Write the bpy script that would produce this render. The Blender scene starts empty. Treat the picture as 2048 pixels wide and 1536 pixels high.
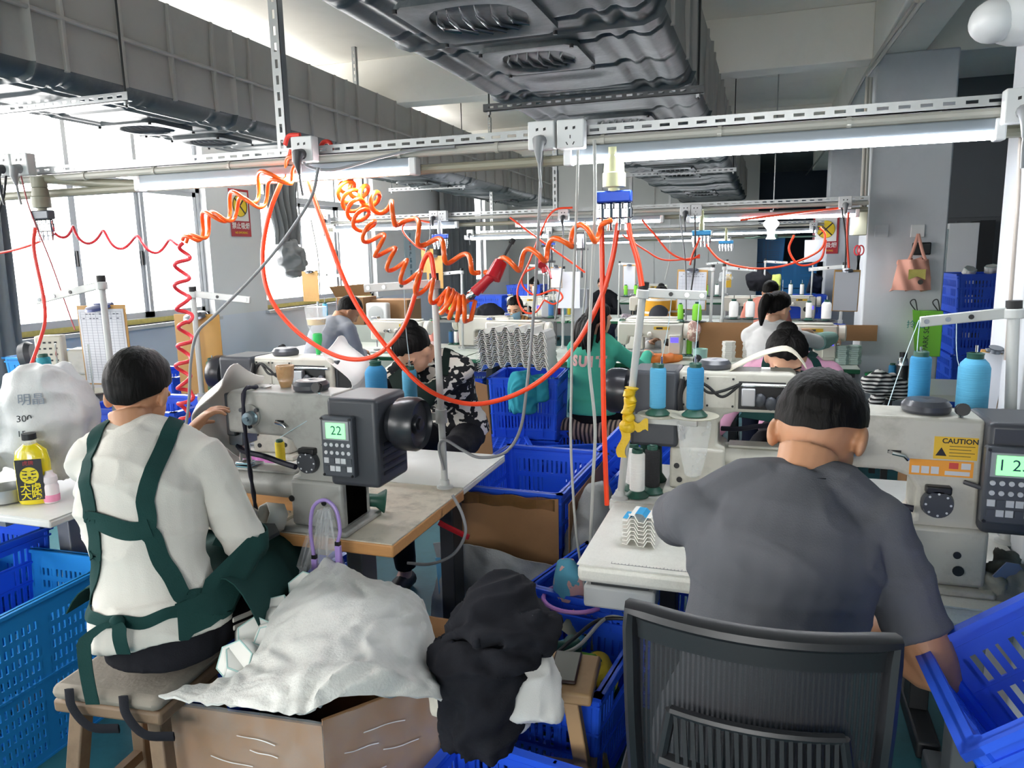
import bpy, bmesh, math, random
from mathutils import Vector, Matrix, noise
from mathutils.bvhtree import BVHTree
import numpy as np
PI = math.pi
SC = bpy.context.scene
COL = SC.collection
random.seed(7)

# ---------------------------------------------------------------- camera
EYE = Vector((0, 0, 1.62))
YAW, PITCH, ROLL, FPX = math.radians(18.849), math.radians(9.747), math.radians(-1.152), 1498.0
_f = Vector((-math.sin(YAW)*math.cos(PITCH), math.cos(YAW)*math.cos(PITCH), -math.sin(PITCH)))
_r = Vector((math.cos(YAW), math.sin(YAW), 0)); _u = _r.cross(_f)
_R = math.cos(ROLL)*_r + math.sin(ROLL)*_u; _U = -math.sin(ROLL)*_r + math.cos(ROLL)*_u
cd = bpy.data.cameras.new('camera'); cam = bpy.data.objects.new('camera', cd); COL.objects.link(cam)
cd.sensor_width = 36; cd.lens = FPX/2048*36; cd.clip_start = .05; cd.clip_end = 200
cam.matrix_world = Matrix(((_R.x, _U.x, -_f.x, EYE.x), (_R.y, _U.y, -_f.y, EYE.y), (_R.z, _U.z, -_f.z, EYE.z), (0, 0, 0, 1)))
SC.camera = cam

# ---------------------------------------------------------------- light
SC.view_settings.view_transform = 'Standard'; SC.view_settings.look = 'None'
SC.view_settings.gamma = 1; SC.view_settings.use_curve_mapping = False
SC.view_settings.exposure = 1.08
SC.cycles.max_bounces = 8; SC.cycles.diffuse_bounces = 5; SC.cycles.glossy_bounces = 3
SC.cycles.transmission_bounces = 4; SC.cycles.transparent_max_bounces = 10
SC.cycles.sample_clamp_indirect = 10; SC.cycles.caustics_reflective = False; SC.cycles.caustics_refractive = False
W = bpy.data.worlds.new('overcast_sky'); SC.world = W; W.use_nodes = True
bg = W.node_tree.nodes['Background']; bg.inputs[0].default_value = (1, .985, .96, 1); bg.inputs[1].default_value = 9.0
TUBE_E = 36.0
def portal(x, y0, y1, z0, z1):
    l = bpy.data.lights.new('window_portal', 'AREA'); l.shape = 'RECTANGLE'; l.size = z1-z0; l.size_y = y1-y0
    l.cycles.is_portal = True
    o = bpy.data.objects.new('window_portal', l); COL.objects.link(o)
    o.location = (x, (y0+y1)/2, (z0+z1)/2); o.rotation_euler = (0, -PI/2, 0)
WIN = [(-4.9, -2.8), (-2.0, .1), (.9, 3.0), (3.8, 5.9), (6.7, 9.1), (12.1, 13.3)]
WX, SILL, WTOP = -5.0, 1.1, 2.9
for _a, _b in WIN: portal(WX-.16, _a, _b, SILL, WTOP)
REAR_FILL = (-1.4, 1.8)  # unseen rear window, added to fill light onto backs and machine fronts
portal(0, REAR_FILL[0], REAR_FILL[1], SILL, WTOP)
_o = bpy.data.objects['window_portal.%03d' % len(WIN)]; _o.location = ((REAR_FILL[0]+REAR_FILL[1])/2, -5.76, (SILL+WTOP)/2); _o.rotation_euler = (0, -PI/2, PI/2)

# ---------------------------------------------------------------- placing helpers: a point seen in the photo, on a known plane
def ray(x, y): return _f + _R*((x-1024)/FPX) - _U*((y-768)/FPX)
def P(x, y, d): return EYE + ray(x, y)*d
def PZ(x, y, z):
    d = ray(x, y); return EYE + d*((z-EYE.z)/d.z)
def PY(x, y, Y):
    d = ray(x, y); return EYE + d*(Y/d.y)
def PX(x, y, X):
    d = ray(x, y); return EYE + d*(X/d.x)
def V(*a): return Vector(a)

# ---------------------------------------------------------------- materials
MC = {}
def lin(h):
    h = h.lstrip('#'); o = []
    for i in (0, 2, 4):
        v = int(h[i:i+2], 16)/255; o.append(v/12.92 if v <= .04045 else ((v+.055)/1.055)**2.4)
    return o
def M(name, hexc, rough=.5, metal=0, var=.08, scale=6, bump=0, bs=40, emit=0, stretch=None, coat=0, spec=.5, alpha=1, trans=0, dirt=None, dsc=3, damt=.5):
    if name in MC: return MC[name]
    m = bpy.data.materials.new(name); m.use_nodes = True; MC[name] = m
    nt = m.node_tree; N = nt.nodes; L = nt.links; b = N['Principled BSDF']
    c = lin(hexc)
    tc = N.new('ShaderNodeTexCoord'); src = tc.outputs['Object']
    if stretch:
        mp = N.new('ShaderNodeMapping'); mp.inputs['Scale'].default_value = stretch; L.new(src, mp.inputs[0]); src = mp.outputs[0]
    last = None
    if var:
        nz = N.new('ShaderNodeTexNoise'); nz.inputs['Scale'].default_value = scale; nz.inputs['Detail'].default_value = 4
        L.new(src, nz.inputs['Vector'])
        mx = N.new('ShaderNodeMix'); mx.data_type = 'RGBA'
        mx.inputs[6].default_value = [v*(1-var) for v in c]+[1]; mx.inputs[7].default_value = [min(1, v*(1+var)) for v in c]+[1]
        L.new(nz.outputs[0], mx.inputs[0]); last = mx.outputs[2]
    if dirt:
        d = lin(dirt); nz = N.new('ShaderNodeTexNoise'); nz.inputs['Scale'].default_value = dsc; nz.inputs['Detail'].default_value = 8; nz.inputs['Roughness'].default_value = .7
        L.new(tc.outputs['Object'], nz.inputs['Vector'])
        mr = N.new('ShaderNodeMapRange'); mr.inputs[1].default_value = .5; mr.inputs[2].default_value = .72; mr.inputs[4].default_value = damt
        L.new(nz.outputs[0], mr.inputs[0])
        mx = N.new('ShaderNodeMix'); mx.data_type = 'RGBA'; mx.inputs[6].default_value = c+[1]; mx.inputs[7].default_value = d+[1]
        if last: L.new(last, mx.inputs[6])
        L.new(mr.outputs[0], mx.inputs[0]); last = mx.outputs[2]
    if last: L.new(last, b.inputs['Base Color'])
    else: b.inputs['Base Color'].default_value = c+[1]
    b.inputs['Roughness'].default_value = rough; b.inputs['Metallic'].default_value = metal
    b.inputs['Specular IOR Level'].default_value = spec
    if coat: b.inputs['Coat Weight'].default_value = coat
    if alpha < 1: b.inputs['Alpha'].default_value = alpha
    if trans: b.inputs['Transmission Weight'].default_value = trans
    if emit: b.inputs['Emission Color'].default_value = c+[1]; b.inputs['Emission Strength'].default_value = emit
    if bump:
        nz = N.new('ShaderNodeTexNoise'); nz.inputs['Scale'].default_value = bs; nz.inputs['Detail'].default_value = 5
        L.new(src, nz.inputs['Vector'])
        bp = N.new('ShaderNodeBump'); bp.inputs['Strength'].default_value = bump; bp.inputs['Distance'].default_value = .01
        L.new(nz.outputs[0], bp.inputs['Height']); L.new(bp.outputs[0], b.inputs['Normal'])
    return m
def glassmat(name, hexc, a, rough=.08):
    if name in MC: return MC[name]
    m = bpy.data.materials.new(name); m.use_nodes = True; MC[name] = m
    nt = m.node_tree; N = nt.nodes; L = nt.links; N.remove(N['Principled BSDF']); out = N['Material Output']
    t = N.new('ShaderNodeBsdfTransparent'); g = N.new('ShaderNodeBsdfPrincipled'); mx = N.new('ShaderNodeMixShader')
    g.inputs['Base Color'].default_value = lin(hexc)+[1]; g.inputs['Roughness'].default_value = rough
    nz = N.new('ShaderNodeTexNoise'); nz.inputs['Scale'].default_value = 14; nz.inputs['Detail'].default_value = 3
    tc = N.new('ShaderNodeTexCoord'); L.new(tc.outputs['Object'], nz.inputs['Vector'])
    mr = N.new('ShaderNodeMapRange'); mr.inputs[1].default_value = .3; mr.inputs[2].default_value = .7; mr.inputs[3].default_value = a*.6; mr.inputs[4].default_value = min(1, a*1.4)
    L.new(nz.outputs[0], mr.inputs[0]); L.new(mr.outputs[0], mx.inputs[0])
    L.new(t.outputs[0], mx.inputs[1]); L.new(g.outputs[0], mx.inputs[2]); L.new(mx.outputs[0], out.inputs[0])
    return m
white_wall = M('white_paint', '#efede6', .85, var=.03, scale=1.5, bump=.06, bs=60, dirt='#cfcdc4', dsc=1.2, damt=.3)
grey_wall = M('pale_grey_paint', '#d3d4d6', .85, var=.03, scale=1.5, bump=.05, bs=60)
lower_wall = M('pale_blue_grey_paint', '#ccd1dc', .7, var=.03, scale=1.5)
col_paint = M('column_grey_paint', '#c6cacf', .8, var=.04, scale=1.5, dirt='#a9aeb5', dsc=2, damt=.35)
dark_wall = M('shade_toned_blue', '#5d6b7c', .85, var=.05, scale=1)  # dimness of the store and right side put into this dark blue
dark_grey = M('dark_grey_panel', '#5c6064', .7, var=.06, scale=2)
floor_m = M('teal_floor_paint', '#2b6d77', .6, var=.2, scale=2, bump=.05, bs=15, dirt='#1e4a50', dsc=2.5, damt=.7)
alu = M('window_aluminium', '#b9bcc0', .4, .5, var=.05, scale=4)
steel = M('galvanised_steel', '#a9acad', .38, .75, var=.1, scale=12)
pvc = M('grey_white_pvc', '#b5b3aa', .45, var=.06, scale=8)
oldpvc = M('yellowed_pvc', '#8f8d7c', .4, var=.06, scale=8)
white_pl = M('white_plastic', '#dfe0e0', .35, var=.02)
black_pl = M('black_plastic', '#17181b', .4, var=.1)
black_rub = M('black_rubber', '#101113', .6, var=.1)
chrome = M('chrome', '#cfd1d3', .15, 1, var=0)
tube_m = M('lit_tube_diffuser', '#f4f8ff', .3, var=0, emit=TUBE_E)
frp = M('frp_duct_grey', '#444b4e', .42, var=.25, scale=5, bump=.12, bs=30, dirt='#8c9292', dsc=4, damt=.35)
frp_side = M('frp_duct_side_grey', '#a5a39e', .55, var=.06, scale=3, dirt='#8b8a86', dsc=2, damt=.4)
hose_o = M('orange_red_hose', '#f8481f', .3, var=.05, spec=.6)
coil_o = M('orange_coil_hose', '#f2641c', .28, var=.08, spec=.6)

# ---------------------------------------------------------------- mesh building
class G:
    def __init__(s): s.v = []; s.f = []; s.mi = []; s.m = 0; s.X = Matrix()
    def add(s, vs, fs):
        n = len(s.v); X = s.X
        s.v += [X @ Vector(p) for p in vs]; s.f += [[i+n for i in f] for f in fs]; s.mi += [s.m]*len(fs)
        return s
    def box(s, c, sz, R=None):
        c = Vector(c); h = [a/2 for a in sz]; vs = []
        for x in (-1, 1):
            for y in (-1, 1):
                for z in (-1, 1):
                    q = Vector((x*h[0], y*h[1], z*h[2])); vs.append(c + (R @ q if R else q))
        return s.add(vs, [(0, 1, 3, 2), (4, 6, 7, 5), (0, 4, 5, 1), (2, 3, 7, 6), (0, 2, 6, 4), (1, 5, 7, 3)])
    def bx(s, x0, x1, y0, y1, z0, z1): return s.box(((x0+x1)/2, (y0+y1)/2, (z0+z1)/2), (x1-x0, y1-y0, z1-z0))
    def bar(s, a, b, w, h, up=(0, 0, 1)):
        a = Vector(a); b = Vector(b); t = (b-a); L = t.length; t.normalize()
        up = Vector(up)
        if abs(t.dot(up)) > .98: up = Vector((1, 0, 0))
        x = t.cross(up).normalized(); z = x.cross(t)
        return s.box((a+b)/2, (w, L, h), Matrix((x, t, z)).transposed())
    def ring(s, rings, cap=True, closed=False):
        n = len(rings[0]); vs = [p for r in rings for p in r]; fs = []; k = len(rings)
        for i in range(k if closed else k-1):
            a = i*n; b = ((i+1) % k)*n
            for j in range(n): fs.append((a+j, a+(j+1) % n, b+(j+1) % n, b+j))
        if cap and not closed: fs += [tuple(range(n))[::-1], tuple(range((k-1)*n, k*n))]
        return s.add(vs, fs)
    def cyl(s, a, b, r0, r1=None, n=16, cap=True):
        r1 = r0 if r1 is None else r1; return s.tube([a, b], [r0, r1], n, cap=cap)
    def tube(s, pts, r, n=8, closed=False, flat=None, cap=True, up=None):
        pts = [Vector(p) for p in pts]; k = len(pts)
        rr = r if isinstance(r, (list, tuple)) else [r]*k
        T = []
        for i in range(k):
            if closed: t = pts[(i+1) % k]-pts[i-1]
            else: t = pts[min(i+1, k-1)]-pts[max(i-1, 0)]
            T.append(t.normalized() if t.length > 1e-9 else Vector((0, 0, 1)))
        u0 = Vector(up) if up else (Vector((0, 0, 1)) if abs(T[0].z) < .9 else Vector((1, 0, 0)))
        x = (u0 - T[0]*u0.dot(T[0])).normalized(); rings = []
        for i in range(k):
            x = (x - T[i]*x.dot(T[i])); x = x.normalized() if x.length > 1e-6 else T[i].orthogonal().normalized()
            y = T[i].cross(x)
            ra = rr[i]; rx, ry = (ra if isinstance(ra, (tuple, list)) else (ra, ra*(flat or 1)))
            rings.append([pts[i] + x*(rx*math.cos(2*PI*j/n)) + y*(ry*math.sin(2*PI*j/n)) for j in range(n)])
        return s.ring(rings, cap, closed)
    def lathe(s, prof, o=(0, 0, 0), axis=(0, 0, 1), n=20, cap=True):
        o = Vector(o); a = Vector(axis).normalized(); x = a.orthogonal().normalized(); y = a.cross(x)
        return s.ring([[o+a*z+x*(max(r, 1e-4)*math.cos(2*PI*j/n))+y*(max(r, 1e-4)*math.sin(2*PI*j/n)) for j in range(n)] for r, z in prof], cap)
    def prism(s, poly, a, b, T=None):
        T = T or Matrix(); n = len(poly)
        vs = [T @ Vector((p[0], p[1], a)) for p in poly]+[T @ Vector((p[0], p[1], b)) for p in poly]
        return s.add(vs, [tuple(range(n))[::-1], tuple(range(n, 2*n))]+[(i, (i+1) % n, n+(i+1) % n, n+i) for i in range(n)])
    def ell(s, c, r, nu=16, nv=10, R=None):
        c = Vector(c); r = (r, r, r) if not isinstance(r, (tuple, list)) else r
        rings = []
        for i in range(nv+1):
            th = PI*i/nv; th = min(max(th, .02), PI-.02); row = []
            for j in range(nu):
                q = Vector((r[0]*math.sin(th)*math.cos(2*PI*j/nu), r[1]*math.sin(th)*math.sin(2*PI*j/nu), -r[2]*math.cos(th)))
                row.append(c + (R @ q if R else q))
            rings.append(row)
        return s.ring(rings)
    def sheet(s, fn, nu, nv, th=0.0):
        g = [[Vector(fn(i/nu, j/nv)) for j in range(nv+1)] for i in range(nu+1)]
        w = nv+1
        if not th:
            return s.add([p for r in g for p in r], [(i*w+j, (i+1)*w+j, (i+1)*w+j+1, i*w+j+1) for i in range(nu) for j in range(nv)])
        back = []
        for i in range(nu+1):
            row = []
            for j in range(nv+1):
                du = g[min(i+1, nu)][j]-g[max(i-1, 0)][j]; dv = g[i][min(j+1, nv)]-g[i][max(j-1, 0)]
                nn = du.cross(dv); nn = nn.normalized() if nn.length > 1e-12 else Vector((0, 0, 1))
                row.append(g[i][j]-nn*th)
            back.append(row)
        N = (nu+1)*w; vs = [p for r in g for p in r]+[p for r in back for p in r]; fs = []
        for i in range(nu):
            for j in range(nv):
                a, b, c, d = i*w+j, (i+1)*w+j, (i+1)*w+j+1, i*w+j+1
                fs += [(a, b, c, d), (N+d, N+c, N+b, N+a)]
        for i in range(nu): fs += [(i*w, N+i*w, N+(i+1)*w, (i+1)*w), (i*w+nv, (i+1)*w+nv, N+(i+1)*w+nv, N+i*w+nv)]
        for j in range(nv): fs += [(j, j+1, N+j+1, N+j), (nu*w+j, N+nu*w+j, N+nu*w+j+1, nu*w+j+1)]
        return s.add(vs, fs)
    def text(s, body, size, T, th=.0006, align='CENTER', bold=0.0):
        cu = bpy.data.curves.new('lettering', 'FONT'); cu.body = body; cu.size = size; cu.align_x = align; cu.align_y = 'CENTER'; cu.extrude = th; cu.offset = bold; cu.resolution_u = 3
        o = bpy.data.objects.new('lettering', cu); COL.objects.link(o)
        dg = bpy.context.evaluated_depsgraph_get(); me = o.evaluated_get(dg).to_mesh()
        s.add([T @ v.co for v in me.vertices], [tuple(p.vertices) for p in me.polygons])
        o.evaluated_get(dg).to_mesh_clear(); bpy.data.objects.remove(o); bpy.data.curves.remove(cu)
        return s
    def obj(s, name, mats, parent=None, ang=35, bevel=0, recenter=None, seg=2, sub=0):
        me = bpy.data.meshes.new(name)
        mats = mats if isinstance(mats, (list, tuple)) else [mats]
        vs = s.v; o = bpy.data.objects.new(name, me)
        if recenter is None: recenter = parent is None
        if recenter and vs:
            a = np.array([tuple(v) for v in vs]); lo, hi = a.min(0), a.max(0)
            c = Vector(((lo[0]+hi[0])/2, (lo[1]+hi[1])/2, lo[2])); vs = [v-c for v in vs]; o.location = c
        me.from_pydata([tuple(v) for v in vs], [], s.f)
        for m in mats: me.materials.append(m)
        if len(mats) > 1: me.polygons.foreach_set('material_index', s.mi)
        bm = bmesh.new(); bm.from_mesh(me); bmesh.ops.recalc_face_normals(bm, faces=bm.faces); bm.to_mesh(me); bm.free()
        me.polygons.foreach_set('use_smooth', [True]*len(me.polygons)); me.set_sharp_from_angle(angle=math.radians(ang))
        COL.objects.link(o)
        if parent: o.parent = parent
        if bevel:
            b = o.modifiers.new('bevel', 'BEVEL'); b.width = bevel; b.segments = seg; b.limit_method = 'ANGLE'; b.angle_limit = math.radians(40)
        if sub:
            b = o.modifiers.new('sub', 'SUBSURF'); b.levels = sub; b.render_levels = sub
        return o
def tag(o, label, cat, group=None):
    o['label'] = label; o['category'] = cat
    if group: o['group'] = group
    return o
def thing(name, label, cat, loc=(0, 0, 0), rz=0, group=None):
    o = bpy.data.objects.new(name, None); COL.objects.link(o); o.location = loc; o.empty_display_size = .1
    o.rotation_euler = rz if isinstance(rz, (tuple, list)) else (0, 0, rz)
    return tag(o, label, cat, group)
def struct(o): o['kind'] = 'structure'; return o
def clone(root, loc, rz=0, label=None, group=None, scale=None):
    def cp(o, par):
        c = o.copy(); COL.objects.link(c); c.parent = par
        for ch in o.children: cp(ch, c)
        return c
    r = cp(root, None); r.location = loc; r.rotation_euler = rz if isinstance(rz, (tuple, list)) else (0, 0, rz)
    if label: r['label'] = label
    if group: r['group'] = group
    if scale: r.scale = (scale,)*3 if not isinstance(scale, (tuple, list)) else scale
    return r
def spl(pts, n=8, closed=False):
    """Catmull-Rom through points"""
    p = [Vector(q) for q in pts]; k = len(p); out = []
    def g(i): return p[i % k] if closed else (p[i] if 0 <= i < k else (p[0]*2-p[1] if i < 0 else p[-1]*2-p[-2]))
    for i in range(k if closed else k-1):
        a, b, c, d = g(i-1), g(i), g(i+1), g(i+2)
        for j in range(n):
            t = j/n; out.append(.5*((2*b)+(c-a)*t+(2*a-5*b+4*c-d)*t*t+(3*b-a-3*c+d)*t**3))
    if not closed: out.append(p[-1])
    return out
def rotm(rx=0, ry=0, rz=0): return Matrix.Rotation(rz, 4, 'Z') @ Matrix.Rotation(ry, 4, 'Y') @ Matrix.Rotation(rx, 4, 'X')
def TR(loc, rx=0, ry=0, rz=0): return Matrix.Translation(Vector(loc)) @ rotm(rx, ry, rz)
def slots(g, L, H, t, n, y0, y1, ends=.02, gap=.45, axis=None):
    """a strip of length L (x) and height H (z) with n slots between heights y0..y1"""
    g.bx(0, L, 0, t, 0, y0); g.bx(0, L, 0, t, y1, H)
    p = (L-2*ends)/n; w = p*gap
    g.bx(0, ends+w/2, 0, t, y0, y1)
    for i in range(1, n): g.bx(ends+i*p-w/2, ends+i*p+w/2, 0, t, y0, y1)
    g.bx(L-ends-w/2, L, 0, t, y0, y1)
# ---------------------------------------------------------------- room
YB, YF, XR, CZ = -5.6, 14.6, 5.0, 3.4
struct(G().bx(-5.2, XR+.2, YB-.2, 19.2, -.1, 0).obj('floor', floor_m))
struct(G().bx(-5.2, XR+.2, YB-.2, 19.2, CZ, CZ+.12).obj('ceiling', white_wall))
g = G(); ys = [YB]+[v for w in WIN for v in w]+[19.2]
for i in range(0, len(ys), 2): g.bx(WX-.22, WX, ys[i], ys[i+1], SILL, WTOP)
g.m = 0; g.bx(WX-.22, WX, YB, 19.2, WTOP, CZ)
g.m = 1; g.bx(WX-.22, WX, YB, 19.2, 0, SILL)
struct(g.obj('wall_left', [grey_wall, lower_wall]))
g = G().bx(-5.2, REAR_FILL[0], YB-.2, YB, 0, CZ); g.bx(REAR_FILL[1], XR+.2, YB-.2, YB, 0, CZ); g.bx(REAR_FILL[0], REAR_FILL[1], YB-.2, YB, 0, SILL); g.bx(REAR_FILL[0], REAR_FILL[1], YB-.2, YB, WTOP, CZ)
struct(g.obj('wall_rear', white_wall))
g = G().bx(WX, -.2, YF, YF+.12, 0, CZ)
for x in (-4.1, -3.1, -2.1, -1.1): g.bx(x, x+.03, YF-.012, YF, 0, CZ)
struct(g.obj('wall_far', M('partition_panel', '#a6a9a8', .6, var=.03, scale=1)))
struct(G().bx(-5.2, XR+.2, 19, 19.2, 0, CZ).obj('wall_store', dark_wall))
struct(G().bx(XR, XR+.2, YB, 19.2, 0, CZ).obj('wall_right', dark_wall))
g = G().bx(1.25, XR, 9.6, 9.75, 0, CZ); g.bx(1.25, XR, 9.55, 9.6, 1.93, 1.97)
for x in (1.95, 2.6, 3.4): g.bx(x, x+.02, 9.585, 9.6, 0, 1.9)
struct(g.obj('wall_partition', dark_grey))
for i, y in enumerate((-1.75, 2.5, 6.45, 10.5)):
    struct(G().bx(.68, 1.21, y-.25, y+.25, 0, 2.98).obj('trim_%d' % (i+1), col_paint, bevel=.012))
struct(G().bx(.68, 1.0, YB, YF, 2.98, CZ).obj('trim_5', white_wall, bevel=.01))
for i, y in enumerate((-1.7, 2.35, 6.55, 10.6)):
    g = G().bx(WX, .68, y-.12, y+.12, 3.0, CZ); g.bx(1.0, XR, y-.12, y+.12, 3.0, CZ)
    struct(g.obj('trim_%d' % (i+6), white_wall, bevel=.008))
pane_m = glassmat('window_glass', '#ffffff', .05, .02)
for i, (a, b) in enumerate(WIN):
    t = thing('window_%d' % (i+1), '', '', (WX, a, SILL)); w = b-a; h = WTOP-SILL; del t['label']; del t['category']; struct(t)
    g = G()
    for z in (0, h-.05): g.bx(-.15, -.07, 0, w, z, z+.05)
    for y in (0, w-.05): g.bx(-.15, -.07, y, y+.05, 0, h)
    g.bx(-.15, -.07, 0, w, 1.15, 1.21)
    g.bx(-.16, 0.05, -.04, w+.04, -.03, 0)
    g.obj('window_frame', alu, t)
    k = 3
    for j in range(k):
        y0 = .05+j*(w-.1)/k; y1 = y0+(w-.1)/k; off = -.115 if j % 2 else -.09
        s = G()
        s.bx(off-.015, off+.015, y0, y0+.04, 0.05, 1.15); s.bx(off-.015, off+.015, y1-.04, y1, 0.05, 1.15)
        s.bx(off-.015, off+.015, y0, y1, .05, .1); s.bx(off-.015, off+.015, y0, y1, 1.11, 1.15)
        so = s.obj('sash', alu, t)
        G().bx(off-.003, off+.003, y0+.04, y1-.04, .1, 1.11).obj('pane', pane_m, so)
        if j < 2: G().bx(off+.015, off+.03, y1-.03, y1-.012, .5, .62).obj('latch', black_pl, so)
        G().bx(-.113, -.107, y0, y1, 1.21, h-.05).obj('pane', pane_m, t)
        if j: G().bx(-.13, -.09, y0-.02, y0+.02, 1.21, h-.05).obj('mullion', alu, t)
    # warning tape along the sill track
    G().bx(-.068, -.066, .06, w-.06, .005, .045).obj('tape', M('yellow_tape', '#c9bd6a', .5, var=.3, scale=30), t)
t = thing('window_7', '', '', (REAR_FILL[0], YB, SILL)); del t['label']; del t['category']; struct(t); w = REAR_FILL[1]-REAR_FILL[0]; h = WTOP-SILL; g = G()  # frame and pane of the added fill window
for z in (0, 1.15, h-.05): g.bx(0, w, -.14, -.08, z, z+.05)
for k in range(6): g.bx((w-.05)*k/5, (w-.05)*k/5+.05, -.14, -.08, 0, h)
g.obj('window_frame', alu, t); G().bx(0, w, -.113, -.107, 0, h).obj('pane', pane_m, t)
# pale buildings seen far outside, daylight wash-out put into their near-white colours
bw = M('outside_render', '#e9ecee', .9, var=.03)
bd = M('outside_dark', '#9fa8b4', .9, var=.1)
t = thing('neighbour_building', 'pale neighbouring building washed out behind the left windows', 'building', (-26, 5, 0))
G().bx(-3, 0, -14, 16, -4, 1.9).obj('wall', bw, t)
for y in (-3.2, -.6, 2.4, 5.6, 9.2): G().bx(0, .05, y, y+.9, -1.2, 1.2).obj('window', bd, t)
# ---------------------------------------------------------------- curtains
cur_m = M('grey_curtain', '#84878a', .85, var=.1, scale=6, bump=.1, bs=80)
def curtain(y0, y1, z0, z1, label, x=-4.9, gather=None, n=9):
    def fn(u, v):
        z = z1+(z0-z1)*v; k = 1.0
        if gather:
            k = 1-gather*min(1, v*1.15)
        y = (y0+y1)/2+(u-.5)*(y1-y0)*k + (.03*math.sin(9*v) if gather else 0)
        return (x+.05*math.sin(u*2*PI*n)*(1-.2*v)+.02*math.sin(u*31+v*4), y, z)
    o = G().sheet(fn, n*10, 16, .004).obj('curtain', cur_m, ang=60)
    return tag(o, label, 'curtain')
curtain(6.62, 7.3, 1.78, 2.9, 'grey curtain knotted up high beside the second window', gather=.45)
curtain(11.0, 12.5, .9, 2.98, 'long grey curtain hanging beside the far left window', n=8)
curtain(3.3, 3.82, .7, 2.9, 'dark grey curtain hanging at the left edge of the photo', n=5)
# ---------------------------------------------------------------- row rails with sockets, pipes and tube lights
def slotted(g, T, L, H=.032, n=None):
    X0 = g.X; g.X = X0 @ T; slots(g, L, H, .003, n or int(L/.055), H*.38, H*.66); g.bx(0, L, 0, .03, 0, .003); g.X = X0
def rail(Y, x0, x1, z, label, posts, cz=CZ):
    t = thing('overhead_rail', label, 'rail', (x0, Y, z), 0, 'overhead rails across the room')
    L = x1-x0; g = G(); slotted(g, Matrix(), L); g.obj('slotted_angle', steel, t)
    g = G().tube([(0, -.012, -.018), (L, -.012, -.018)], .014, 10)
    for i in range(1, int(L/.35)): g.cyl((i*.35-.006, -.012, -.018), (i*.35+.006, -.012, -.018), .0175, n=10)
    g.obj('conduit', pvc, t)
    G().tube([(0.02, .03, -.075), (L, .03, -.062)], .017, 10).obj('air_pipe', oldpvc, t)
    for p in posts:
        g = G(); slotted(g, TR((p-x0, .004, 0), 0, -PI/2, 0), cz-z, .04); g.obj('hanger_post', steel, t)
    return t
rail(2.4, -3.3, .66, 1.985, 'nearest overhead rail with grey conduit and slotted angle crossing the whole room', [-1.66])
rail(6.0, -3.8, .66, 1.955, 'second overhead rail, above the woman in the green top', [-1.63, -3.4])
rail(9.6, -3.85, .6, 1.92, 'third overhead rail, farther back than the green top woman', [-1.64, -3.5])
rail(-1.2, -3.6, .66, 1.985, 'unseen overhead rail added behind the camera for the fill lamps', [-1.66, -3.3])  # unseen row at the rail spacing, added to carry fill lamps
rail(13.2, -3.4, .4, 1.9, 'farthest overhead rail by the end wall', [-1.6])
def tube_light():
    t = thing('tube_light', '', 'lamp')
    G().bx(-.6, .6, -.017, .017, .012, .048).obj('batten', M('tube_batten', '#7c848b', .4, var=.03), t, bevel=.004)
    g = G(); ring = []
    for x in (-.575, .575): ring.append([(x, .019*math.cos(PI+PI*j/8), .014+.02*math.sin(PI+PI*j/8)) for j in range(9)])
    g.ring(ring).obj('diffuser', tube_m, t)
    for sx in (-1, 1): G().bx(sx*.59-.014, sx*.59+.014, -.021, .021, -.01, .048).obj('end_cap', white_pl, t, bevel=.005)
    return t
TL = None
for x, Y, z, lab in ((-.02, 2.39, 1.905, 'brightest lit tube light, on the nearest rail above the man in the grey T-shirt'),
    (-1.74, 2.39, 1.905, 'lit tube light on the nearest rail above the man with the green apron'),
    (.0, 5.99, 1.85, 'lit tube light on the second rail, beside the grey column'), (-1.38, 5.99, 1.855, 'lit tube light on the second rail, above the stacked hexagon shells'),
    (-3.1, 5.99, 1.865, 'lit tube light on the second rail, above the man in the grey jumper'),
    (-.07, 9.58, 1.82, 'lit tube light on the third rail above the small green fan'), (-1.45, 9.58, 1.83, 'lit tube light on the middle of the third rail'),
    (-3.3, 9.58, 1.85, 'lit tube light on the third rail near the far windows'), (-1.2, 13.18, 1.8, 'lit tube light on the farthest rail, right of its middle'), (-.02, -1.21, 1.9, 'lit tube light added for fill behind the camera, right'), (-1.74, -1.21, 1.9, 'lit tube light added for fill behind the camera, middle'), (-2.98, -1.21, 1.9, 'lit tube light added for fill behind the camera, left'), (-2.8, 13.18, 1.8, 'lit tube light on the farthest rail, left of its middle')):  # the three behind the camera are unseen, added as fill
    if TL is None: TL = tube_light(); TL.location = (x, Y, z); TL['label'] = lab; TL['group'] = 'tube lights on the rails'
    else: clone(TL, (x, Y, z), 0, lab, 'tube lights on the rails')
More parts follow.
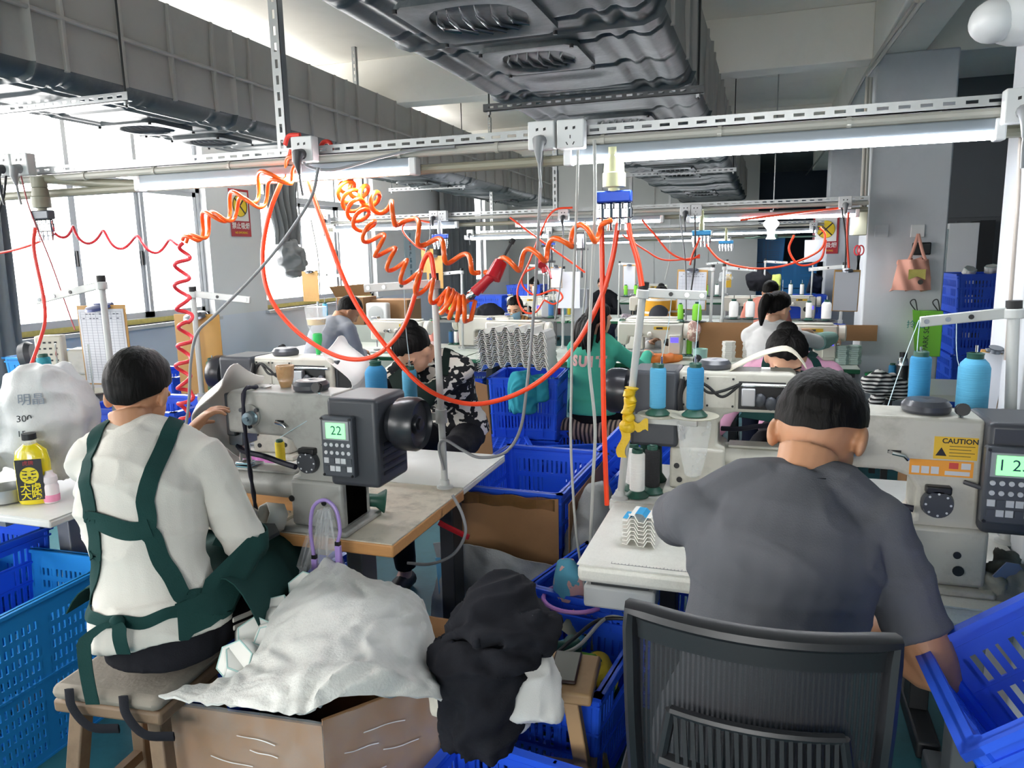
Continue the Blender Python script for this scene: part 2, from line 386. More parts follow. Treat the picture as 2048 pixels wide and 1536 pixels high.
# ---------------------------------------------------------------- air ducts of pressed grey panels
def smooth(a, b, x):
    t = min(1, max(0, (x-a)/(b-a))); return t*t*(3-2*t)
def rib(x, c, w): return smooth(c-w, c-w*.45, x)*(1-smooth(c+w*.45, c+w, x))
def duct_section(w, h, L, name, parent, y, mats, ribs_side=3, x=0, z=0, rich=True):
    """hollow-looking pressed panel box: left side, bottom, right side"""
    g = G(); ch = .07
    prof = [(-w/2, h), (-w/2, h*.52), (-w/2, h*.48), (-w/2, ch), (-w/2+ch*.35, ch*.35), (-w/2+ch, 0)]
    nb = 44 if rich else 20
    prof += [(-w/2+ch+(w-2*ch)*i/nb, 0) for i in range(1, nb)]
    prof += [(w/2-ch, 0), (w/2-ch*.35, ch*.35), (w/2, ch), (w/2, h*.48), (w/2, h*.52), (w/2, h)]
    nv = 120 if rich else 60; rows = []
    for k in range(nv+1):
        v = k/nv; row = []
        fl = smooth(.0, .012, v)*(1-smooth(.988, 1, v))
        for (px, pz) in prof:
            u = (px+w/2)/w; X, Z = px, pz
            if pz < ch*.9 and abs(px) < w/2-ch*.3:     # bottom pressing
                d = 0
                for c in (.13, .22, .78, .87): d += .016*rib(u, c, .035)
                d += .012*rib(v, .5, .03)*(1 if .22 < u < .78 else .5)
                for c in (.14, .86): d += .010*rib(v, c, .02)
                if .27 < u < .73:
                    for c in (.27, .73): d -= .012*rib(v, c, .16)*rib(u, .5, .23)
                Z = pz + d*fl
            else:
                d = 0
                if abs(pz-h*.5) < h*.03: d = -.012
                X = px - math.copysign(d*fl, px)
            e = .02*(1-fl)
            X += math.copysign(e, px)*(1 if abs(px) > w/2-ch else 0); Z -= e*.6 if pz < ch else 0
            row.append((x+X, y+v*L, z+Z))
        rows.append(row)
    n = len(prof)
    vs = [p for r in rows for p in r]; fs = []; mi = []
    for k in range(nv):
        for j in range(n-1):
            fs.append((k*n+j, k*n+j+1, (k+1)*n+j+1, (k+1)*n+j)); mi.append(0 if 2 < j < n-4 else 1)
    b = len(vs)
    g.add(vs, fs); g.mi = mi
    g.m = 1; g.bx(x-w/2, x+w/2, y, y+L, z+h-.01, z+h)
    o = g.obj(name, mats, parent, ang=50)
    for c in range(ribs_side):
        for sx in (-1, 1): G().bx(x+sx*w/2-.014, x+sx*w/2+.014, y+L*(c+.5)/ribs_side-.011, y+L*(c+.5)/ribs_side+.011, z+.06, z+h).obj('side_rib', mats[1], o, bevel=.005)
    return o
vent_dark = M('vent_hole_shade', '#121414', .9, var=.1)
def vent(parent, x, y, z, s=.42, open_=False):
    t = G(); r = s*.37; n = 28
    inner = [(x+r*math.cos(2*PI*j/n), y+r*math.sin(2*PI*j/n)) for j in range(n)]
    outer = []
    for j in range(n):
        c, sn = math.cos(2*PI*j/n), math.sin(2*PI*j/n); k = s/2/max(abs(c), abs(sn)); outer.append((x+k*c, y+k*sn))
    t.ring([[(p[0], p[1], z+.0) for p in outer], [(p[0], p[1], z-.022) for p in outer], [((p[0]*.25+q[0]*.75), p[1]*.25+q[1]*.75, z-.026) for p, q in zip(outer, inner)], [(p[0], p[1], z-.012) for p in inner], [(p[0], p[1], z+.03) for p in inner]], cap=False)
    f = t.obj('vent', [frp], parent, ang=50)
    G().cyl((x, y, z+.024), (x, y, z+.028), r*1.02, n=28).obj('vent_shade_disc', vent_dark, f)  # dark disc paints the shade of a hole that isn't cut
    for k in range(6):
        o = -r*.75+k*r*.3; half = math.sqrt(max(r*r-o*o, 1e-5))*.97
        G().tube([(x+o+.02, y-half, z-.006), (x+o-.01, y-half*.4, z-.014), (x+o-.02, y+half*.4, z-.014), (x+o+.02, y+half, z-.006)], [(.004, .016)]*4, 8, up=(1, 0, 0)).obj('louvre', chrome if open_ else frp, f)
    for sx in (-1, 1):
        for sy in (-1, 1): G().cyl((x+sx*s*.46, y+sy*s*.46, z-.034), (x+sx*s*.46, y+sy*s*.46, z-.02), .009, n=8).obj('bolt', black_pl, f)
    return f
DC = thing('air_duct', 'wide dark grey pressed-panel air duct overhead in the middle of the room', 'duct', (-.99, -3, 2.5))
y = -3; i = 0
while y < 13.6:
    w = 1.14
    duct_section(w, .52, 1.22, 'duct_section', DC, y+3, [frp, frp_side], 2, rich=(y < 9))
    y += 1.22; i += 1
for yy, xx, o in ((1.55, -.06, 0), (2.78, -.06, 1), (3.42, -.02, 0), (5.2, .03, 0), (5.75, .03, 0), (8.4, 0, 0), (9.0, 0, 0), (11.6, 0, 0), (12.2, 0, 0)): vent(DC, xx, yy+3, 0, .5 if yy < 3 else .44, bool(o))
DL = thing('air_duct', 'narrower mid grey panelled air duct overhead along the left windows', 'duct', (-3.5, 0, 2.45), math.radians(1.5))
y = -3
while y < 12.2:
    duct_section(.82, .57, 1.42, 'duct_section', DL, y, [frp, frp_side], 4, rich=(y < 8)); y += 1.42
g = G().tube([(.415, -3, .3), (.415, 12.6, .3)], .012, 8)
g.obj('seam_strip', frp_side, DL)
for yy in (3.85, 4.45, 7.9, 8.5, 11.0): vent(DL, -.05, yy, 0, .4)
def hanger(x0, x1, Y, z, label, top=CZ):
    t = thing('duct_hanger', label, 'hanger', (x0, Y, z)); g = G(); slotted(g, Matrix(), x1-x0, .042, int((x1-x0)/.06)); g.obj('slotted_angle', M('dark_angle', '#4d5052', .5, .4) if label[:4] == 'dark' else steel, t)
    for x in (.03, x1-x0-.03):
        G().cyl((x, .02, -.03), (x, .02, top-z), .0055, n=8).obj('threaded_rod', M('dark_rod', '#3c3d3e', .4, .6), t)
        G().cyl((x, .02, -.016), (x, .02, 0), .012, n=6).obj('nut', steel, t)
hanger(-1.62, -.36, 4.32, 2.455, 'dark steel hanger bar under the middle air duct with two threaded rods')
hanger(-1.62, -.36, 8.6, 2.455, 'steel hanger bar under the middle duct behind the nearest hanging rail')
hanger(-4.05, -3.0, 3.05, 2.405, 'pale slotted hanger bar under the left duct nearest the camera')
hanger(-4.4, -3.4, 8.4, 2.41, 'white slotted hanger bar under the far part of the left duct')
# ---------------------------------------------------------------- crates
royal = M('royal_blue_plastic', '#2559de', .38, var=.08, scale=5, dirt='#3a63c4', dsc=6, damt=.3)
sky_b = M('light_blue_plastic', '#2488d0', .4, var=.08, scale=5)
CR = {}
def crate_mesh(L, W, Hh, style):
    g = G(); t = .006; tp = .07
    def wall(length, sw):
        if style == 'slot': bands = [(.18, .38), (.44, .62), (.68, .84)]; nh = max(6, int(length/.03))
        elif style == 'low': bands = [(.25, .75)]; nh = max(6, int(length/.03))
        else: bands = [(.06+.085*i, .06+.085*i+.05) for i in range(10)]; nh = int(length/.026)
        out = [(0, length, 0, Hh*bands[0][0])]
        for i, (a, b) in enumerate(bands):
            top = bands[i+1][0] if i+1 < len(bands) else 1
            out.append((0, length, b*Hh, top*Hh))
            m = length*.09; p = (length-2*m)/nh
            out.append((0, m, a*Hh, b*Hh)); out.append((length-m, length, a*Hh, b*Hh))
            for k in range(nh+1):
                u = m+k*p; w = p*.28
                if style == 'slot' and i == len(bands)-1 and abs(u-length/2) < length*.13 and length < .5: continue
                if style != 'slot' and abs(((u-m)/(length-2*m)*3) % 1 - .0) < .05: w = p*.9
                if style == 'slot' and i == 1 and abs(u-length/2) < length*.13: w = p*.5
                out.append((max(0, u-w), min(length, u+w), a*Hh, b*Hh))
        return out
    for sx in (-1, 1):
        for a, b, z0, z1 in wall(L, sx): g.bx(-L/2+a, -L/2+b, sx*W/2-t/2, sx*W/2+t/2, z0, z1)
        for a, b, z0, z1 in wall(W, sx): g.bx(sx*L/2-t/2, sx*L/2+t/2, -W/2+a, -W/2+b, z0, z1)
    for sx in (-1, 1):   # rim lip, ribs
        g.bx(-L/2-.014, L/2+.014, sx*W/2-.014, sx*W/2+.014, Hh-.012, Hh); g.bx(sx*L/2-.014, sx*L/2+.014, -W/2-.014, W/2+.014, Hh-.012, Hh)
        for sy in (-1, 1):
            g.cyl((sx*(L/2-.008), sy*(W/2-.008), 0), (sx*(L/2-.008), sy*(W/2-.008), Hh), .016, n=10)
        for zz in (.14, .41, .65, .9) if style == 'slot' else (.5,):
            g.bx(-L/2-.008, L/2+.008, sx*(W/2+.002)-.006, sx*(W/2+.002)+.006, zz*Hh-.004, zz*Hh+.004)
            g.bx(sx*(L/2+.002)-.006, sx*(L/2+.002)+.006, -W/2, W/2, zz*Hh-.004, zz*Hh+.004)
        for k in (-.3, 0, .3): g.bx(L*k-.004, L*k+.004, sx*(W/2+.004)-.006, sx*(W/2+.004)+.006, .02, Hh)
    n = 9
    for i in range(n+1): g.bx(-L/2, L/2, -W/2+W*i/n-.007, -W/2+W*i/n+.007, 0, .008)
    for i in range(n+3): g.bx(-L/2+L*i/(n+2)-.007, -L/2+L*i/(n+2)+.007, -W/2, W/2, 0, .008)
    for v in g.v:
        k = 1-tp*(1-v.z/Hh); v.x *= k; v.y *= k
    return g
def crate(size, style, mat, label, loc, rot=0, group=None):
    key = (size, style, mat.name)
    if key not in CR:
        o = crate_mesh(*size, style).obj('crate', mat, recenter=False); o.location = loc
        o.rotation_euler = rot if isinstance(rot, (tuple, list)) else (0, 0, rot); CR[key] = o; return tag(o, label, 'crate', group)
    o = clone(CR[key], loc, rot, label)
    if 'group' in o: del o['group']
    if group: o['group'] = group
    return o
BIG = (.62, .43, .34); MID = (.52, .36, .28); TALL = (.6, .42, .44)
crate((.64, .46, .34), 'slot', royal, 'blue crate with purple hoop and pastel bag under the grey T-shirt man\'s table', (-.40, 2.54, .12), math.radians(-14))
crate((.56, .42, .36), 'slot', royal, 'open blue crate of green thread cores beside the wooden stool with the phone', (-.66, 2.13, .04), math.radians(-7))
crate((.5, .72, .42), 'slot', royal, 'blue crate lined with brown cardboard between the two front tables', (-1.02, 3.25, .22), math.radians(-2))
crate(BIG, 'slot', royal, 'empty blue crate in the aisle in front of the woman in green', (-1.26, 4.95, .02), math.radians(25))
crate(BIG, 'slot', royal, 'upturned blue crate lying bottom up on the floor beside the tall crate stack', (-1.83, 4.75, .345), (PI, 0, math.radians(12)))
crate((.48, .5, .33), 'slot', royal, 'lower blue crate of the stack holding white hexagon shells', (-1.62, 5.15, .0), math.radians(6), 'stack under the hexagon shells')
crate((.48, .5, .44), 'slot', royal, 'upper blue crate of the stack, topped with white hexagon shells', (-1.62, 5.15, .335), math.radians(6), 'stack under the hexagon shells')
for k, (dx, dz) in enumerate(((0, 0), (-.075, .05), (-.15, .1))):
    crate(BIG, 'slot', royal, ('lowest tilted blue crate leaning behind the right front tables', 'middle tilted blue crate leaning behind the right front tables', 'uppermost tilted blue crate leaning behind the right front tables')[k],
        (-.36+dx*.9, 3.6+k*.03, .28+dz), (math.radians(10), math.radians(-47), math.radians(12)), 'tilted crates nested on their side')
_A = P(1838, 1292, 1.42); _B = P(1905, 1488, 1.07); _e2 = _B-_A; _d = min((abs((P(2048, 1190, d/100)-_A).normalized().dot(_e2.normalized())), d/100) for d in range(110, 260, 2))[1]
_e1 = (P(2048, 1190, _d)-_A).normalized(); _e2.normalize(); _e2 = (_e2-_e1*_e2.dot(_e1)).normalized(); _n = _e1.cross(-_e2)
_c = _A+_e1*.3+_e2*.2-_n*.33
crate((.6, .4, .33), 'slot', royal, 'big tilted blue crate at the bottom right corner of the photo', _c, tuple(Matrix((_e1, -_e2, _n)).transposed().to_euler()))
crate((.56, .4, .3), 'slot', royal, 'blue crate cut off by the bottom edge of the photo', (-.5, 1.46, .04), math.radians(-8))
crate((.5, .38, .32), 'slot', royal, 'royal blue crate standing in the big light blue crate at the left edge', (-2.86, 1.85, .3), 0)
crate((.62, .9, .56), 'grid', sky_b, 'big light blue mesh crate at the left edge', (-2.5, 1.52, .0), math.radians(2))
crate(MID, 'slot', royal, 'blue slotted crate of hexagon pieces behind the man with the green apron', (-2.6, 2.62, .72), math.radians(2))
crate(MID, 'slot', royal, 'blue crate seen below the clipboard by the first window', (-3.3, 3.4, .72), math.radians(-2))
crate(MID, 'slot', sky_b, 'light blue crate below the first window at the left edge', (-3.75, 3.2, .84), math.radians(2))
for k, l in enumerate(('bottom', 'middle', 'top')): crate(MID, 'slot', royal, '%s blue crate of the stack behind the motor of the left rear machine' % l, (-2.95, 3.9, .04+.287*k), 0, 'stack behind the left rear machine')
crate(MID, 'slot', royal, 'blue crate in the shade under the worn cream table', (-1.62, 2.3, .03), .1)
crate(MID, 'slot', royal, 'blue crate under the table of the woman in printed sleeves', (-2.02, 2.85, .03), -.1)
# storage stack far right, by the columns
for k in range(4):
    crate((.5, .62, .33), 'slot', royal, ('bottom', 'second lowest', 'second highest', 'topmost')[k]+' blue crate of the tall storage stack beside the grey column', (1.72, 7.35, .06+k*.335), math.radians(1), 'storage stack beside the column')
for k, (x, y, z) in enumerate(((-.02, 15.4, .02), (-.02, 15.4, .48), (-.02, 15.4, .94), (-.02, 15.4, 1.4), (.55, 15.2, .0), (.55, 15.2, .46), (.55, 15.2, .92))):
    crate(TALL, 'grid', sky_b, 'light blue crate %s of the %s column stacked beyond the end wall' % (('at the bottom', 'second from the bottom', 'third from the bottom', 'at the top')[k % 4], ('left', 'right')[k//4]), (x, y, z), 0, 'crates stacked beyond the end wall')
for x, y, z, l in ((-2.55, 6.1, .02, 'blue crate under the green table left of the tall crate stack'), (-2.55, 6.1, .305, 'blue crate on top of another under the green table, left of the tall crate stack'), (-3.95, 10.6, .76, 'blue crate on the far table near the long grey curtain'),
    (-3.45, 10.9, .9, 'blue crate behind the woman with the face mask'), (.42, 10.05, .785, 'blue crate by the clipboard next to the grey column')):
    crate(MID, 'slot', royal, l, (x, y, z))
for s, x in ((1, 1.9), (2, 2.4)): crate((.5, .62, .33), 'slot', royal, 'dark blue crate %s the storage stack beside the grey column' % ('right behind' if s == 1 else 'farther right than'), (x+.2, 8.3, .3*s), 0)
# ---------------------------------------------------------------- tables
speck = M('speckled_white_laminate', '#dcdcd4', .4, var=.12, scale=220, dirt='#a7a597', dsc=5, damt=.3)
worn = M('worn_cream_laminate', '#c6bfae', .45, var=.12, scale=25, dirt='#6f6a60', dsc=7, damt=.75)
wood_e = M('table_edge_wood', '#c08d57', .5, var=.15, scale=14, stretch=(1, 8, 8))
ltop = M('pale_work_table', '#d6d7d2', .4, var=.05, scale=10, dirt='#a8a79d', dsc=4, damt=.4)
gtop = M('grey_green_table', '#b9c0b6', .4, var=.06, scale=8); gedge = M('green_edge', '#16633f', .45, var=.1)
legm = M('grey_steel_leg', '#7d8083', .45, .3, var=.08); legd = M('dark_leg', '#2a2c2e', .5, var=.1)
def table(label, x0, x1, y0, y1, z, th, top, edge, legs, leg_m, group=None, rnd=.006):
    t = thing('sewing_table', label, 'table', ((x0+x1)/2, (y0+y1)/2, 0), 0, group); w, d = x1-x0, y1-y0
    g = G().bx(-w/2, w/2, -d/2, d/2, z-.004, z); g.obj('tabletop', top, t)
    G().bx(-w/2-.001, w/2+.001, -d/2-.001, d/2+.001, z-th, z-.004).obj('edge_band', edge, t, bevel=rnd)
    for lx in legs:
        g = G().bx(lx-.03, lx+.03, -.05, .05, .06, z-th); g.obj('leg', leg_m, t, bevel=.004)
        G().bx(lx-.035, lx+.035, -d*.48, d*.48, 0, .06).obj('foot', leg_m, t, bevel=.008); G().bx(lx-.03, lx+.03, -d*.45, d*.45, z-th-.03, z-th).obj('bracket', leg_m, t)
    return t
table('worn cream table with wooden edge under the left front sewing machine', -1.98, -1.03, 1.885, 2.445, .78, .045, worn, wood_e, [.2], legm)
table('pale table behind the worn cream one, where the woman in black works', -2.45, -1.035, 2.45, 2.92, .78, .03, ltop, ltop, [-.5, .55], legd)
table('white speckled table with rounded edge at the grey T-shirt man', -.47, .67, 1.9, 2.445, .78, .055, speck, speck, [.45], legm, rnd=.015)
table('pale table behind the white speckled one, where the woman in pink works', -.49, .67, 2.45, 2.95, .78, .035, ltop, ltop, [-.4, .45], legd)
table('pale table with the yellow bottle at the left edge', -3.2, -2.24, 1.76, 2.4, .78, .03, ltop, ltop, [.2], legm)
table('wooden-edged table under the window-side machine behind the blue crates', -3.9, -2.5, 2.45, 3.0, .72, .03, worn, wood_e, [-.4, .4], legd)
for r, (y0, nm) in enumerate(((5.72, 'second'), (9.32, 'third'), (12.92, 'farthest'))):
    for j, (x0, x1) in enumerate(((-4.35, -2.42), (-2.4, -1.24), (-1.22, -.3), (-.28, .64))):
        pos = ('window end', 'left of its middle', 'right of its middle', 'column end')[j]
        for b in (0, 1):
            table('green-edged sewing table in the %s row, %s, %s side' % (nm, pos, ('near', 'far')[b]), x0, x1, y0+.5*b, y0+.48+.5*b, .78, .035, gtop, gedge, [-.4, .4], legd, 'green-edged tables of the %s row' % nm)
# ---------------------------------------------------------------- cylinder-arm sewing machines
cast = M('cast_off_white', '#bdbbb0', .42, var=.05, scale=8, dirt='#7f7b70', dsc=7, damt=.5)
cast_g = M('cast_worn_grey', '#a2a39e', .42, var=.08, scale=8, dirt='#6f6c64', dsc=6, damt=.65)
mot = M('charcoal_housing', '#3b3e44', .45, var=.08, scale=6)
lcd_m = M('lit_green_screen', '#7dff8a', .3, var=0, emit=.9); lcd_t = M('screen_digits', '#1d3a5a', .5, var=0)
panel_m = M('panel_grey', '#4a4e55', .45, var=.05); but_m = M('button_white', '#c9ccd0', .5, var=0)
cap_m = M('charcoal_cap', '#45474d', .3, var=.05); yel_m = M('caution_yellow', '#e0b52a', .5, var=.02); ora_m = M('caution_orange', '#e79a2e', .5, var=0)
def GM():
    g = G(); g.X = Matrix.Diagonal((1, -1, 1, 1)); return g
def cyl_machine(label, loc, rz, cm, digits, front=True, guard=None, stickers=False):
    t = thing('sewing_machine', label, 'sewing machine', loc, rz)
    sil = [(-.092, .018), (.095, .018), (.095, .165), (.09, .175), (.07, .178), (.07, .435), (-.30, .437), (-.318, .42), (-.318, .3), (-.12, .297), (-.085, .285), (-.066, .255), (-.066, .182), (-.092, .172)]
    T = Matrix(((1, 0, 0, 0), (0, 0, 1, 0), (0, 1, 0, 0), (0, 0, 0, 1)))
    g = G().prism(sil, -.07, .07, T); g.bx(-.09, .095, -.085, .085, .018, .165)
    b = g.obj('body', cm, t, bevel=.014, seg=3)
    G().bx(-.13, .115, -.105, .12, 0, .018).obj('base_plate', cm, t, bevel=.006)
    g = G().tube([(-.08, 0, .125), (-.3, 0, .125), (-.385, 0, .128)], [(.048, .06), (.046, .058), (.036, .046)], 20, up=(0, 0, 1)); g.bx(-.375, -.1, -.04, .04, .165, .174)
    g.obj('cylinder_bed', cm, t, bevel=.004)
    G().bx(-.36, -.27, -.035, .035, .1745, .179).obj('needle_plate', chrome, t)
    g = G(); g.bx(.068, .235, -.1, .095, .165, .435); g.obj('motor_housing', mot, t, bevel=.014, seg=3)
    for k in range(5): G().bx(.236, .2385, -.07, .07, .2+k*.022, .21+k*.022).obj('vent_slot', black_pl, t)
    g = G().lathe([(.0, .0), (.055, 0), (.06, .006), (.06, .02), (.078, .028), (.082, .05), (.082, .085), (.074, .1), (.07, .085), (.03, .08), (.026, .092), (0, .092)], (.232, 0, .345), (1, 0, 0), 32)
    hw = g.obj('handwheel', M('handwheel_black', '#26282d', .28, var=.08), t)
    G().lathe([(.02, .08), (.02, .1), (.0, .102)], (.232, 0, .345), (1, 0, 0), 6).obj('wheel_nut', black_pl, hw)
    if front:
        cp = G().bx(.062, .168, -.128, -.098, .2, .385).obj('control_panel', panel_m, t, bevel=.006)
        G().bx(.072, .158, -.13, -.128, .315, .372).obj('bezel', M('bezel_grey', '#9a9da2', .5, var=0), cp)
        G().bx(.083, .147, -.1315, -.13, .32, .366).obj('screen', lcd_m, cp)
        G().text(digits, .038, TR((.118, -.132, .343), PI/2), .0003).obj('digits', lcd_t, cp)
        for r in range(4):
            for c in range(5):
                x = .075+c*.019; z = .3-r*.024
                if r < 2: G().cyl((x+.004, -.131, z), (x+.004, -.128, z), .006, n=10).obj('button', but_m, cp)
                else: G().bx(x-.004, x+.012, -.131, -.128, z-.008, z+.008).obj('button', but_m if (r+c) % 3 else panel_m, cp)
        for sx in (.068, .162):
            for sz in (.207, .378): G().cyl((sx, -.131, sz), (sx, -.127, sz), .004, n=8).obj('screw', black_pl, cp)
        tn = G().cyl((-.225, -.07, .36), (-.225, -.077, .36), .036, n=24).obj('tension_plate', cm, t)
        G().lathe([(.0, 0), (.02, .0), (.022, .005), (.012, .012), (.022, .018), (.02, .026), (.007, .027), (.007, .034), (0, .034)], (-.215, -.077, .355), (0, -1, 0), 20).obj('tension_dial', M('dial_metal', '#8fa3ad', .3, .8, var=0), tn)
        for a in (.6, 2.6, 4.7): G().cyl((-.225+.034*math.cos(a), -.076, .36+.034*math.sin(a)), (-.225+.034*math.cos(a), -.083, .36+.034*math.sin(a)), .007, n=8).obj('screw', mot, tn)
        G().tube([(-.13, -.07, .345), (-.125, -.083, .345), (-.1, -.083, .34), (-.09, -.083, .33)], .005, 8).obj('thread_guide', chrome, t)
        G().bx(-.135, -.105, -.0715, -.069, .342, .35).obj('guide_slot', black_pl, t)
        sd = G().lathe([(0, 0), (.035, 0), (.037, .006), (.033, .022), (.0, .022)], (-.02, -.07, .225), (0, -1, 0), 24).obj('stitch_dial', M('dial_dark', '#3d4046', .4, var=.05), t)
        for a in range(8): G().cyl((-.02+.027*math.cos(a*.785), -.0925, .225+.027*math.sin(a*.785)), (-.02+.027*math.cos(a*.785), -.092, .225+.027*math.sin(a*.785)), .003, n=6).obj('dial_mark', but_m, sd)
        G().bx(-.048, .008, -.092, -.066, .25, .27).obj('dial_lever', black_pl, t, bevel=.004)
        G().tube([(.035, -.075, .282), (.07, -.11, .278), (.12, -.115, .28)], .006, 8).obj('reverse_lever', mot, t)
        for x, z, r in ((.03, .1, .009), (.035, .06, .013), (-.085, .105, .01)): G().cyl((x, -.084, z), (x, -.0875, z), r, n=14).obj('plug', black_pl, t)
    else:
        for x0, x1, z0, z1 in ((-.12, -.02, .31, .42), (-.018, .06, .31, .42)):
            GM().bx(x0, x1, -.074, -.069, z0, z1).obj('cover_plate', cm, t, bevel=.002)
            for sx in (x0+.008, x1-.008):
                for sz in (z0+.008, z1-.008): GM().cyl((sx, -.0765, sz), (sx, -.073, sz), .004, n=8).obj('screw', black_pl, t)
        GM().bx(-.28, -.13, -.0715, -.069, .31, .405).obj('back_opening', black_pl, t)
        GM().bx(-.185, -.14, -.1, -.07, .325, .385).obj('actuator', M('actuator_metal', '#b9bcbf', .3, .7, var=.05), t, bevel=.004)
        GM().cyl((-.3, -.078, .395), (-.13, -.078, .395), .006).obj('push_rod', chrome, t)
        for k in range(3): GM().ell((-.2-.035*k, -.085, .345-.01*(k % 2)), (.02, .015, .024), 10, 6).obj('linkage', mot, t)
        for dz, dx in ((0, 0), (.02, .012)):
            GM().tube(spl([(-.14, -.08, .4), (-.08, -.1, .375-dz), (-.03, -.105, .37+dz), (.02, -.09, .41), (.055, -.085, .38-dx), (.06, -.085, .3)]), .005, 8).obj('air_hose', black_rub, t)
        GM().tube(spl([(.055, -.09, .41), (.062, -.1, .35), (.055, -.095, .28), (.05, -.09, .2)]), .009, 8).obj('cable', black_rub, t)
        for x, z in ((.07, .1), (.06, .05), (-.07, .06)): GM().cyl((x, -.084, z), (x, -.0885, z), .01, n=12).obj('plug', black_pl, t)
    bw_ = G().lathe([(0, 0), (.05, 0), (.056, .008), (.056, .02), (.046, .032), (.012, .034), (.0, .031)], (-.045, 0, .435), (0, 0, 1), 28)
    bw_.obj('bobbin_cap', cap_m, t)
    k = G().cyl((.02, -.055, .436), (.02, -.055, .46), .006, n=8).obj('winder_post', chrome, t)
    G().lathe([(0, 0), (.015, 0), (.015, .006), (.008, .01), (.015, .014), (.015, .022), (0, .022)], (.02, -.055, .455), (0, -1, .2), 14).obj('winder_dial', black_pl, k)
    G().bx(-.23, -.2, -.02, .01, .435, .442).obj('top_clip', chrome, t)
    if guard == 'white' and front: G().tube(spl([V(-.225, -.03, .445), V(-.235, -.085, .43), V(-.23, -.095, .25), V(-.215, -.1, .1), V(-.2, -.11, .0)], 8), [.0065+.0015*math.sin(i*1.7) for i in range(33)], 8).obj('hanging_cable', M('dark_wrap', '#15162a', .6), t)
    # needle head
    G().bx(-.332, -.298, -.062, .055, .285, .425).obj('face_plate', mot, t, bevel=.006)
    G().bx(-.34, -.285, -.045, .03, .25, .3).obj('needle_clamp_block', M('clamp_metal', '#8d9298', .3, .8, var=.05), t, bevel=.004)
    G().cyl((-.318, -.02, .3), (-.318, -.02, .195), .005, n=8).obj('needle_bar', chrome, t)
    G().cyl((-.3, -.0, .3), (-.3, -.0, .19), .006, n=8).obj('presser_bar', chrome, t)
    G().bx(-.335, -.285, -.03, .01, .181, .19).obj('presser_foot', chrome, t, bevel=.002)
    G().tube(spl([(-.31, -.04, .25), (-.28, -.05, .235), (-.2, -.055, .225), (-.13, -.06, .21), (-.07, -.075, .205)]), .009, 8).obj('wrapped_cable', M('dark_wrap', '#15162a', .6, var=.2), t)
    if guard:
        def fn(u, v):
            if guard == 'white':
                a = u*1.9-.35; x = -.335-.075*math.sin(max(0, a)*.95)-.02*(v-.5)**2; z = .5-.26*u + .03*math.sin(u*3); y = -.09+.18*v
                x = -.27-.135*smooth(0, .5, u)+.085*smooth(.45, 1, u)-.02*math.sin(v*PI); z = .505-.05*abs(v-.5)-.27*u+.02*math.sin(v*5); y = -.13+.2*v*(1-.3*smooth(.5, 1, u))
                return (x, y, z)
            x = -.1-.24*u; z = .437+.075*math.sin(min(u*1.15, 1)*PI*.52)*(1 if u < .7 else 1-((u-.7)/.3)**2*.8); y = -.07+.13*v
            return (x, y, z)
        G().sheet(fn, 16, 10, .003).obj('needle_guard', M('guard_white', '#e2e1dd', .35, var=.03) if guard == 'white' else M('guard_cream', '#cfc8b4', .4, var=.06), t)
    if stickers:
        s1 = G().bx(-.035, .058, -.0722, -.07, .335, .39).obj('caution_label', yel_m, t)
        G().text('CAUTION', .017, TR((.02, -.0724, .38), PI/2), .0003, bold=.0004).obj('lettering', black_pl, s1)
        for r in range(4): G().bx(-.002, .052-.008*(r % 2), -.0726, -.0722, .367-r*.008, .3685-r*.008).obj('text_line', M('label_text', '#5a4a20', .6, var=0), s1)
        G().prism([(-.031, .343), (-.007, .343), (-.019, .364)], -.0726, -.0722, Matrix(((1, 0, 0, 0), (0, 0, 1, 0), (0, 1, 0, 0), (0, 0, 0, 1)))).obj('warning_triangle', black_pl, s1)
        s2 = G().bx(-.085, .052, -.0722, -.07, .292, .331).obj('hazard_label', ora_m, t)
        for c in range(3): G().bx(-.08+c*.021, -.063+c*.021, -.0726, -.0722, .297, .315).obj('pictogram', but_m, s2)
        for c in range(2): G().bx(.0+c*.026, .02+c*.026, -.0726, -.0722, .312, .327).obj('pictogram', M('label_red', '#c9443a', .5, var=0) if c == 0 else but_m, s2)
        G().bx(-.008, .045, -.0726, -.0722, .296, .306).obj('pictogram', but_m, s2)
    return t
cyl_machine('grey cylinder-arm sewing machine reading 22, with white needle guard, facing the green-apron man', (-1.3, 1.99, .78), 0, cast_g, '22', guard='white')
cyl_machine('off-white cylinder-arm sewing machine with caution labels and reading 1 23', (.43, 2.06, .78), 0, cast, '1 23', stickers=True)
cyl_machine('cream cylinder-arm sewing machine seen from behind, in front of the woman in black', (-2.0, 2.72, .78), PI, cast, '', front=False, guard='white')
cyl_machine('cream cylinder-arm sewing machine seen from behind, in front of the woman in pink', (-.21, 2.68, .78), PI, cast, '', front=False, guard='cream')
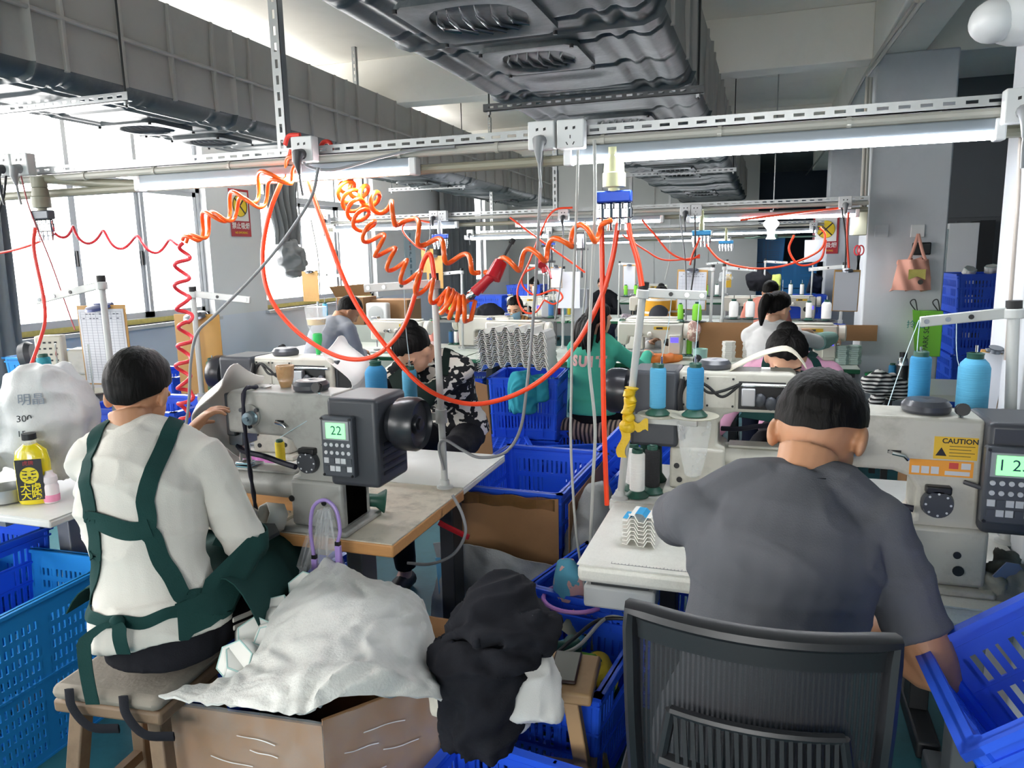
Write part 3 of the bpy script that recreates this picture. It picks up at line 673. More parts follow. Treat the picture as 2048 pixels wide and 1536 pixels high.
# ---------------------------------------------------------------- flatbed sewing machines in the farther rows
fl_m = M('flatbed_cream', '#d3d0c5', .4, var=.04, scale=8); vio = M('violet_screen', '#5a4dff', .3, var=0, emit=.8)
def flatbed():
    t = thing('sewing_machine', '', 'sewing machine')
    G().bx(-.31, .19, -.09, .09, .0, .02).obj('bed_plate', M('bed_steel', '#9ea3a3', .3, .5, var=.06), t, bevel=.004)
    T = Matrix(((1, 0, 0, 0), (0, 0, 1, 0), (0, 1, 0, 0), (0, 0, 0, 1)))
    sil = [(.04, .02), (.19, .02), (.2, .1), (.2, .285), (-.3, .29), (-.31, .27), (-.31, .12), (-.235, .11), (-.22, .18), (.02, .17), (.04, .15)]
    G().prism(sil, -.06, .06, T).obj('body', fl_m, t, bevel=.012)
    G().lathe([(0, 0), (.03, 0), (.06, .01), (.064, .05), (.055, .06), (.02, .055), (0, .06)], (.2, 0, .225), (1, 0, 0), 24).obj('handwheel', fl_m, t)
    G().bx(-.28, .17, -.05, .05, .29, .3).obj('top_cover', fl_m, t, bevel=.005)
    G().bx(-.02, .1, -.0635, -.06, .238, .262).obj('name_plate', yel_m, t)
    G().bx(0, .05, -.0645, -.0635, .243, .257).obj('name_mark', black_pl, t)
    cp = G().bx(.1, .19, -.085, -.06, .05, .2).obj('control_box', fl_m, t, bevel=.006)
    G().bx(.115, .175, -.087, -.085, .14, .18).obj('screen', vio, cp)
    G().bx(-.3, -.245, -.05, .02, .3, .325).obj('thread_guide', chrome, t, bevel=.004)
    G().cyl((-.27, -.02, .13), (-.27, -.02, .05), .006).obj('needle_bar', chrome, t)
    G().bx(-.295, -.25, -.045, .0, .022, .032).obj('presser_foot', chrome, t)
    for x, r in ((-.12, .016), (-.16, .012), (-.05, .02)): G().lathe([(0, 0), (r, 0), (r*1.1, .008), (r*.6, .02), (0, .02)], (x, -.06, .2), (0, -1, 0), 16).obj('tension_dial', chrome if r < .02 else fl_m, t)
    G().lathe([(0, 0), (.028, 0), (.03, .01), (0, .02)], (.09, -.06, .14), (0, -1, 0), 16).obj('stitch_dial', black_pl, t)
    return t
FB = None
for (x, y, rz, l) in ((-3.05, 6.0, 0, 'cream flatbed sewing machine in front of the man in the grey jumper'), (-1.95, 6.0, 0, 'cream flatbed sewing machine in front of the stacked hexagon shells'), (-.82, 6.02, 0, 'cream flatbed sewing machine at the elbow of the woman in green'),
    (.3, 6.0, 0, 'cream flatbed sewing machine in front of the ponytailed woman'), (-2.5, 6.45, PI, 'cream flatbed sewing machine seen from behind, at the woman with the face mask'), (-.95, 6.45, PI, 'cream flatbed sewing machine seen from behind, at the man in the dark cap'),
    (-3.0, 9.6, 0, 'small far cream sewing machine left of the black jacket heap'), (-1.35, 9.6, 0, 'far cream sewing machine in front of the person in the mustard top'), (-.2, 9.6, 0, 'far cream sewing machine in front of the man in coral'), (.35, 9.62, 0, 'far cream sewing machine next to the farther column'), (-2.7, 10.05, PI, 'far cream sewing machine seen from behind, at the person in black'), (-1.9, 13.2, 0, 'tiny farthest cream sewing machine by the end wall')):
    if FB is None: FB = flatbed(); FB.location = (x, y, .78); FB['label'] = l
    else: clone(FB, (x, y, .78), rz, l)
# ---------------------------------------------------------------- people
skin = M('skin', '#b58463', .5, var=.08, scale=25, bump=.03, bs=120)
skin2 = M('skin_fair', '#d9a98a', .5, var=.06, scale=25, bump=.03, bs=120)
hair_m = M('black_hair', '#0c0a09', .62, spec=.18, var=.35, scale=30, bump=.5, bs=70, stretch=(1, 1, .12))
lip_m = M('lip', '#a8584e', .5, var=.05); eye_m = M('eye_dark', '#17110f', .3, var=0)
def nzz(p, f): return noise.noise(p*f)
def voxel(g, vs, name, mat, parent, smooth_it=3, disp=None, recenter=False):
    tmp = g.obj('tmp', mat, recenter=False)
    r = tmp.modifiers.new('r', 'REMESH'); r.mode = 'VOXEL'; r.voxel_size = vs
    s = tmp.modifiers.new('s', 'SMOOTH'); s.factor = .5; s.iterations = smooth_it
    dg = bpy.context.evaluated_depsgraph_get(); ev = tmp.evaluated_get(dg)
    me = bpy.data.meshes.new_from_object(ev, depsgraph=dg); bpy.data.objects.remove(tmp)
    me.name = name; me.materials.clear(); me.materials.append(mat)
    if disp:
        ns = [v.normal.copy() for v in me.vertices]
        for v, n in zip(me.vertices, ns): v.co += n*disp(v.co)
    me.polygons.foreach_set('use_smooth', [True]*len(me.polygons))
    o = bpy.data.objects.new(name, me); COL.objects.link(o)
    if parent: o.parent = parent
    return o
def ik(a, b, l1, l2, pole):
    a = Vector(a); b = Vector(b); d = b-a; L = min(d.length, (l1+l2)*.985); d.normalize(); b = a+d*L
    x = (l1*l1-l2*l2+L*L)/(2*L); h = math.sqrt(max(l1*l1-x*x, 0)); p = Vector(pole); p = (p-d*p.dot(d)).normalized()
    return a+d*x+p*h, b
def dirv(a): return Vector((0, math.sin(a), math.cos(a)))
def hand(g, w, d, n, side, curl=.5, s=1.0):
    """palm from wrist w along d; n = palm normal (towards palm); side +1 right hand"""
    d = Vector(d).normalized(); n = Vector(n); n = (n-d*n.dot(d)).normalized(); x = d.cross(n)*side
    w = Vector(w)
    g.tube([w-d*.02*s, w+d*.02*s, w+d*.06*s, w+d*.092*s], [(.026*s, .02*s), (.034*s, .019*s), (.043*s, .016*s), (.042*s, .012*s)], 12, up=x)
    for i, (L, off) in enumerate(((.07, .033), (.08, .011), (.075, -.011), (.058, -.033))):
        p = w+d*.088*s+x*off*s; dd = (d+x*off*2.2).normalized(); pts = [p]; a = curl*(.55+.12*i); t = 0
        for k, f in enumerate((.45, .32, .28)):
            t += a*(.7 if k == 0 else 1); v = dd*math.cos(t)+n*math.sin(t); p = p+v*L*f*s; pts.append(p)
        g.tube(pts, [.0095*s, .0088*s, .008*s, .0065*s], 8)
    p = w+d*.028*s+x*.03*s
    g.tube([p, p+(x*.6+d*.65+n*.35).normalized()*.036*s, p+(x*.6+d*.65+n*.35).normalized()*.034*s+(d*.85+n*.4+x*.1).normalized()*.032*s, p+(x*.6+d*.65+n*.35).normalized()*.034*s+(d*.8+n*.6).normalized()*.058*s], [.0125*s, .011*s, .0095*s, .007*s], 8)
def person(label, head_at, rz=0, lean=.3, pitch=.5, hyaw=0, hroll=0, sk=None, shirt=None, sleeve='long', trousers=None, hair='short', hands=None, s=1.0, fine=False, female=False, face=False, seat=None, curl=.6, chairless=False, wr=1.0, twist=0, poles=None, side=0, girth=1.0, band=None, hs=1.0, hair_mat=None):
    sk = sk or skin; hm = hair_mat or hair_m
    k = .93*s if female else s
    a1, a2, a3 = lean*.45, lean*1.0, lean*1.55
    pel = Vector((0, 0, 0)); waist = pel+dirv(a1)*.17*k; chest = waist+dirv(a2)*.2*k; nb = chest+dirv(a3)*.16*k
    waist.x += side*.25; chest.x += side*.65; nb.x += side
    ha = (a3+pitch)/2; hb = nb+dirv(a3*.6+pitch*.4)*.052*k+Vector((side*.2, 0, 0))
    HR = Matrix.Rotation(-hyaw, 3, 'Z') @ Matrix.Rotation(hroll, 3, 'Y') @ Matrix.Rotation(-pitch, 3, 'X')
    hc = hb+HR @ Vector((0, .022, .1))*k
    # world placing: head centre given, seat height follows
    RZ = Matrix.Rotation(rz, 3, 'Z'); off = RZ @ hc
    base = Vector(head_at)-off; sh = base.z if seat is None else seat
    up = Vector((0, 0, sh)); loc = Vector((base.x, base.y, 0))
    pel, waist, chest, nb, hb, hc = [q+up for q in (pel, waist, chest, nb, hb, hc)]
    sw = (.155 if female else .17)*k
    shl = {}
    arms = {}
    for sd in (-1, 1):
        S = chest+dirv(a3)*.09*k+Vector((sd*sw, .02+twist*sd*.05, 0)); shl[sd] = S
        if hands and hands.get(sd): T_ = RZ.inverted() @ (Vector(hands[sd])-loc)
        else: T_ = Vector((sd*.1, max(.38, chest.y+.3), .84))
        E_, Wp = ik(S, T_, .29*k, .255*k, (poles or {}).get(sd, (sd*.55, -.35, -.75))); arms[sd] = (S, E_, Wp, T_)
    hip = {sd: pel+Vector((sd*.085*k, .02, -.02)) for sd in (-1, 1)}
    legs = {}
    for sd in (-1, 1):
        K = hip[sd]+Vector((sd*.07, .41*k, -.02)); A = Vector((K.x, K.y-.06, .09)); legs[sd] = (hip[sd], K, A)
    def torso(g, e, top=True):
        f = (.94 if not female else .9)*girth
        pts = spl([pel-Vector((0, 0, .06)), pel+(waist-pel)*.3, waist, waist+(chest-waist)*.55, chest, chest+(nb-chest)*.62, nb+(hb-nb)*.12], 3)
        rr = [(.15, .11), (.168 if not female else .175, .122), (.148, .108), (.16, .115), (.172, .12), (.145, .1), (.07, .068)]
        rad = []
        for i in range(len(pts)):
            t = i/3; j = min(int(t), 5); w = t-j; w = w*w*(3-2*w) if j < 5 else w
            a = rr[j]; b = rr[j+1]; rad.append(((a[0]*(1-w)+b[0]*w)*f*k+e, (a[1]*(1-w)+b[1]*w)*f*k+e))
        g.tube(pts, rad, 24, up=(1, 0, 0))
        for sd in (-1, 1):
            g.tube(spl([nb+(hb-nb)*.2, nb*.55+shl[sd]*.45+dirv(a3)*.018*k, shl[sd]+Vector((0, 0, .0))], 4), [(.045+.012*math.sin(i/8*PI))*k+e for i in range(9)], 14)
            g.ell(shl[sd], (.058*f*k+e,)*3, 14, 10)
            g.tube([chest+Vector((sd*.1*k, 0, 0)), shl[sd]*.7+chest*.3, shl[sd]], [.075*f*k+e, .066*f*k+e, .055*f*k+e], 14)
    def arm(g, sd, e, t0, t1):
        S, E_, Wp, _ = arms[sd]; f = .88 if female else 1
        pts = [S, S*.6+E_*.4, E_*.93+S*.07, E_, E_*.93+Wp*.07, E_*.65+Wp*.35, Wp]; rad = [.053, .05, .043, .042, .043, .041, .027]
        L = [0, .2, .46, .5, .54, .68, 1.0]; P_ = []; R_ = []
        n = 24
        for i in range(n+1):
            t = t0+(t1-t0)*i/n
            j = max(q for q in range(7) if L[q] <= t+1e-9); j = min(j, 5); w = (t-L[j])/(L[j+1]-L[j])
            P_.append(pts[j].lerp(pts[j+1], w)); R_.append((rad[j]*(1-w)+rad[j+1]*w)*k*f+e)
        g.tube(P_, R_, 14)
    # --- body (one continuous surface)
    g = G(); torso(g, -.006)
    for sd in (-1, 1):
        arm(g, sd, 0, 0, 1); S, E_, Wp, T_ = arms[sd]
        d = (Wp-E_).normalized(); d = (d*.75+Vector((-sd*.1, .3, -.2))).normalized()
        hand(g, Wp, d, Vector((-sd*.35, .1, -1)), -sd, curl, k*(.95 if female else 1.02))
        h, K, A = legs[sd]
        g.tube([h, h.lerp(K, .5), K, K.lerp(A, .35), A], [.078*k, .07*k, .055*k, .054*k, .036*k], 14)
        g.tube([A, A+Vector((0, .06, -.04)), A+Vector((0, .17, -.06))], [.036, .034, .026], 10)
    kh = k*hs; hx = lambda x, y, z: hc+HR @ Vector((x, y, z))*kh
    RM = HR
    g.tube([nb-dirv(a3)*.03, nb.lerp(hb, .6), hx(0, -.03, -.06)], [(.068*k, .064*k), (.056*k, .056*k), (.056*k, .06*k)], 16)
    g.ell(hx(0, -.004, .02), (.074*kh, .092*kh, .094*kh), 20, 14, RM)
    g.ell(hx(0, .03, -.03), (.064*kh, .062*kh, .078*kh), 18, 12, RM)
    g.tube([hx(0, .03, -.05), hx(0, .055, -.098)], [(.054*kh, .05*kh), (.034*kh, .028*kh)], 14)
    g.tube([hx(0, .088, .012), hx(0, .102, -.018), hx(0, .09, -.034)], [.009*kh, .0125*kh, .012*kh], 8)
    for sd in (-1, 1):
        g.ell(hx(sd*.078, -.008, -.012), (.011*kh, .021*kh, .033*kh), 10, 8, RM @ Matrix.Rotation(sd*.25, 3, 'Z'))
        g.ell(hx(sd*.033, .07, .024), (.026*kh, .018*kh, .012*kh), 10, 6, RM)
    g.ell(hx(0, .083, -.056), (.026*kh, .012*kh, .011*kh), 10, 6, RM)
    body = voxel(g, .005 if fine else .0075, 'person', sk, None, 3)
    body.location = loc; body.rotation_euler = (0, 0, rz); tag(body, label, 'person')
    # --- clothes
    def cloth(name, gg, mat, vs, amp, fr=13):
        def dsp(p):
            q = Vector((p.x*.6, p.y*.6, p.z*1.0)); r = 1-2*abs(nzz(q, fr)); r2 = 1-2*abs(nzz(q+Vector((5, 2, 8)), fr*.45))
            return amp*(.55*r*max(r, 0)+.8*r2*max(r2, 0)-.15)
        return voxel(gg, vs, name, mat, body, 4, dsp)
    if shirt:
        g = G(); torso(g, .012)
        g.tube([nb-dirv(a3)*.05*k, nb, nb+(hb-nb)*.45], [(.1*k, .085*k), (.083*k, .078*k), (.071*k, .069*k)], 18, up=(1, 0, 0))
        g.tube([pel-Vector((0, 0, .015)), pel+(waist-pel)*.5], [(.19*k, .15*k), (.176*k, .14*k)], 22, up=(1, 0, 0))
        for sd in (-1, 1): arm(g, sd, .012 if sleeve == 'short' else .011, 0, {'long': .97, 'short': .37, 'elbow': .8}[sleeve])
        so = cloth('shirt', g, shirt, .006 if fine else .009, .006*wr)
        # neckband
        G().tube([nb+(hb-nb)*.42+Vector((.073*k*math.cos(t), .07*k*math.sin(t)+.004, -.012*math.sin(t)*1.6)) for t in [2*PI*i/24 for i in range(24)]], .0075, 8, closed=True).obj('neckband', band or shirt, so)
    else: so = None
    if trousers:
        g = G()
        g.tube([pel-Vector((0, 0, .075)), pel+Vector((0, 0, .0)), pel+(waist-pel)*.3], [(.16*k, .13*k), (.163*k, .125*k), (.14*k, .105*k)], 20, up=(1, 0, 0))
        for sd in (-1, 1):
            h, K, A = legs[sd]; g.tube(spl([h, h.lerp(K, .5), K+Vector((0, .01, .005)), K.lerp(A, .4), A+Vector((0, 0, .02))], 3), [(.093, .09, .085, .08, .078, .076, .07, .07, .068, .064, .06, .058, .056)[i]*k for i in range(13)], 14)
        cloth('trousers', g, trousers, .009, .005)
    for sd in (-1, 1):
        A = legs[sd][2]; G().tube([A+Vector((0, -.04, -.05)), A+Vector((0, .06, -.045)), A+Vector((0, .2, -.06))], [(.038, .04), (.046, .045), (.038, .026)], 12, up=(1, 0, 0)).obj('shoe', black_rub, body)
    # --- hair
    if hair and hair != 'cap':
        def tmax(az):
            fr = math.cos(az)           # az = 0 at the front
            if hair in ('short', 'crop'): return math.radians(58 if fr > .75 else 58+(.75-fr)/1.75*(80 if hair == 'short' else 72)) +.02*math.sin(az*7+1)
            return math.radians(56 if fr > .8 else 56+(.8-fr)/1.8*82)+.03*math.sin(az*13)
        th0 = .014 if hair != 'crop' else .007
        def fn(u, v):
            az = 2*PI*u; th = max(v, .004)*tmax(az); e = .006+th0*(1-.75*v**3)
            e += .0045*noise.noise(Vector((math.sin(az)*9, math.cos(az)*9, th*2.2+hc.x)))*(0 if v > .95 else 1)
            p = Vector(((.074+e)*math.sin(th)*math.sin(az), (.094+e)*math.sin(th)*math.cos(az), (.095+e)*math.cos(th)))
            if th > 1.75: p.y *= .93
            return hx(p.x, p.y-.006, p.z+.02)
        ho = G().sheet(fn, 72, 22, .006).obj('hair', hm, body, ang=60)
        strand = []
        if hair == 'pony': strand = [([hx(0, -.085, .05), hx(0, -.135, .04), hx(-.0, -.155, -.05), hx(-.0, -.13, -.17)], (.024, .042, .038, .01))]
        if hair == 'bun': ho2 = G().ell(hx(0, -.08, .085), (.045*k, .045*k, .04*k), 16, 10).obj('hair_bun', hm, body)
        if hair == 'long': strand = [([hx(x, -.07, .03), hx(x*1.25, -.115, -.05), hx(x*1.45, -.125, -.15), hx(x*1.5, -.10, -.27)], (.03, .042, .04, .012)) for x in (-.05, -.018, .018, .05)]+[([hx(sd*.075, .0, .03), hx(sd*.092, -.03, -.06), hx(sd*.09, -.06, -.17)], (.018, .03, .012)) for sd in (-1, 1)]
        if strand:
            g = G()
            for pts, rr in strand:
                q = spl(pts, 6); R_ = [rr[min(int(i/6), len(rr)-1)]*(1-(i/6 % 1))+rr[min(int(i/6)+1, len(rr)-1)]*(i/6 % 1) for i in range(len(q))]
                g.tube(q, R_, 12)
            voxel(g, .007, 'ponytail' if hair == 'pony' else 'long_hair', hm, body, 2, lambda p: .004*noise.noise(Vector((p.x*60, p.y*60, p.z*6))))
    if hair == 'cap':
        cm = M('dark_cap', '#23252b', .8, var=.1)
        G().sheet(lambda u, v: hx(.086*math.sin(v*1.45)*math.sin(2*PI*u), .1*math.sin(v*1.45)*math.cos(2*PI*u)-.004, .02+.108*math.cos(v*1.45)), 32, 12, .004).obj('cap', cm, body)
        G().sheet(lambda u, v: hx((u-.5)*.15, .09+.06*v*math.sin(PI*(.15+.7*u)), .035-.01*v), 10, 5, .004).obj('cap_brim', cm, body)
    if face:
        for sd in (-1, 1):
            G().ell(hx(sd*.032, .0835, .008), (.014*k, .006*k, .0045*k), 10, 6, RM).obj('eye', eye_m, body)
            G().tube([hx(sd*.016, .091, .028), hx(sd*.034, .089, .034), hx(sd*.052, .076, .03)], .0032, 6).obj('eyebrow', hair_m, body)
        if face != 'mask':
            G().tube([hx(-.022, .09, -.056), hx(0, .097, -.054), hx(.022, .09, -.056)], [.003, .0055, .003], 8).obj('lips', lip_m, body)
    body['_'] = 0; del body['_']
    return dict(o=body, shirt=so, hx=hx, nb=nb, chest=chest, pel=pel, waist=waist, shl=shl, arms=arms, loc=loc, RM=RM, k=k, legs=legs)
def bvh_of(o):
    me = o.data; return BVHTree.FromPolygons([v.co.copy() for v in me.vertices], [tuple(p.vertices) for p in me.polygons])
def ribbon(bvh, pts, w, mat, name, parent, off=.004, nv=3, n=10):
    q = spl(pts, n); a = []; c_ = []
    for p in q:
        r = bvh.find_nearest(p); a.append(r[0]); c_.append(r[1])
    for _ in range(6):
        a = [a[0]]+[(a[i-1]+a[i]*2+a[i+1])/4 for i in range(1, len(a)-1)]+[a[-1]]; c_ = [c_[0]]+[(c_[i-1]+c_[i]*2+c_[i+1])/4 for i in range(1, len(c_)-1)]+[c_[-1]]
    pr = [(x, y.normalized()) for x, y in zip(a, c_)]
    def fn(u, v):
        i = min(int(round(u*(len(q)-1))), len(q)-1); c, nr = pr[i]
        t = (pr[min(i+1, len(q)-1)][0]-pr[max(i-1, 0)][0]).normalized(); b = t.cross(nr).normalized()
        p = c+b*(v-.5)*w
        r = bvh.find_nearest(p); p2 = r[0]; dd = max((p2-c).dot(nr), -.004); return p+nr*(dd+off+.002)
    return G().sheet(fn, len(q)-1, nv, -.0025).obj(name, mat, parent, ang=60)
def fabric(name, hexc, var=.06, bump=.15, bs=300, **k): return M(name, hexc, .9, var=var, bump=bump, bs=bs, spec=.25, **k)
white_f = fabric('white_sweater', '#cbc8c0'); green_f = fabric('dark_green_apron', '#173a37', .12); black_f = fabric('black_trousers', '#16161c'); navy_f = fabric('navy_trousers', '#23283a')
grey_f = fabric('grey_t_shirt', '#5c5d62', .05); pink_f = fabric('pink_top', '#d9a3bd'); jump_f = fabric('grey_jumper', '#8d9097', .1); teal_f = fabric('green_jersey', '#4fb79b'); coral_f = fabric('coral_top', '#e79684')
must_f = fabric('mustard_top', '#e0a32e'); dkf = fabric('black_top', '#1b1c22', .15)
def pattern_mat(name, a, b, scale, thr=.5):
    m = M(name, a, .9, var=0); nt = m.node_tree; N = nt.nodes; L = nt.links
    tc = N.new('ShaderNodeTexCoord'); vo = N.new('ShaderNodeTexVoronoi'); vo.feature = 'DISTANCE_TO_EDGE'; vo.inputs['Scale'].default_value = scale
    nz = N.new('ShaderNodeTexNoise'); nz.inputs['Scale'].default_value = scale*.8
    ad = N.new('ShaderNodeMixRGB'); ad.inputs[0].default_value = .12; L.new(tc.outputs['Object'], ad.inputs[1]); L.new(nz.outputs['Color'], ad.inputs[2]); L.new(ad.outputs[0], vo.inputs['Vector'])
    ma = N.new('ShaderNodeMath'); ma.operation = 'GREATER_THAN'; ma.inputs[1].default_value = thr; L.new(vo.outputs['Distance'], ma.inputs[0])
    mx = N.new('ShaderNodeMix'); mx.data_type = 'RGBA'; mx.inputs[6].default_value = lin(a)+[1]; mx.inputs[7].default_value = lin(b)+[1]
    L.new(ma.outputs[0], mx.inputs[0]); L.new(mx.outputs[2], N['Principled BSDF'].inputs['Base Color']); return m
def stripe_mat(name, a, b, scale, axis='X', thr=.5):
    m = M(name, a, .9, var=0); nt = m.node_tree; N = nt.nodes; L = nt.links
    tc = N.new('ShaderNodeTexCoord'); wv = N.new('ShaderNodeTexWave'); wv.bands_direction = axis; wv.inputs['Scale'].default_value = scale; wv.inputs['Distortion'].default_value = .6
    L.new(tc.outputs['Object'], wv.inputs['Vector'])
    ma = N.new('ShaderNodeMath'); ma.operation = 'GREATER_THAN'; ma.inputs[1].default_value = thr; L.new(wv.outputs[1], ma.inputs[0])
    mx = N.new('ShaderNodeMix'); mx.data_type = 'RGBA'; mx.inputs[6].default_value = lin(a)+[1]; mx.inputs[7].default_value = lin(b)+[1]
    L.new(ma.outputs[0], mx.inputs[0]); L.new(mx.outputs[2], N['Principled BSDF'].inputs['Base Color']); return m
# 1 -- man with the green apron, back to the camera, left
PA = person('man in white sweater and dark green apron sewing, seen from behind at left', P(277, 788, 2.08), .3, lean=.34, pitch=.5, hyaw=.0, side=-.11, hs=1.07, shirt=white_f, trousers=black_f, hair='short', fine=True,
            hands={1: P(450, 1015, 2.22), -1: P(372, 872, 2.2)}, s=.91, poles={1: (.5, -.2, -1)}, wr=1.9)
b = bvh_of(PA['shirt']); nb, ch, wa, pe, sh_ = PA['nb'], PA['chest'], PA['waist'], PA['pel'], PA['shl']
ap = PA['o']
bk = V(0, -.3, 0)
mid = ch.lerp(wa, .1)
for sd in (-1, 1):
    ribbon(b, [sh_[sd]*.62+nb*.38+V(0, .02, .1), nb*.4+sh_[sd]*.6+V(0, -.08, .02), ch+V(sd*.095, -.2, .02), mid+V(sd*.1, -.2, -.02), wa+V(sd*.15, -.17, .05), wa+V(sd*.2, -.06, -.06)], .042, green_f, 'apron_strap', ap, n=12)
ribbon(b, [mid+V(-.11, -.2, .0), mid+V(0, -.22, .005), mid+V(.11, -.2, .0)], .045, green_f, 'apron_cross_strap', ap, off=.0065)
w0 = pe.lerp(wa, .55)
ribbon(b, [w0+V(-.22, .0, .0), w0+V(-.15, -.15, -.0), w0+V(0, -.2, -.012), w0+V(.13, -.15, .0), w0+V(.21, -.02, .03)], .03, green_f, 'apron_tie', ap, n=12)
kn = b.find_nearest(w0+V(-.03, -.2, -.01))[0]
G().ell(kn+V(0, -.012, 0), (.018, .014, .016)).obj('apron_knot', green_f, ap)
for a_, dx, L_ in ((0, -.075, .23), (1, .015, .085)):
    G().sheet(lambda u, v: kn+V(dx*smooth(0, .35, u)+(v-.5)*.034, -.016-.014*math.sin(u*PI)-.01*u, .012*math.sin(u*PI)-L_*max(0, u-.1)), 14, 3, .002).obj('apron_tail', green_f, ap)
def panel(u, v):   # apron skirt across lap and right flank
    an = -.75+u*2.6; z = w0.z+.13-.16*v-(.1*u*v)
    r = b.find_nearest(V(.3*math.cos(an-.25), w0.y+.3*math.sin(an-.1), z)); return r[0]+r[1]*.009
G().sheet(panel, 30, 10, -.003).obj('apron_bib', green_f, ap, ang=60)
def lap(u, v):
    y = pe.y+.0+.52*v; x = .25-.50*u; return V(x, y, pe.z+.118-.045*v+.012*math.sin(u*14+v*3)-.13*max(0, 1-u/.2)**2-.1*max(0, (u-.8)/.2)**2)
G().sheet(lap, 26, 16, .003).obj('apron_lap', green_f, ap, ang=60)
for z_ in (.0, .022):
    G().tube(spl([pe+V(.175, .02, -.0-z_), pe+V(.205, .12, -.015-z_), pe+V(.2, .25, -.012-z_), pe+V(.2, .4, -.012-z_)], 6), [(.007, .003)]*19, 6, up=(0, 0, 1)).obj('trouser_stripe', white_f, ap)
# 2 -- man in the grey T-shirt, right
PB = person('man in grey T-shirt bent over his machine, seen from behind at right', P(1637, 868, 1.6), .05, lean=.36, pitch=.85, hyaw=.35, side=.085, shirt=grey_f, sleeve='short', trousers=black_f, hair='crop', fine=True,
            poles={-1: (-.85, .15, -.2), 1: (.45, -.35, -1)}, hands={-1: V(.05, 1.82, 1.0), 1: V(.16, 1.66, .86)}, s=1.0, wr=1.5, band=dkf, hs=1.13)
# 3 -- woman in black with patterned sleeves, left, facing the camera
pat_bw = pattern_mat('black_white_print', '#17181c', '#e2ddd2', 12, .13)
PC = person('woman in black and white printed sleeves and dark apron bent over the left rear machine', PY(828, 700, 3.08), PI, lean=.62, pitch=.95, hyaw=.3, sk=skin2, shirt=pat_bw, trousers=black_f, hair='bun', female=True, face=True, hands={-1: V(-1.72, 2.82, .86), 1: V(-1.95, 2.85, .9)})
def apron_front(Pn, mat, zt=.2, zb=-.22):
    bb = bvh_of(Pn['shirt']); c = Pn['chest']
    def fn(u, v):
        p = c+V((u-.5)*.27, .3, zt*.35+(zb-zt*.35)*v); r = bb.find_nearest(p); return r[0]+r[1]*.01
    G().sheet(fn, 14, 14, -.003).obj('apron', mat, Pn['o'], ang=60)
    for sd in (-1, 1):
        ribbon(bb, [c+V(sd*.1, .2, .03), Pn['shl'][sd]*.6+Pn['nb']*.4+V(0, .02, .08), Pn['nb']*.5+Pn['shl'][sd]*.5+V(0, -.09, .02), c+V(sd*.06, -.2, 0)], .035, mat, 'apron_strap', Pn['o'])
apron_front(PC, fabric('apron_black_green', '#15231f'))
# 4 -- woman in pink
PD = person('woman in pink top and dark apron looking down behind the right rear machine', PY(1572, 715, 3.16), PI, lean=.85, pitch=.75, hyaw=-.1, side=.07, sk=skin2, shirt=pink_f, trousers=black_f, hair='bun', female=True, face=True, hands={-1: V(.12, 2.86, .92), 1: V(-.2, 2.88, .92)})
apron_front(PD, green_f)
# 5 -- man in grey jumper
person('man in grey jumper bent over a machine near the second window, from behind', PY(697, 622, 5.5), -.25, lean=.5, pitch=.8, hyaw=.5, shirt=jump_f, trousers=navy_f, hair='short')
# 6 -- woman in the green jersey
PG = person('woman in green jersey with pink lettering and long black hair, from behind', PY(1198, 640, 5.38), -.15, lean=.12, pitch=.15, hyaw=.6, sk=skin2, shirt=teal_f, trousers=black_f, hair='long', female=True, s=1.05, hands={1: V(-.85, 5.72, .86)})
bb = bvh_of(PG['shirt']); g = G()
for ch_, x in (('S', -.105), ('U', -.035), ('I', .03), ('T', .095)):
    q = G().text(ch_, .1, TR((x, 0, 0), PI/2), .0001, bold=.006)
    n0 = len(g.v)
    for v in q.v:
        r = bb.ray_cast(PG['chest']+V(v.x, -.6, v.z+.01), V(0, 1, 0)); v.x, v.y, v.z = r[0]+V(0, -.005-(.0006 if v.y < 0 else 0), 0)
    g.add(q.v, q.f)
g.obj('lettering', M('pink_print', '#e9b9b4', .8, var=.05), PG['o'], ang=60)
# 7 -- ponytail woman
PE = person('woman in white top with dark ponytail beside the grey column, from behind', PY(1556, 618, 5.5), -.1, lean=.3, pitch=.35, hyaw=.6, sk=skin2, shirt=fabric('white_top', '#e4e4e2'), trousers=navy_f, hair='pony', female=True, hands={1: PY(1680, 675, 5.9), -1: PY(1610, 660, 5.85)})
for sd in (1,):
    S, E_, Wp, _ = PE['arms'][sd]; G().tube([E_*.95+S*.05, E_*.55+Wp*.45, Wp*.92+E_*.08], [.062, .06, .045], 14).obj('oversleeve', fabric('grey_green_oversleeve', '#8fb5ab'), PE['o'])
G().ell(PE['hx'](0, -.108, .045), .018).obj('hair_tie', white_pl, PE['o'])
# 8.. farther people
person('person in coral top with short dark hair, from behind in the third row', PY(1540, 584, 9.05), -.1, lean=.55, pitch=.6, hyaw=.4, shirt=coral_f, trousers=navy_f, hair='short')
must_s = stripe_mat('mustard_striped', '#e0a32e', '#f0e6d8', 2.2, 'Z', .93)
person('person in mustard top with one pale stripe, bent low, from behind in the third row', PY(1322, 590, 9.2), 0, lean=.75, pitch=.9, shirt=must_s, trousers=navy_f, hair='bun', female=True)
person('man in white shirt and dark cap bent down, facing the camera in the second row', PY(1320, 637, 6.72), PI, lean=.6, pitch=.75, hyaw=.5, shirt=fabric('white_shirt', '#dadad6'), trousers=navy_f, hair='cap', face=True)
mask_s = stripe_mat('yellow_striped', '#cf9f62', '#7b5a3e', 9, 'X', .6)
PM = person('woman in pale blue face mask and tan striped top, second row', PY(1030, 618, 7.0), PI, lean=.35, pitch=.35, sk=skin2, shirt=mask_s, trousers=navy_f, hair='bun', female=True, face='mask')
hxm = PM['hx']
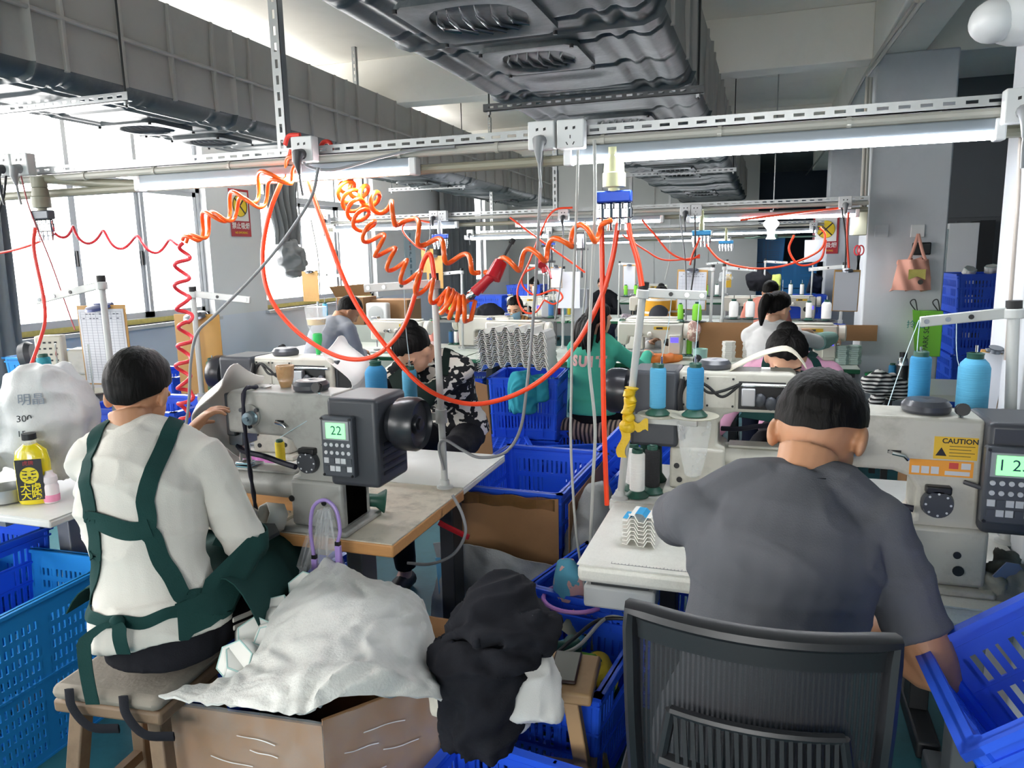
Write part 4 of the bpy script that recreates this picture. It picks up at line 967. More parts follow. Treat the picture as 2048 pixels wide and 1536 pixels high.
G().sheet(lambda u, v: hxm((u-.5)*.135, .116-.25*(u-.5)**2*1.0-.02*abs(v-.45), -.005-.085*v), 10, 8, .003).obj('face_mask', M('mask_blue', '#9fcbe0', .7, var=.05), PM['o'])
person('person in black top facing the camera, back of the third row', PY(1068, 572, 10.75), PI, lean=.4, pitch=.5, sk=skin2, shirt=dkf, trousers=navy_f, hair='bun', female=True, face=True)
person('person with a dark fringe facing the camera by the end wall', PY(1206, 570, 10.9), PI, lean=.3, pitch=.4, sk=skin2, shirt=dkf, trousers=navy_f, hair='bun', female=True, face=True)
# ---------------------------------------------------------------- thread stands and thread cones
stand_m = M('stand_grey_paint', '#b4b7b5', .4, .1, var=.05); disc_m = M('tray_disc', '#b9b6a4', .5, var=.1, dirt='#7d786a', dsc=9); disc_d = M('tray_disc_dark', '#2b2c2e', .5, var=.1)
def stand(label, base, top, tip, tray_z, tray_tip, discs, dm=None, r=.0125, clip=True):
    base, top, tip = Vector(base), Vector(top), Vector(tip)
    t = thing('thread_stand', label, 'thread stand', base); o = base
    ax = top-base; at = lambda z: ax*((z-base.z)/ax.z)
    G().cyl((0, 0, 0), ax, r, n=14).obj('pole', stand_m, t)
    G().lathe([(0, 0), (.03, 0), (.03, .006), (.018, .012), (.016, .03), (0, .03)], (0, 0, 0), n=18).obj('base_nut', stand_m, t)
    G().cyl(ax*.985, ax*1.022, r*1.35, n=14).obj('end_cap', black_rub, t)
    v = tip-top; L = v.length; g = G()
    g.bar(ax*.975, ax*.975+v, .012, .03); g.cyl(ax*.95, ax*.99, r*1.7, n=14); g.obj('guide_arm', stand_m, t, bevel=.003)
    for k in (.45, .7, .93):
        c = ax*.975+v*k; n = Vector((0, -1, 0)); G().cyl(c+n*.004, c+n*.009, .007, n=12).obj('eyelet', black_pl if k < .6 else chrome, t)
    tz = at(tray_z); tt = Vector(tray_tip)-o; G().bar(tz, tt, .016, .028).obj('tray_arm', stand_m, t, bevel=.002)
    G().cyl(tz-Vector((0, 0, .025)), tz+Vector((0, 0, .025)), r*1.7, n=14).obj('clamp', stand_m, t)
    for d in discs:
        d = Vector(d)-o
        dd = G().lathe([(0, 0), (.05, .0), (.075, .006), (.078, .009), (.05, .006), (0, .004)], d, n=28).obj('disc', dm or disc_m, t)
        G().cyl(d, d+Vector((0, 0, .2)), .0035, n=8).obj('spindle', chrome, dd)
    return t
CT = {}
core_m = M('green_cone_core', '#1f4d40', .45, var=.1)
THC = {'sky': '#4f9fc4', 'blue': '#2a7fae', 'teal': '#2f8f9f', 'white': '#e9e9e6', 'green': '#2a5a3a', 'black': '#1c1d20', 'lime': '#79c235', 'yellow': '#d9c22e', 'red': '#b02a35', 'orange': '#e06a2c', 'bare': '#1f4d40', 'navy': '#2c5f8c'}
def cone(col, kind, loc, label, group=None, rot=0, sc=1):
    key = (col, kind)
    if key not in CT:
        t = thing('thread_cone', '', 'thread')
        if kind == 'bare':
            G().lathe([(.038, 0), (.04, .004), (.022, .03), (.02, .16), (.022, .165), (.02, .17), (.016, .165), (.016, .02), (.03, .004)], n=24, cap=False).obj('core', core_m, t)
        else:
            G().lathe([(0, 0), (.04, 0), (.041, .004), (.022, .022), (.02, .03), (.019, .168), (.017, .17), (.012, .165), (.011, .06), (0, .06)] if kind == 'slim' else [(0, 0), (.036, 0), (.03, .012), (.024, .02), (.022, .172), (.024, .178), (.018, .18), (.014, .17), (0, .1)], n=24).obj('core', core_m, t)
            tm = M('thread_'+col, THC[col], .75, var=.12, scale=5, bump=.35, bs=8, stretch=(1, 1, 60))
            G().lathe([(.023, .022), (.0265, .026), (.0265, .15), (.023, .156)] if kind == 'slim' else [(.034, .012), (.042, .018), (.042, .135), (.036, .15), (.025, .162)], n=24).obj('thread', tm, t)
        CT[key] = t; t.location = loc; t['label'] = label
        t.rotation_euler = rot if isinstance(rot, tuple) else (0, 0, rot); t.scale = (sc,)*3
        if group: t['group'] = group
        return t
    o = clone(CT[key], loc, rot, label, scale=sc)
    if 'group' in o: del o['group']
    if group: o['group'] = group
    return o
# near stands
stand('thread stand at the aisle corner of the worn cream table', PZ(890, 975, .78), PY(868, 556, 2.44), PY(728, 566, 2.44), PY(885, 832, 2.44).z, PY(735, 838, 2.46), [PY(822, 828, 2.42), PY(762, 822, 2.52)])
cone('sky', 'slim', PY(822, 828, 2.42)+V(0, 0, .008), 'slim pale blue thread cone on the stand at the aisle corner of the left table')
cone('blue', 'fat', PY(755, 814, 2.52)-V(0, 0, .0), 'fat blue thread cone between the handwheel and the slim pale blue cone')
stand('thread stand wrapped with yellow tape beside the pale rear table on the right', PZ(1240, 997, .78), PY(1287, 574, 2.45), PY(1415, 580, 2.45), PY(1258, 838, 2.45).z, PY(1395, 845, 2.42), [PY(1322, 833, 2.45), PY(1388, 836, 2.4)])
cone('sky', 'slim', PY(1315, 832, 2.45)+V(0, 0, .006), 'slim pale blue thread cone, left one on the yellow-taped stand')
cone('blue', 'slim', PY(1389, 835, 2.4)+V(0, 0, .006), 'slim bright blue thread cone, right one on the yellow-taped stand')
stand('thread stand at the right edge over the machine with caution labels', PZ(2012, 1085, .78), PY(2028, 612, 2.38), PY(1840, 632, 2.38), PY(2030, 838, 2.38).z, PY(1830, 848, 2.38), [PY(1832, 832, 2.36), PY(1942, 832, 2.36)], disc_d, .015)
cone('blue', 'slim', PY(1834, 830, 2.36)+V(0, 0, .006), 'slim bright blue thread cone on the right-edge stand', sc=1.05)
cone('sky', 'fat', PY(1941, 830, 2.36)+V(0, 0, .006), 'fat pale blue thread cone on the right-edge stand', sc=.95)
s0 = PY(385, 580, 2.75)
stand('thread stand with a brown board hung on it, left of the knotted curtain', (s0.x+.0, s0.y, .78), s0, PY(500, 592, 2.75), 1.0, s0+V(.3, 0, -.5), [s0+V(.1, -.03, -.49), s0+V(.24, -.03, -.49)])
cone('green', 'slim', s0+V(.1, -.03, -.48), 'dark green thread cone in front of the brown board', sc=1.05)
cone('teal', 'slim', s0+V(.24, -.03, -.48), 'teal thread cone right of the brown board', sc=1.05)
s1 = PY(205, 585, 2.3)
stand('thread stand behind the clipboard in front of the first window', (s1.x, s1.y, .78), s1+V(-.0, 0, .05), PY(72, 592, 2.3), PY(200, 790, 2.3).z, PY(110, 806, 2.3), [PY(122, 783, 2.3), PY(188, 786, 2.3)])
cone('teal', 'slim', PY(100, 790, 2.3)+V(0, 0, .004), 'teal thread cone on the stand below the first window', rot=(0, -.08, 0))
# cones standing on the right rear table
for c, k, x, y, l in (('white', 'slim', 1266, 978, 'white thread cone, rear one of the two white cones by the taped stand'), ('white', 'slim', 1274, 992, 'white thread cone, front one of the two white cones by the taped stand'),
    ('bare', 'bare', 1291, 968, 'bare green cone core right behind the white thread cones'), ('bare', 'bare', 1312, 960, 'tallest bare green cone core behind the black thread cone'), ('black', 'slim', 1304, 984, 'black thread cone on the pale table beside the white ones')):
    cone(c, k, PZ(x, y, .7835), l)
cone('bare', 'bare', PZ(772, 1008, .815)+V(0, 0, .01), 'green cone core lying on the worn cream table', rot=(PI/2-.15, 0, math.radians(-62)))
cone('yellow', 'slim', PY(563, 938, 2.12), 'small yellow thread spool standing on the arm of the machine reading 22', sc=.62)
# small stands in the rows behind
def small_stand(i, x, y, lab, ax, cols, pos):
    b_ = V(x, y, .78); t = stand(lab, b_, b_+V(.015, 0, .72), b_+V(.015+ax*.26, 0, .7), 1.04, b_+V(ax*.26, 0, .26), [b_+V(ax*.1, -.02, .275), b_+V(ax*.23, -.02, .275)], disc_d, .011)
    for k, c in enumerate(cols): cone(c[0], c[1], b_+V(ax*(.1 if k == 0 else .23), -.02, .282), '%s cone, %s on the stand %s' % (c[0].replace('sky', 'pale blue').replace('lime', 'bright green'), ('inner', 'outer')[k], pos), sc=.9)
for i, (x, y, ax, cols, pos) in enumerate((
    (-4.08, 6.22, 1, (('sky', 'slim'),), 'beside the second window'), (-2.62, 6.3, -1, (('lime', 'slim'), ('lime', 'slim')), 'right of the man in the grey jumper'), (-1.73, 6.5, -1, (('navy', 'slim'),), 'in front of the woman with the face mask'),
    (-.43, 6.22, -1, (('lime', 'fat'), ('lime', 'slim')), 'at the man in the dark cap'), (.55, 6.45, -1, (('white', 'fat'), ('white', 'slim')), 'next to the grey column'), (-.36, 6.55, 1, (('white', 'fat'), ('white', 'fat')), 'left of the person in coral'),
    (-3.1, 9.82, 1, (('white', 'slim'),), 'left of the person in black'), (-1.85, 9.82, 1, (('lime', 'slim'), ('lime', 'slim')), 'left of the mustard top'), (-.5, 9.82, -1, (('white', 'slim'), ('lime', 'slim')), 'behind the yellow tag'), (.5, 9.85, -1, (('white', 'slim'), ('white', 'slim')), 'right of the person in coral, third row'), (-.05, 9.9, 1, (('white', 'slim'),), 'above the person in coral'))):
    small_stand(i, x, y, 'thread stand '+pos, ax, cols, pos)
for k, (c, x) in enumerate((('navy', 898), ('white', 909), ('red', 919), ('orange', 928), ('sky', 938))): cone(c, 'slim', PZ(x, 690, .782)+V(0, .05, 0), '%s thread cone of the five in a row left of the hexagon shells' % {'navy': 'dark blue', 'sky': 'pale blue'}.get(c, c), 'five cones on the green table', sc=.8)
for c, x, y, l in (('red', 1110, 625, 'left red thread cone behind the green jersey woman'), ('red', 1118, 625, 'right red thread cone behind the green jersey woman'), ('sky', 1128, 626, 'pale blue thread cone near the red ones'), ('yellow', 1138, 626, 'yellow thread cone near the red ones'), ('white', 1152, 624, 'white thread cone near the green jersey woman')):
    cone(c, 'slim', PZ(x, y+6, .782), l, sc=.85)
for c, x, y, l in (('lime', 1378, 712, 'bright green thread cone right of the violet screen'), ('white', 1366, 712, 'white thread cone right of the violet screen')): cone(c, 'slim', PZ(x, y, .782), l, sc=.85)
# ---------------------------------------------------------------- hoses, coils and cables
def hose(name, label, pts, r, mat, cat='hose', Y=2.4, n=10, group=None, zoff=0):
    q = [p if isinstance(p, Vector) else PY(p[0], p[1], p[2] if len(p) > 2 else Y) for p in pts]
    o = G().tube(spl(q, n), r, 10).obj(name, mat, ang=80); return tag(o, label, cat, group)
def coil(label, pts, turns, R0, r, mat, Y=2.35, ax=.6, ph=0, tight=0, R1=None):
    q = spl([p if isinstance(p, Vector) else PY(p[0], p[1], p[2] if len(p) > 2 else Y) for p in pts], 40)
    L = [0]
    for a, b_ in zip(q, q[1:]): L.append(L[-1]+(b_-a).length)
    N = turns*22; out = []; cur = Vector((0, -1, 0))
    for i in range(N+1):
        t = i/N; s = t*L[-1]
        j = min(max(np.searchsorted(L, s)-1, 0), len(q)-2); w = (s-L[j])/max(L[j+1]-L[j], 1e-6); c = q[j].lerp(q[j+1], w); d = (q[j+1]-q[j]).normalized()
        cur = (cur-d*cur.dot(d)).normalized(); b2 = d.cross(cur); a = 2*PI*turns*t+ph; R = R0+((R1 or R0)-R0)*t
        e = min(1, t*turns*2.5, (1-t)*turns*2.5)
        out.append(c+(cur*math.cos(a)+b2*math.sin(a)+d*(ax*(1 if d.x > 0 else -1)*math.cos(a)))*R*e)
    return tag(G().tube(out, r, 9).obj('coiled_hose', mat, ang=80), label, 'hose')
hose('air_hose', 'orange-red hose looping from the nearest rail down to the left aisle stand', [(583, 300), (570, 345), (538, 430), (525, 520), (543, 600), (600, 668), (680, 714), (748, 712), (802, 662), (830, 590), (846, 525), (861, 510), (869, 560)], .0085, hose_o)
hose('air_hose', 'longest orange-red hose sagging across the middle of the photo', [(612, 345), (640, 430), (700, 585), (770, 690), (845, 772), (925, 806), (1000, 800), (1080, 762), (1150, 692), (1200, 600), (1224, 520), (1237, 440)], .0085, hose_o)
hose('air_hose', 'orange-red hose hanging straight down from the blue manifold', [(1203, 438), (1205, 600), (1207, 800), (1212, 960), (1214, 1010)], .0085, hose_o)
hose('air_hose', 'short orange-red hose from the blue manifold to the yellow-taped stand', [(1255, 438), (1260, 470), (1275, 520), (1284, 572)], .009, hose_o)
coil('thick orange coil hose stretched from the blue manifold to the red air gun', [(1222, 440), (1205, 462), (1150, 470), (1110, 495), (1060, 515), (1010, 532), (970, 545)], 5, .028, .0085, coil_o, ax=.52)
coil('thick orange coil hose stretched from behind the left tube light to the air gun', [(672, 352, 2.5), (715, 380, 2.5), (770, 415), (820, 450), (860, 485), (910, 515), (960, 545)], 7, .03, .0085, coil_o, ax=.44, ph=2)
coil('orange coil hose zigzagging down from the left tube light and bunched at its end', [(685, 365, 2.5), (730, 450), (780, 515), (830, 560), (870, 585), (905, 605), (930, 612)], 12, .036, .0075, coil_o, ax=.22)
coil('bunched end of the orange coil hose below the red air gun', [(885, 595), (905, 612), (930, 618), (925, 612)], 5, .042, .008, coil_o, ax=.5)
coil('orange coil hose in scallops from the left socket down past the no smoking sign', [(588, 312), (520, 372), (470, 405), (420, 440), (365, 480)], 4, .036, .0075, coil_o, ax=.55, ph=1)
coil('second orange coil hose in scallops beside the no smoking sign', [(592, 330), (540, 385), (480, 415), (430, 440), (372, 486)], 4, .03, .007, coil_o, ax=.6, ph=2)
coil('red coil hose hanging down in front of the brown board', [(366, 486), (364, 580), (372, 660), (366, 740), (372, 800), (360, 840)], 9, .026, .0075, M('red_coil_hose', '#d93640', .3, var=.05), Y=2.3, ax=.2)
coil('thin red coil hose stretched in front of the first window', [(104, 462, 2.38), (190, 474), (280, 488), (362, 492)], 4, .03, .0055, M('red_coil_hose', '#d93640', .3), Y=2.36, ax=.6)
hose('air_hose', 'red hose running off to the left edge of the photo', [(102, 462), (88, 478), (50, 494), (0, 506), (-60, 515)], .0055, M('red_hose', '#e23d33', .3, var=.05))
hose('air_hose', 'red hose hanging from the left manifold down to the white sack', [(70, 455), (68, 500), (86, 590), (90, 640), (80, 680), (62, 730)], .007, M('red_hose', '#e23d33', .3), Y=2.2)
hose('air_hose', 'red hose loop tied behind the socket on the nearest rail', [(570, 290), (578, 272), (600, 270)], .008, M('red_hose', '#e23d33', .3), Y=2.37)
hose('air_hose', 'red hose bow right of the socket on the nearest rail', [(640, 296), (648, 284), (660, 286), (664, 305)], .008, M('red_hose', '#e23d33', .3), Y=2.42)
ca = M('grey_cable', '#a9aaa6', .5, var=.04); cg = M('mid_grey_cable', '#85878a', .5, var=.04); ck = M('black_cable', '#222326', .5, var=.04)
hose('power_cable', 'grey cable from the left middle socket down to the left aisle stand', [(1084, 300), (1082, 340), (1075, 500), (1066, 640), (1053, 780), (1040, 860), (1010, 905), (960, 915), (925, 900), (890, 880), (878, 895), (888, 940)], .0055, cg, 'cable')
hose('power_cable', 'pale cable hanging left of the green jersey woman', [(1156, 300), (1153, 420), (1146, 600), (1143, 760), (1142, 900), (1152, 1060), (1170, 1180)], .0045, ca, 'cable', 2.35)
hose('power_cable', 'pale cable hanging in front of the green jersey woman', [(1189, 280), (1190, 420), (1182, 600), (1178, 720), (1190, 850), (1186, 960), (1180, 1100)], .0055, ca, 'cable', 2.35)
hose('power_cable', 'grey cable slung from the left tube light down past the knotted curtain', [(637, 335), (620, 400), (560, 490), (500, 560), (430, 630), (395, 665), (382, 720), (378, 800), (372, 850)], .0055, cg, 'cable', 2.2)
hose('power_cable', 'grey cable drooping under the socket on the nearest rail', [(605, 318), (615, 332), (650, 340), (690, 335), (760, 315), (830, 300), (910, 293)], .005, cg, 'cable', 2.34)
hose('power_cable', 'thin red cable hanging from the left double socket', [(42, 352), (60, 420), (100, 520), (125, 590), (150, 660)], .003, M('pink_cable', '#b05a60', .5, var=.04), 'cable', 2.34)
hose('power_cable', 'black cable at the left edge below the double socket', [(12, 350), (8, 390), (-4, 430), (-20, 500)], .005, ck, 'cable', 2.34)
hose('power_cable', 'grey cable hanging down the bright column at the right edge', [(2046, 235), (2040, 300), (2036, 400), (2030, 480), (2024, 560), (2018, 640), (2012, 720)], .0055, M('beige_cable', '#9a918a', .5, var=.04), 'cable', 2.45)
hose('power_cable', 'grey cable bent under the left front table to its leg', [(905, 990), (925, 1030), (930, 1070), (905, 1110), (860, 1128), (815, 1126)], .0055, cg, 'cable', 2.25)
for k, (pts, lab) in enumerate((([(1275, 1245), (1215, 1235), (1160, 1290), (1120, 1310)], 'white cable lying over the crate of cone cores'), ([(1275, 1238), (1200, 1240), (1150, 1275), (1115, 1305)], 'black cable lying over the crate of cone cores'))):
    tag(G().tube(spl([PZ(x, y, .46) for x, y in pts], 8), .006, 8).obj('power_cable', (ca, ck)[k]), lab, 'cable')
# far hoses
for i, (pts, Y, l) in enumerate((([(1020, 435), (1080, 480), (1150, 530), (1170, 545)], 5.9, 'thin red hose slanting down from the second rail to its middle'), ([(1145, 415), (1110, 420), (1088, 450), (1060, 520), (1035, 580), (1045, 620), (1070, 625), (1088, 600)], 5.9, 'thin red hose looped round the far red air gun'),
    ([(1086, 530), (1050, 545), (1045, 570), (1070, 590), (1110, 580), (1125, 595), (1108, 608), (1088, 600)], 6.0, 'small red hose loop above the woman with the face mask'), ([(1284, 440), (1310, 470), (1340, 505), (1375, 520), (1400, 510)], 5.9, 'red hose sagging right of the blue manifold in the second row'),
    ([(1400, 475), (1385, 510), (1380, 530)], 5.9, 'short red hose at the light blue manifold'), ([(1405, 480), (1440, 520), (1490, 535), (1540, 536), (1590, 525), (1640, 500), (1650, 470), (1640, 455)], 6.0, 'thin red hose sagging in front of the far blue crates'),
    ([(1588, 470), (1578, 500), (1600, 530), (1640, 520), (1652, 480)], 6.0, 'red hose loop at the farther no smoking sign'), ([(1697, 425), (1694, 470), (1698, 540)], 5.9, 'red hose hanging beside the grey meter box'), ([(1690, 415), (1600, 425), (1480, 440)], 5.95, 'red hose lying along the second rail'),
    ([(860, 445), (820, 440), (805, 460), (830, 490), (850, 500)], 5.9, 'thin red hose ring by the small left manifold'), ([(1245, 470), (1290, 500), (1330, 520), (1400, 515)], 9.4, 'thin pink-red hose in the third row'))):
    hose('air_hose', l, pts, .008 if i not in (10,) else .01, hose_o, Y=Y)
for i, (x0, x1, y0, y1, Y) in enumerate(((1170, 1165, 440, 640, 5.9), (1360, 1372, 430, 640, 5.9), (1390, 1380, 430, 600, 5.9), (622, 640, 440, 590, 5.9), (860, 850, 440, 510, 5.9), (1683, 1690, 415, 540, 5.9), (1340, 1330, 470, 560, 9.5), (1127, 1110, 450, 640, 5.9))):
    hose('power_cable', 'thin cable hanging from the %s, %s' % ('second rail' if Y < 7 else 'third rail', ('left of the green jersey woman\'s head', 'over the paper board in the middle', 'at the light blue manifold', 'beside the second window', 'at the small left manifold', 'at the grey meter box', 'above the mustard top', 'in front of the far air gun')[i]), [(x0, y0), ((x0+x1)/2+5, (y0+y1)/2), (x1, y1)], .006, (ca, cg, ck)[i % 3], 'cable', Y)
# threads running up to the guide arms
thr = M('fine_thread', '#bcd4dc', .6, var=0)
for pts, l in (([(1939, 780, 2.36), (1915, 720, 2.36), (1913, 635, 2.38)], 'pale blue thread from the fat cone up to the right-edge guide arm'), ([(1834, 755, 2.36), (1835, 690, 2.36), (1840, 640, 2.38)], 'pale blue thread from the slim cone up to the right-edge guide arm'), ([(1768, 835, 2.1), (1800, 740, 2.3), (1838, 640, 2.38)], 'slanting thread from the right machine up to the guide arm'),
    ([(822, 745, 2.42), (812, 660, 2.43), (808, 572, 2.44)], 'thread above the slim pale blue cone on the left stand'), ([(1389, 765, 2.4), (1392, 690, 2.42), (1400, 585, 2.45)], 'thread above the bright blue cone on the taped stand'), ([(1315, 755, 2.45), (1335, 660, 2.45), (1345, 580, 2.45)], 'thread above the pale blue cone on the taped stand'), ([(690, 795, 1.95), (560, 875, 1.9)], 'taut thread across the front of the machine reading 22')):
    hose('thread_strand', l, pts, .0012, thr, 'thread', n=4)
# ---------------------------------------------------------------- red air guns
red_m = M('red_plastic', '#b3202a', .3, var=.06)
def air_gun(a, h, tip, Y, label, s=1.0):
    a, h, tip = PY(*a, Y), PY(*h, Y), PY(*tip, Y+.05)
    t = thing('air_gun', label, 'air gun', h); o = h
    d = (a-h).normalized()
    G().tube([Vector(), (a-h)*.5, (a-h)*.97], [.019*s, .016*s, .018*s], 12).obj('grip', red_m, t)
    G().tube([(a-h)*.97, (a-h)*1.15, (a-h)*1.3], [.013*s, .017*s, .011*s], 10).obj('coupling', chrome, t)
    u = (tip-h).normalized()
    G().tube([-u*.03*s-d*.01, u*.04*s], [.026*s, .022*s], 12).obj('gun_head', red_m, t)
    G().tube(spl([u*.03*s+d*.005, u*.06*s+d*.06*s+Vector((.03*s, 0, 0)), d*.1*s+Vector((.025*s, 0, 0))], 6), .006*s, 8).obj('trigger', red_m, t)
    G().tube([u*.04*s, tip-h], .005*s, 8).obj('nozzle_tube', ck, t); G().cyl((tip-h)*.9, (tip-h)*1.02, .009*s, n=8).obj('nozzle_tip', black_rub, t)
    return t
air_gun((948, 585), (990, 545), (1026, 480), 2.33, 'red air gun hanging head up in the middle of the photo')
air_gun((1090, 545), (1083, 528), (1080, 520), 6.0, 'small far red air gun above the woman with the face mask', 1.3)
# ---------------------------------------------------------------- air manifolds
blue_al = M('blue_anodised', '#1f49b8', .3, .3, var=.04); cyan_al = M('cyan_anodised', '#2a8fc9', .3, .3, var=.04); drop_m = M('cream_fitting', '#cfd0a4', .4, var=.04); dk_al = M('grey_anodised', '#585c63', .4, .3, var=.05)
def manifold(x, Y, z, ztop, w, n, bm, fm, label, sc=1):
    t = thing('air_manifold', label, 'air manifold', (x, Y, z))
    G().lathe([(.018, .02), (.018, .03), (.036, .034), (.036, .075), (.032, .078), (.03, .11), (.024, .115), (.024, .15), (.03, .152), (.03, ztop-z)] if sc == 1 else [(.012, .02), (.02, .03), (.02, .07), (.014, .08), (.014, ztop-z)], n=20).obj('drop_fitting', fm, t)
    G().bx(-w/2, w/2, -.018, .018, -.014, .022).obj('bar', bm, t, bevel=.005)
    for k in range(n):
        xx = -w/2+w*(k+.5)/n
        c = G().lathe([(.008, -.014), (.014, -.018), (.014, -.032), (.018, -.034), (.018, -.06), (.012, -.064), (.012, -.078), (.008, -.08), (.008, -.1)], (xx, 0, 0), n=12).obj('quick_coupler', chrome, t)
    return t
p = PY(1228, 396, 2.4); manifold(p.x, 2.4, p.z, 1.9, .112, 4, blue_al, drop_m, 'blue four-outlet air manifold hanging from the nearest tube light')
p = PY(86, 432, 2.36); manifold(p.x, 2.36, p.z, 1.93, .095, 4, dk_al, oldpvc, 'grey air manifold in front of the first window')
hose('elbow_pipe', 'grey elbow pipe feeding the window-side air manifold', [V(p.x, 2.36, 1.93), V(p.x, 2.37, 1.955), V(p.x+.04, 2.38, 1.962), V(p.x+.2, 2.43, 1.945), V(p.x+.45, 2.43, 1.925)], .018, oldpvc, 'pipe')
for x, y, Y, n, bm, l in ((1403, 467, 5.95, 5, cyan_al, 'light blue air manifold under the second rail beside the bare bulb'), (1452, 485, 9.5, 5, cyan_al, 'light blue air manifold under the third rail'), (880, 474, 5.95, 4, blue_al, 'small blue air manifold under the second rail near the curtain'), (1098, 489, 9.5, 3, blue_al, 'tiny blue air manifold in the third row')):
    p = PY(x, y, Y); manifold(p.x, Y, p.z, p.z+.17, .14 if Y < 7 else .17, n, bm, drop_m if n > 4 else white_pl, l, .5)
# pneumatic cylinder rigs in the middle distance
for x, y, Y, l in ((1163, 505, 6.6, 'upright pneumatic cylinder rig above the paper boards'), (1097, 530, 6.65, 'slim pneumatic rig left of the paper boards')):
    p = PY(x, y, Y); t = thing('press_rig', l, 'press', (p.x, Y, p.z-.32))
    G().cyl((0, 0, .36), (0, 0, .48), .04, n=16).obj('cylinder', chrome, t)
    for z in (.35, .49): G().bx(-.055, .055, -.04, .04, z-.01, z+.01).obj('flange', black_pl, t)
    for sx in (-1, 1): G().cyl((sx*.045, 0, 0), (sx*.045, 0, .36), .006, n=8).obj('rod', steel, t)
    G().cyl((0, 0, .1), (0, 0, .36), .012, n=10).obj('piston', chrome, t); G().bx(-.06, .06, -.05, .05, .785-(p.z-.32), 0).obj('body', M('press_grey', '#9a9ea2', .4, .3, var=.1), t, bevel=.006)
# ---------------------------------------------------------------- sockets
def socket_mesh():
    t = thing('wall_socket', '', 'socket'); G().bx(-.043, .043, -.03, .012, -.043, .043).obj('socket_plate', white_pl, t, bevel=.004)
    for sx in (-.012, .012): G().prism([(sx-.004, .012), (sx+.004, .014), (sx+.004, .022), (sx-.004, .02)], .0302, .031, Matrix(((1, 0, 0, 0), (0, 0, -1, 0), (0, 1, 0, 0), (0, 0, 0, 1)))).obj('pin_slot', black_pl, t)
    for x0, z0, x1, z1 in ((0, -.004, 0, -.014), (-.013, -.024, -.008, -.033), (.013, -.024, .008, -.033)): G().bar((x0, -.0306, z0), (x1, -.0306, z1), .003, .001, (0, 1, 0)).obj('pin_slot', black_pl, t)
    return t
SK = None; PL = []; plug_d = M('dark_grey_plug', '#3a3c40', .5, var=.05); plug_g = M('grey_plug', '#8a8c8e', .5, var=.04)
for x, y, Y, l, plug in ((1087, 273, 2.36, 'left one of the two sockets in the middle of the nearest rail', plug_g), (1145, 270, 2.36, 'right, unused one of the two sockets in the middle of the nearest rail', 0), (613, 300, 2.36, 'socket with red hoses tied beside it on the nearest rail', plug_d), (18, 331, 2.36, 'outer socket of the pair at the left edge', plug_d), (52, 330, 2.36, 'inner socket of the pair at the left edge', plug_g), (2042, 213, 2.36, 'socket on the bright column at the right edge', plug_g),
    (870, 432, 5.95, 'left one of the two sockets above the small blue manifold', plug_d), (886, 432, 5.95, 'right one of the two sockets above the small blue manifold', 0), (652, 438, 5.95, 'socket at the window end of the second rail', plug_d), (1128, 430, 5.95, 'socket in the middle of the second rail', plug_d), (1372, 421, 5.95, 'left socket above the light blue manifold', plug_d), (1392, 421, 5.95, 'right socket above the light blue manifold', 0), (1690, 405, 5.95, 'socket at the column end of the second rail', plug_g), (941, 466, 9.55, 'socket at the window end of the third rail', plug_d), (1085, 462, 9.55, 'left socket of the pair in the middle of the third rail', plug_d), (1099, 461, 9.55, 'right socket of the pair in the middle of the third rail', 0), (1627, 452, 9.55, 'socket at the column end of the third rail', plug_g)):
    p = PY(x, y, Y)
    if SK is None: SK = socket_mesh(); o = SK; o.location = p; o['label'] = l
    else: o = clone(SK, p, 0, l)
    PL.append((o, plug))
for o, plug in PL:
    if plug: G().tube([(0, -.03, -.018), (0, -.055, -.02), (0, -.06, -.05), (0, -.052, -.085)], [.019, .02, .014, .006], 12).obj('plug', plug, o); G().tube(spl([(0, -.052, -.085), (0, -.05, -.11), (.003, -.045, -.16)], 4), .0045, 8).obj('plug_cord', plug, o)
for x, y, l in ((1763, 462, 'left, faint blank wall plate on the grey column'), (1835, 462, 'wall plate behind the straps of the pink tote bag')):
    p = PY(x, y, 6.2); tag(G().bx(p.x-.045, p.x+.045, 6.186, 6.2, p.z-.045, p.z+.045).obj('wall_plate', col_paint if x < 1800 else white_pl, bevel=.003), l, 'socket')
# pipes on the column and beam
for pts, l in (([PX(1835, 0, .675), PX(1731, 150, .675), PX(1650, 300, .675), PX(1612, 350, .675)], 'long pale conduit running along under the main beam'), ([PX(1846, 0, .675), PX(1736, 150, .675)], 'second pale conduit beside it under the main beam')):
    tag(G().tube(spl(pts, 6), .014, 8).obj('conduit_pipe', pvc), l, 'pipe')
for x, l in ((1735, 'left pale conduit running down the grey column edge'), (1742, 'right pale conduit running down the grey column edge')):
    p = PY(x, 155, 6.15); q = PY(x-12, 420, 6.15); tag(G().tube([p, q], .013, 8).obj('conduit_pipe', pvc), l, 'pipe')
p = PY(1715, 443, 6.1); t = thing('meter_box', 'small olive-grey meter box fixed beside the grey column', 'box', p)
G().bx(-.03, .06, -.05, .06, -.1, .1).obj('housing', M('olive_box', '#a9ab96', .5, var=.04), t, bevel=.004); G().bx(-.045, -.03, -.04, .05, -.095, .095).obj('lid', white_pl, t)
p = PY(2050, 30, 2.45); t = thing('globe_cover', 'white rounded fan cover high on the bright column at the top right', 'fan', p)
G().ell((0, 0, .0), (.1, .1, .075), 24, 14).obj('cover', white_pl, t); G().ell((-.075, -.02, -.012), (.06, .07, .055), 20, 12).obj('front_cap', white_pl, t)
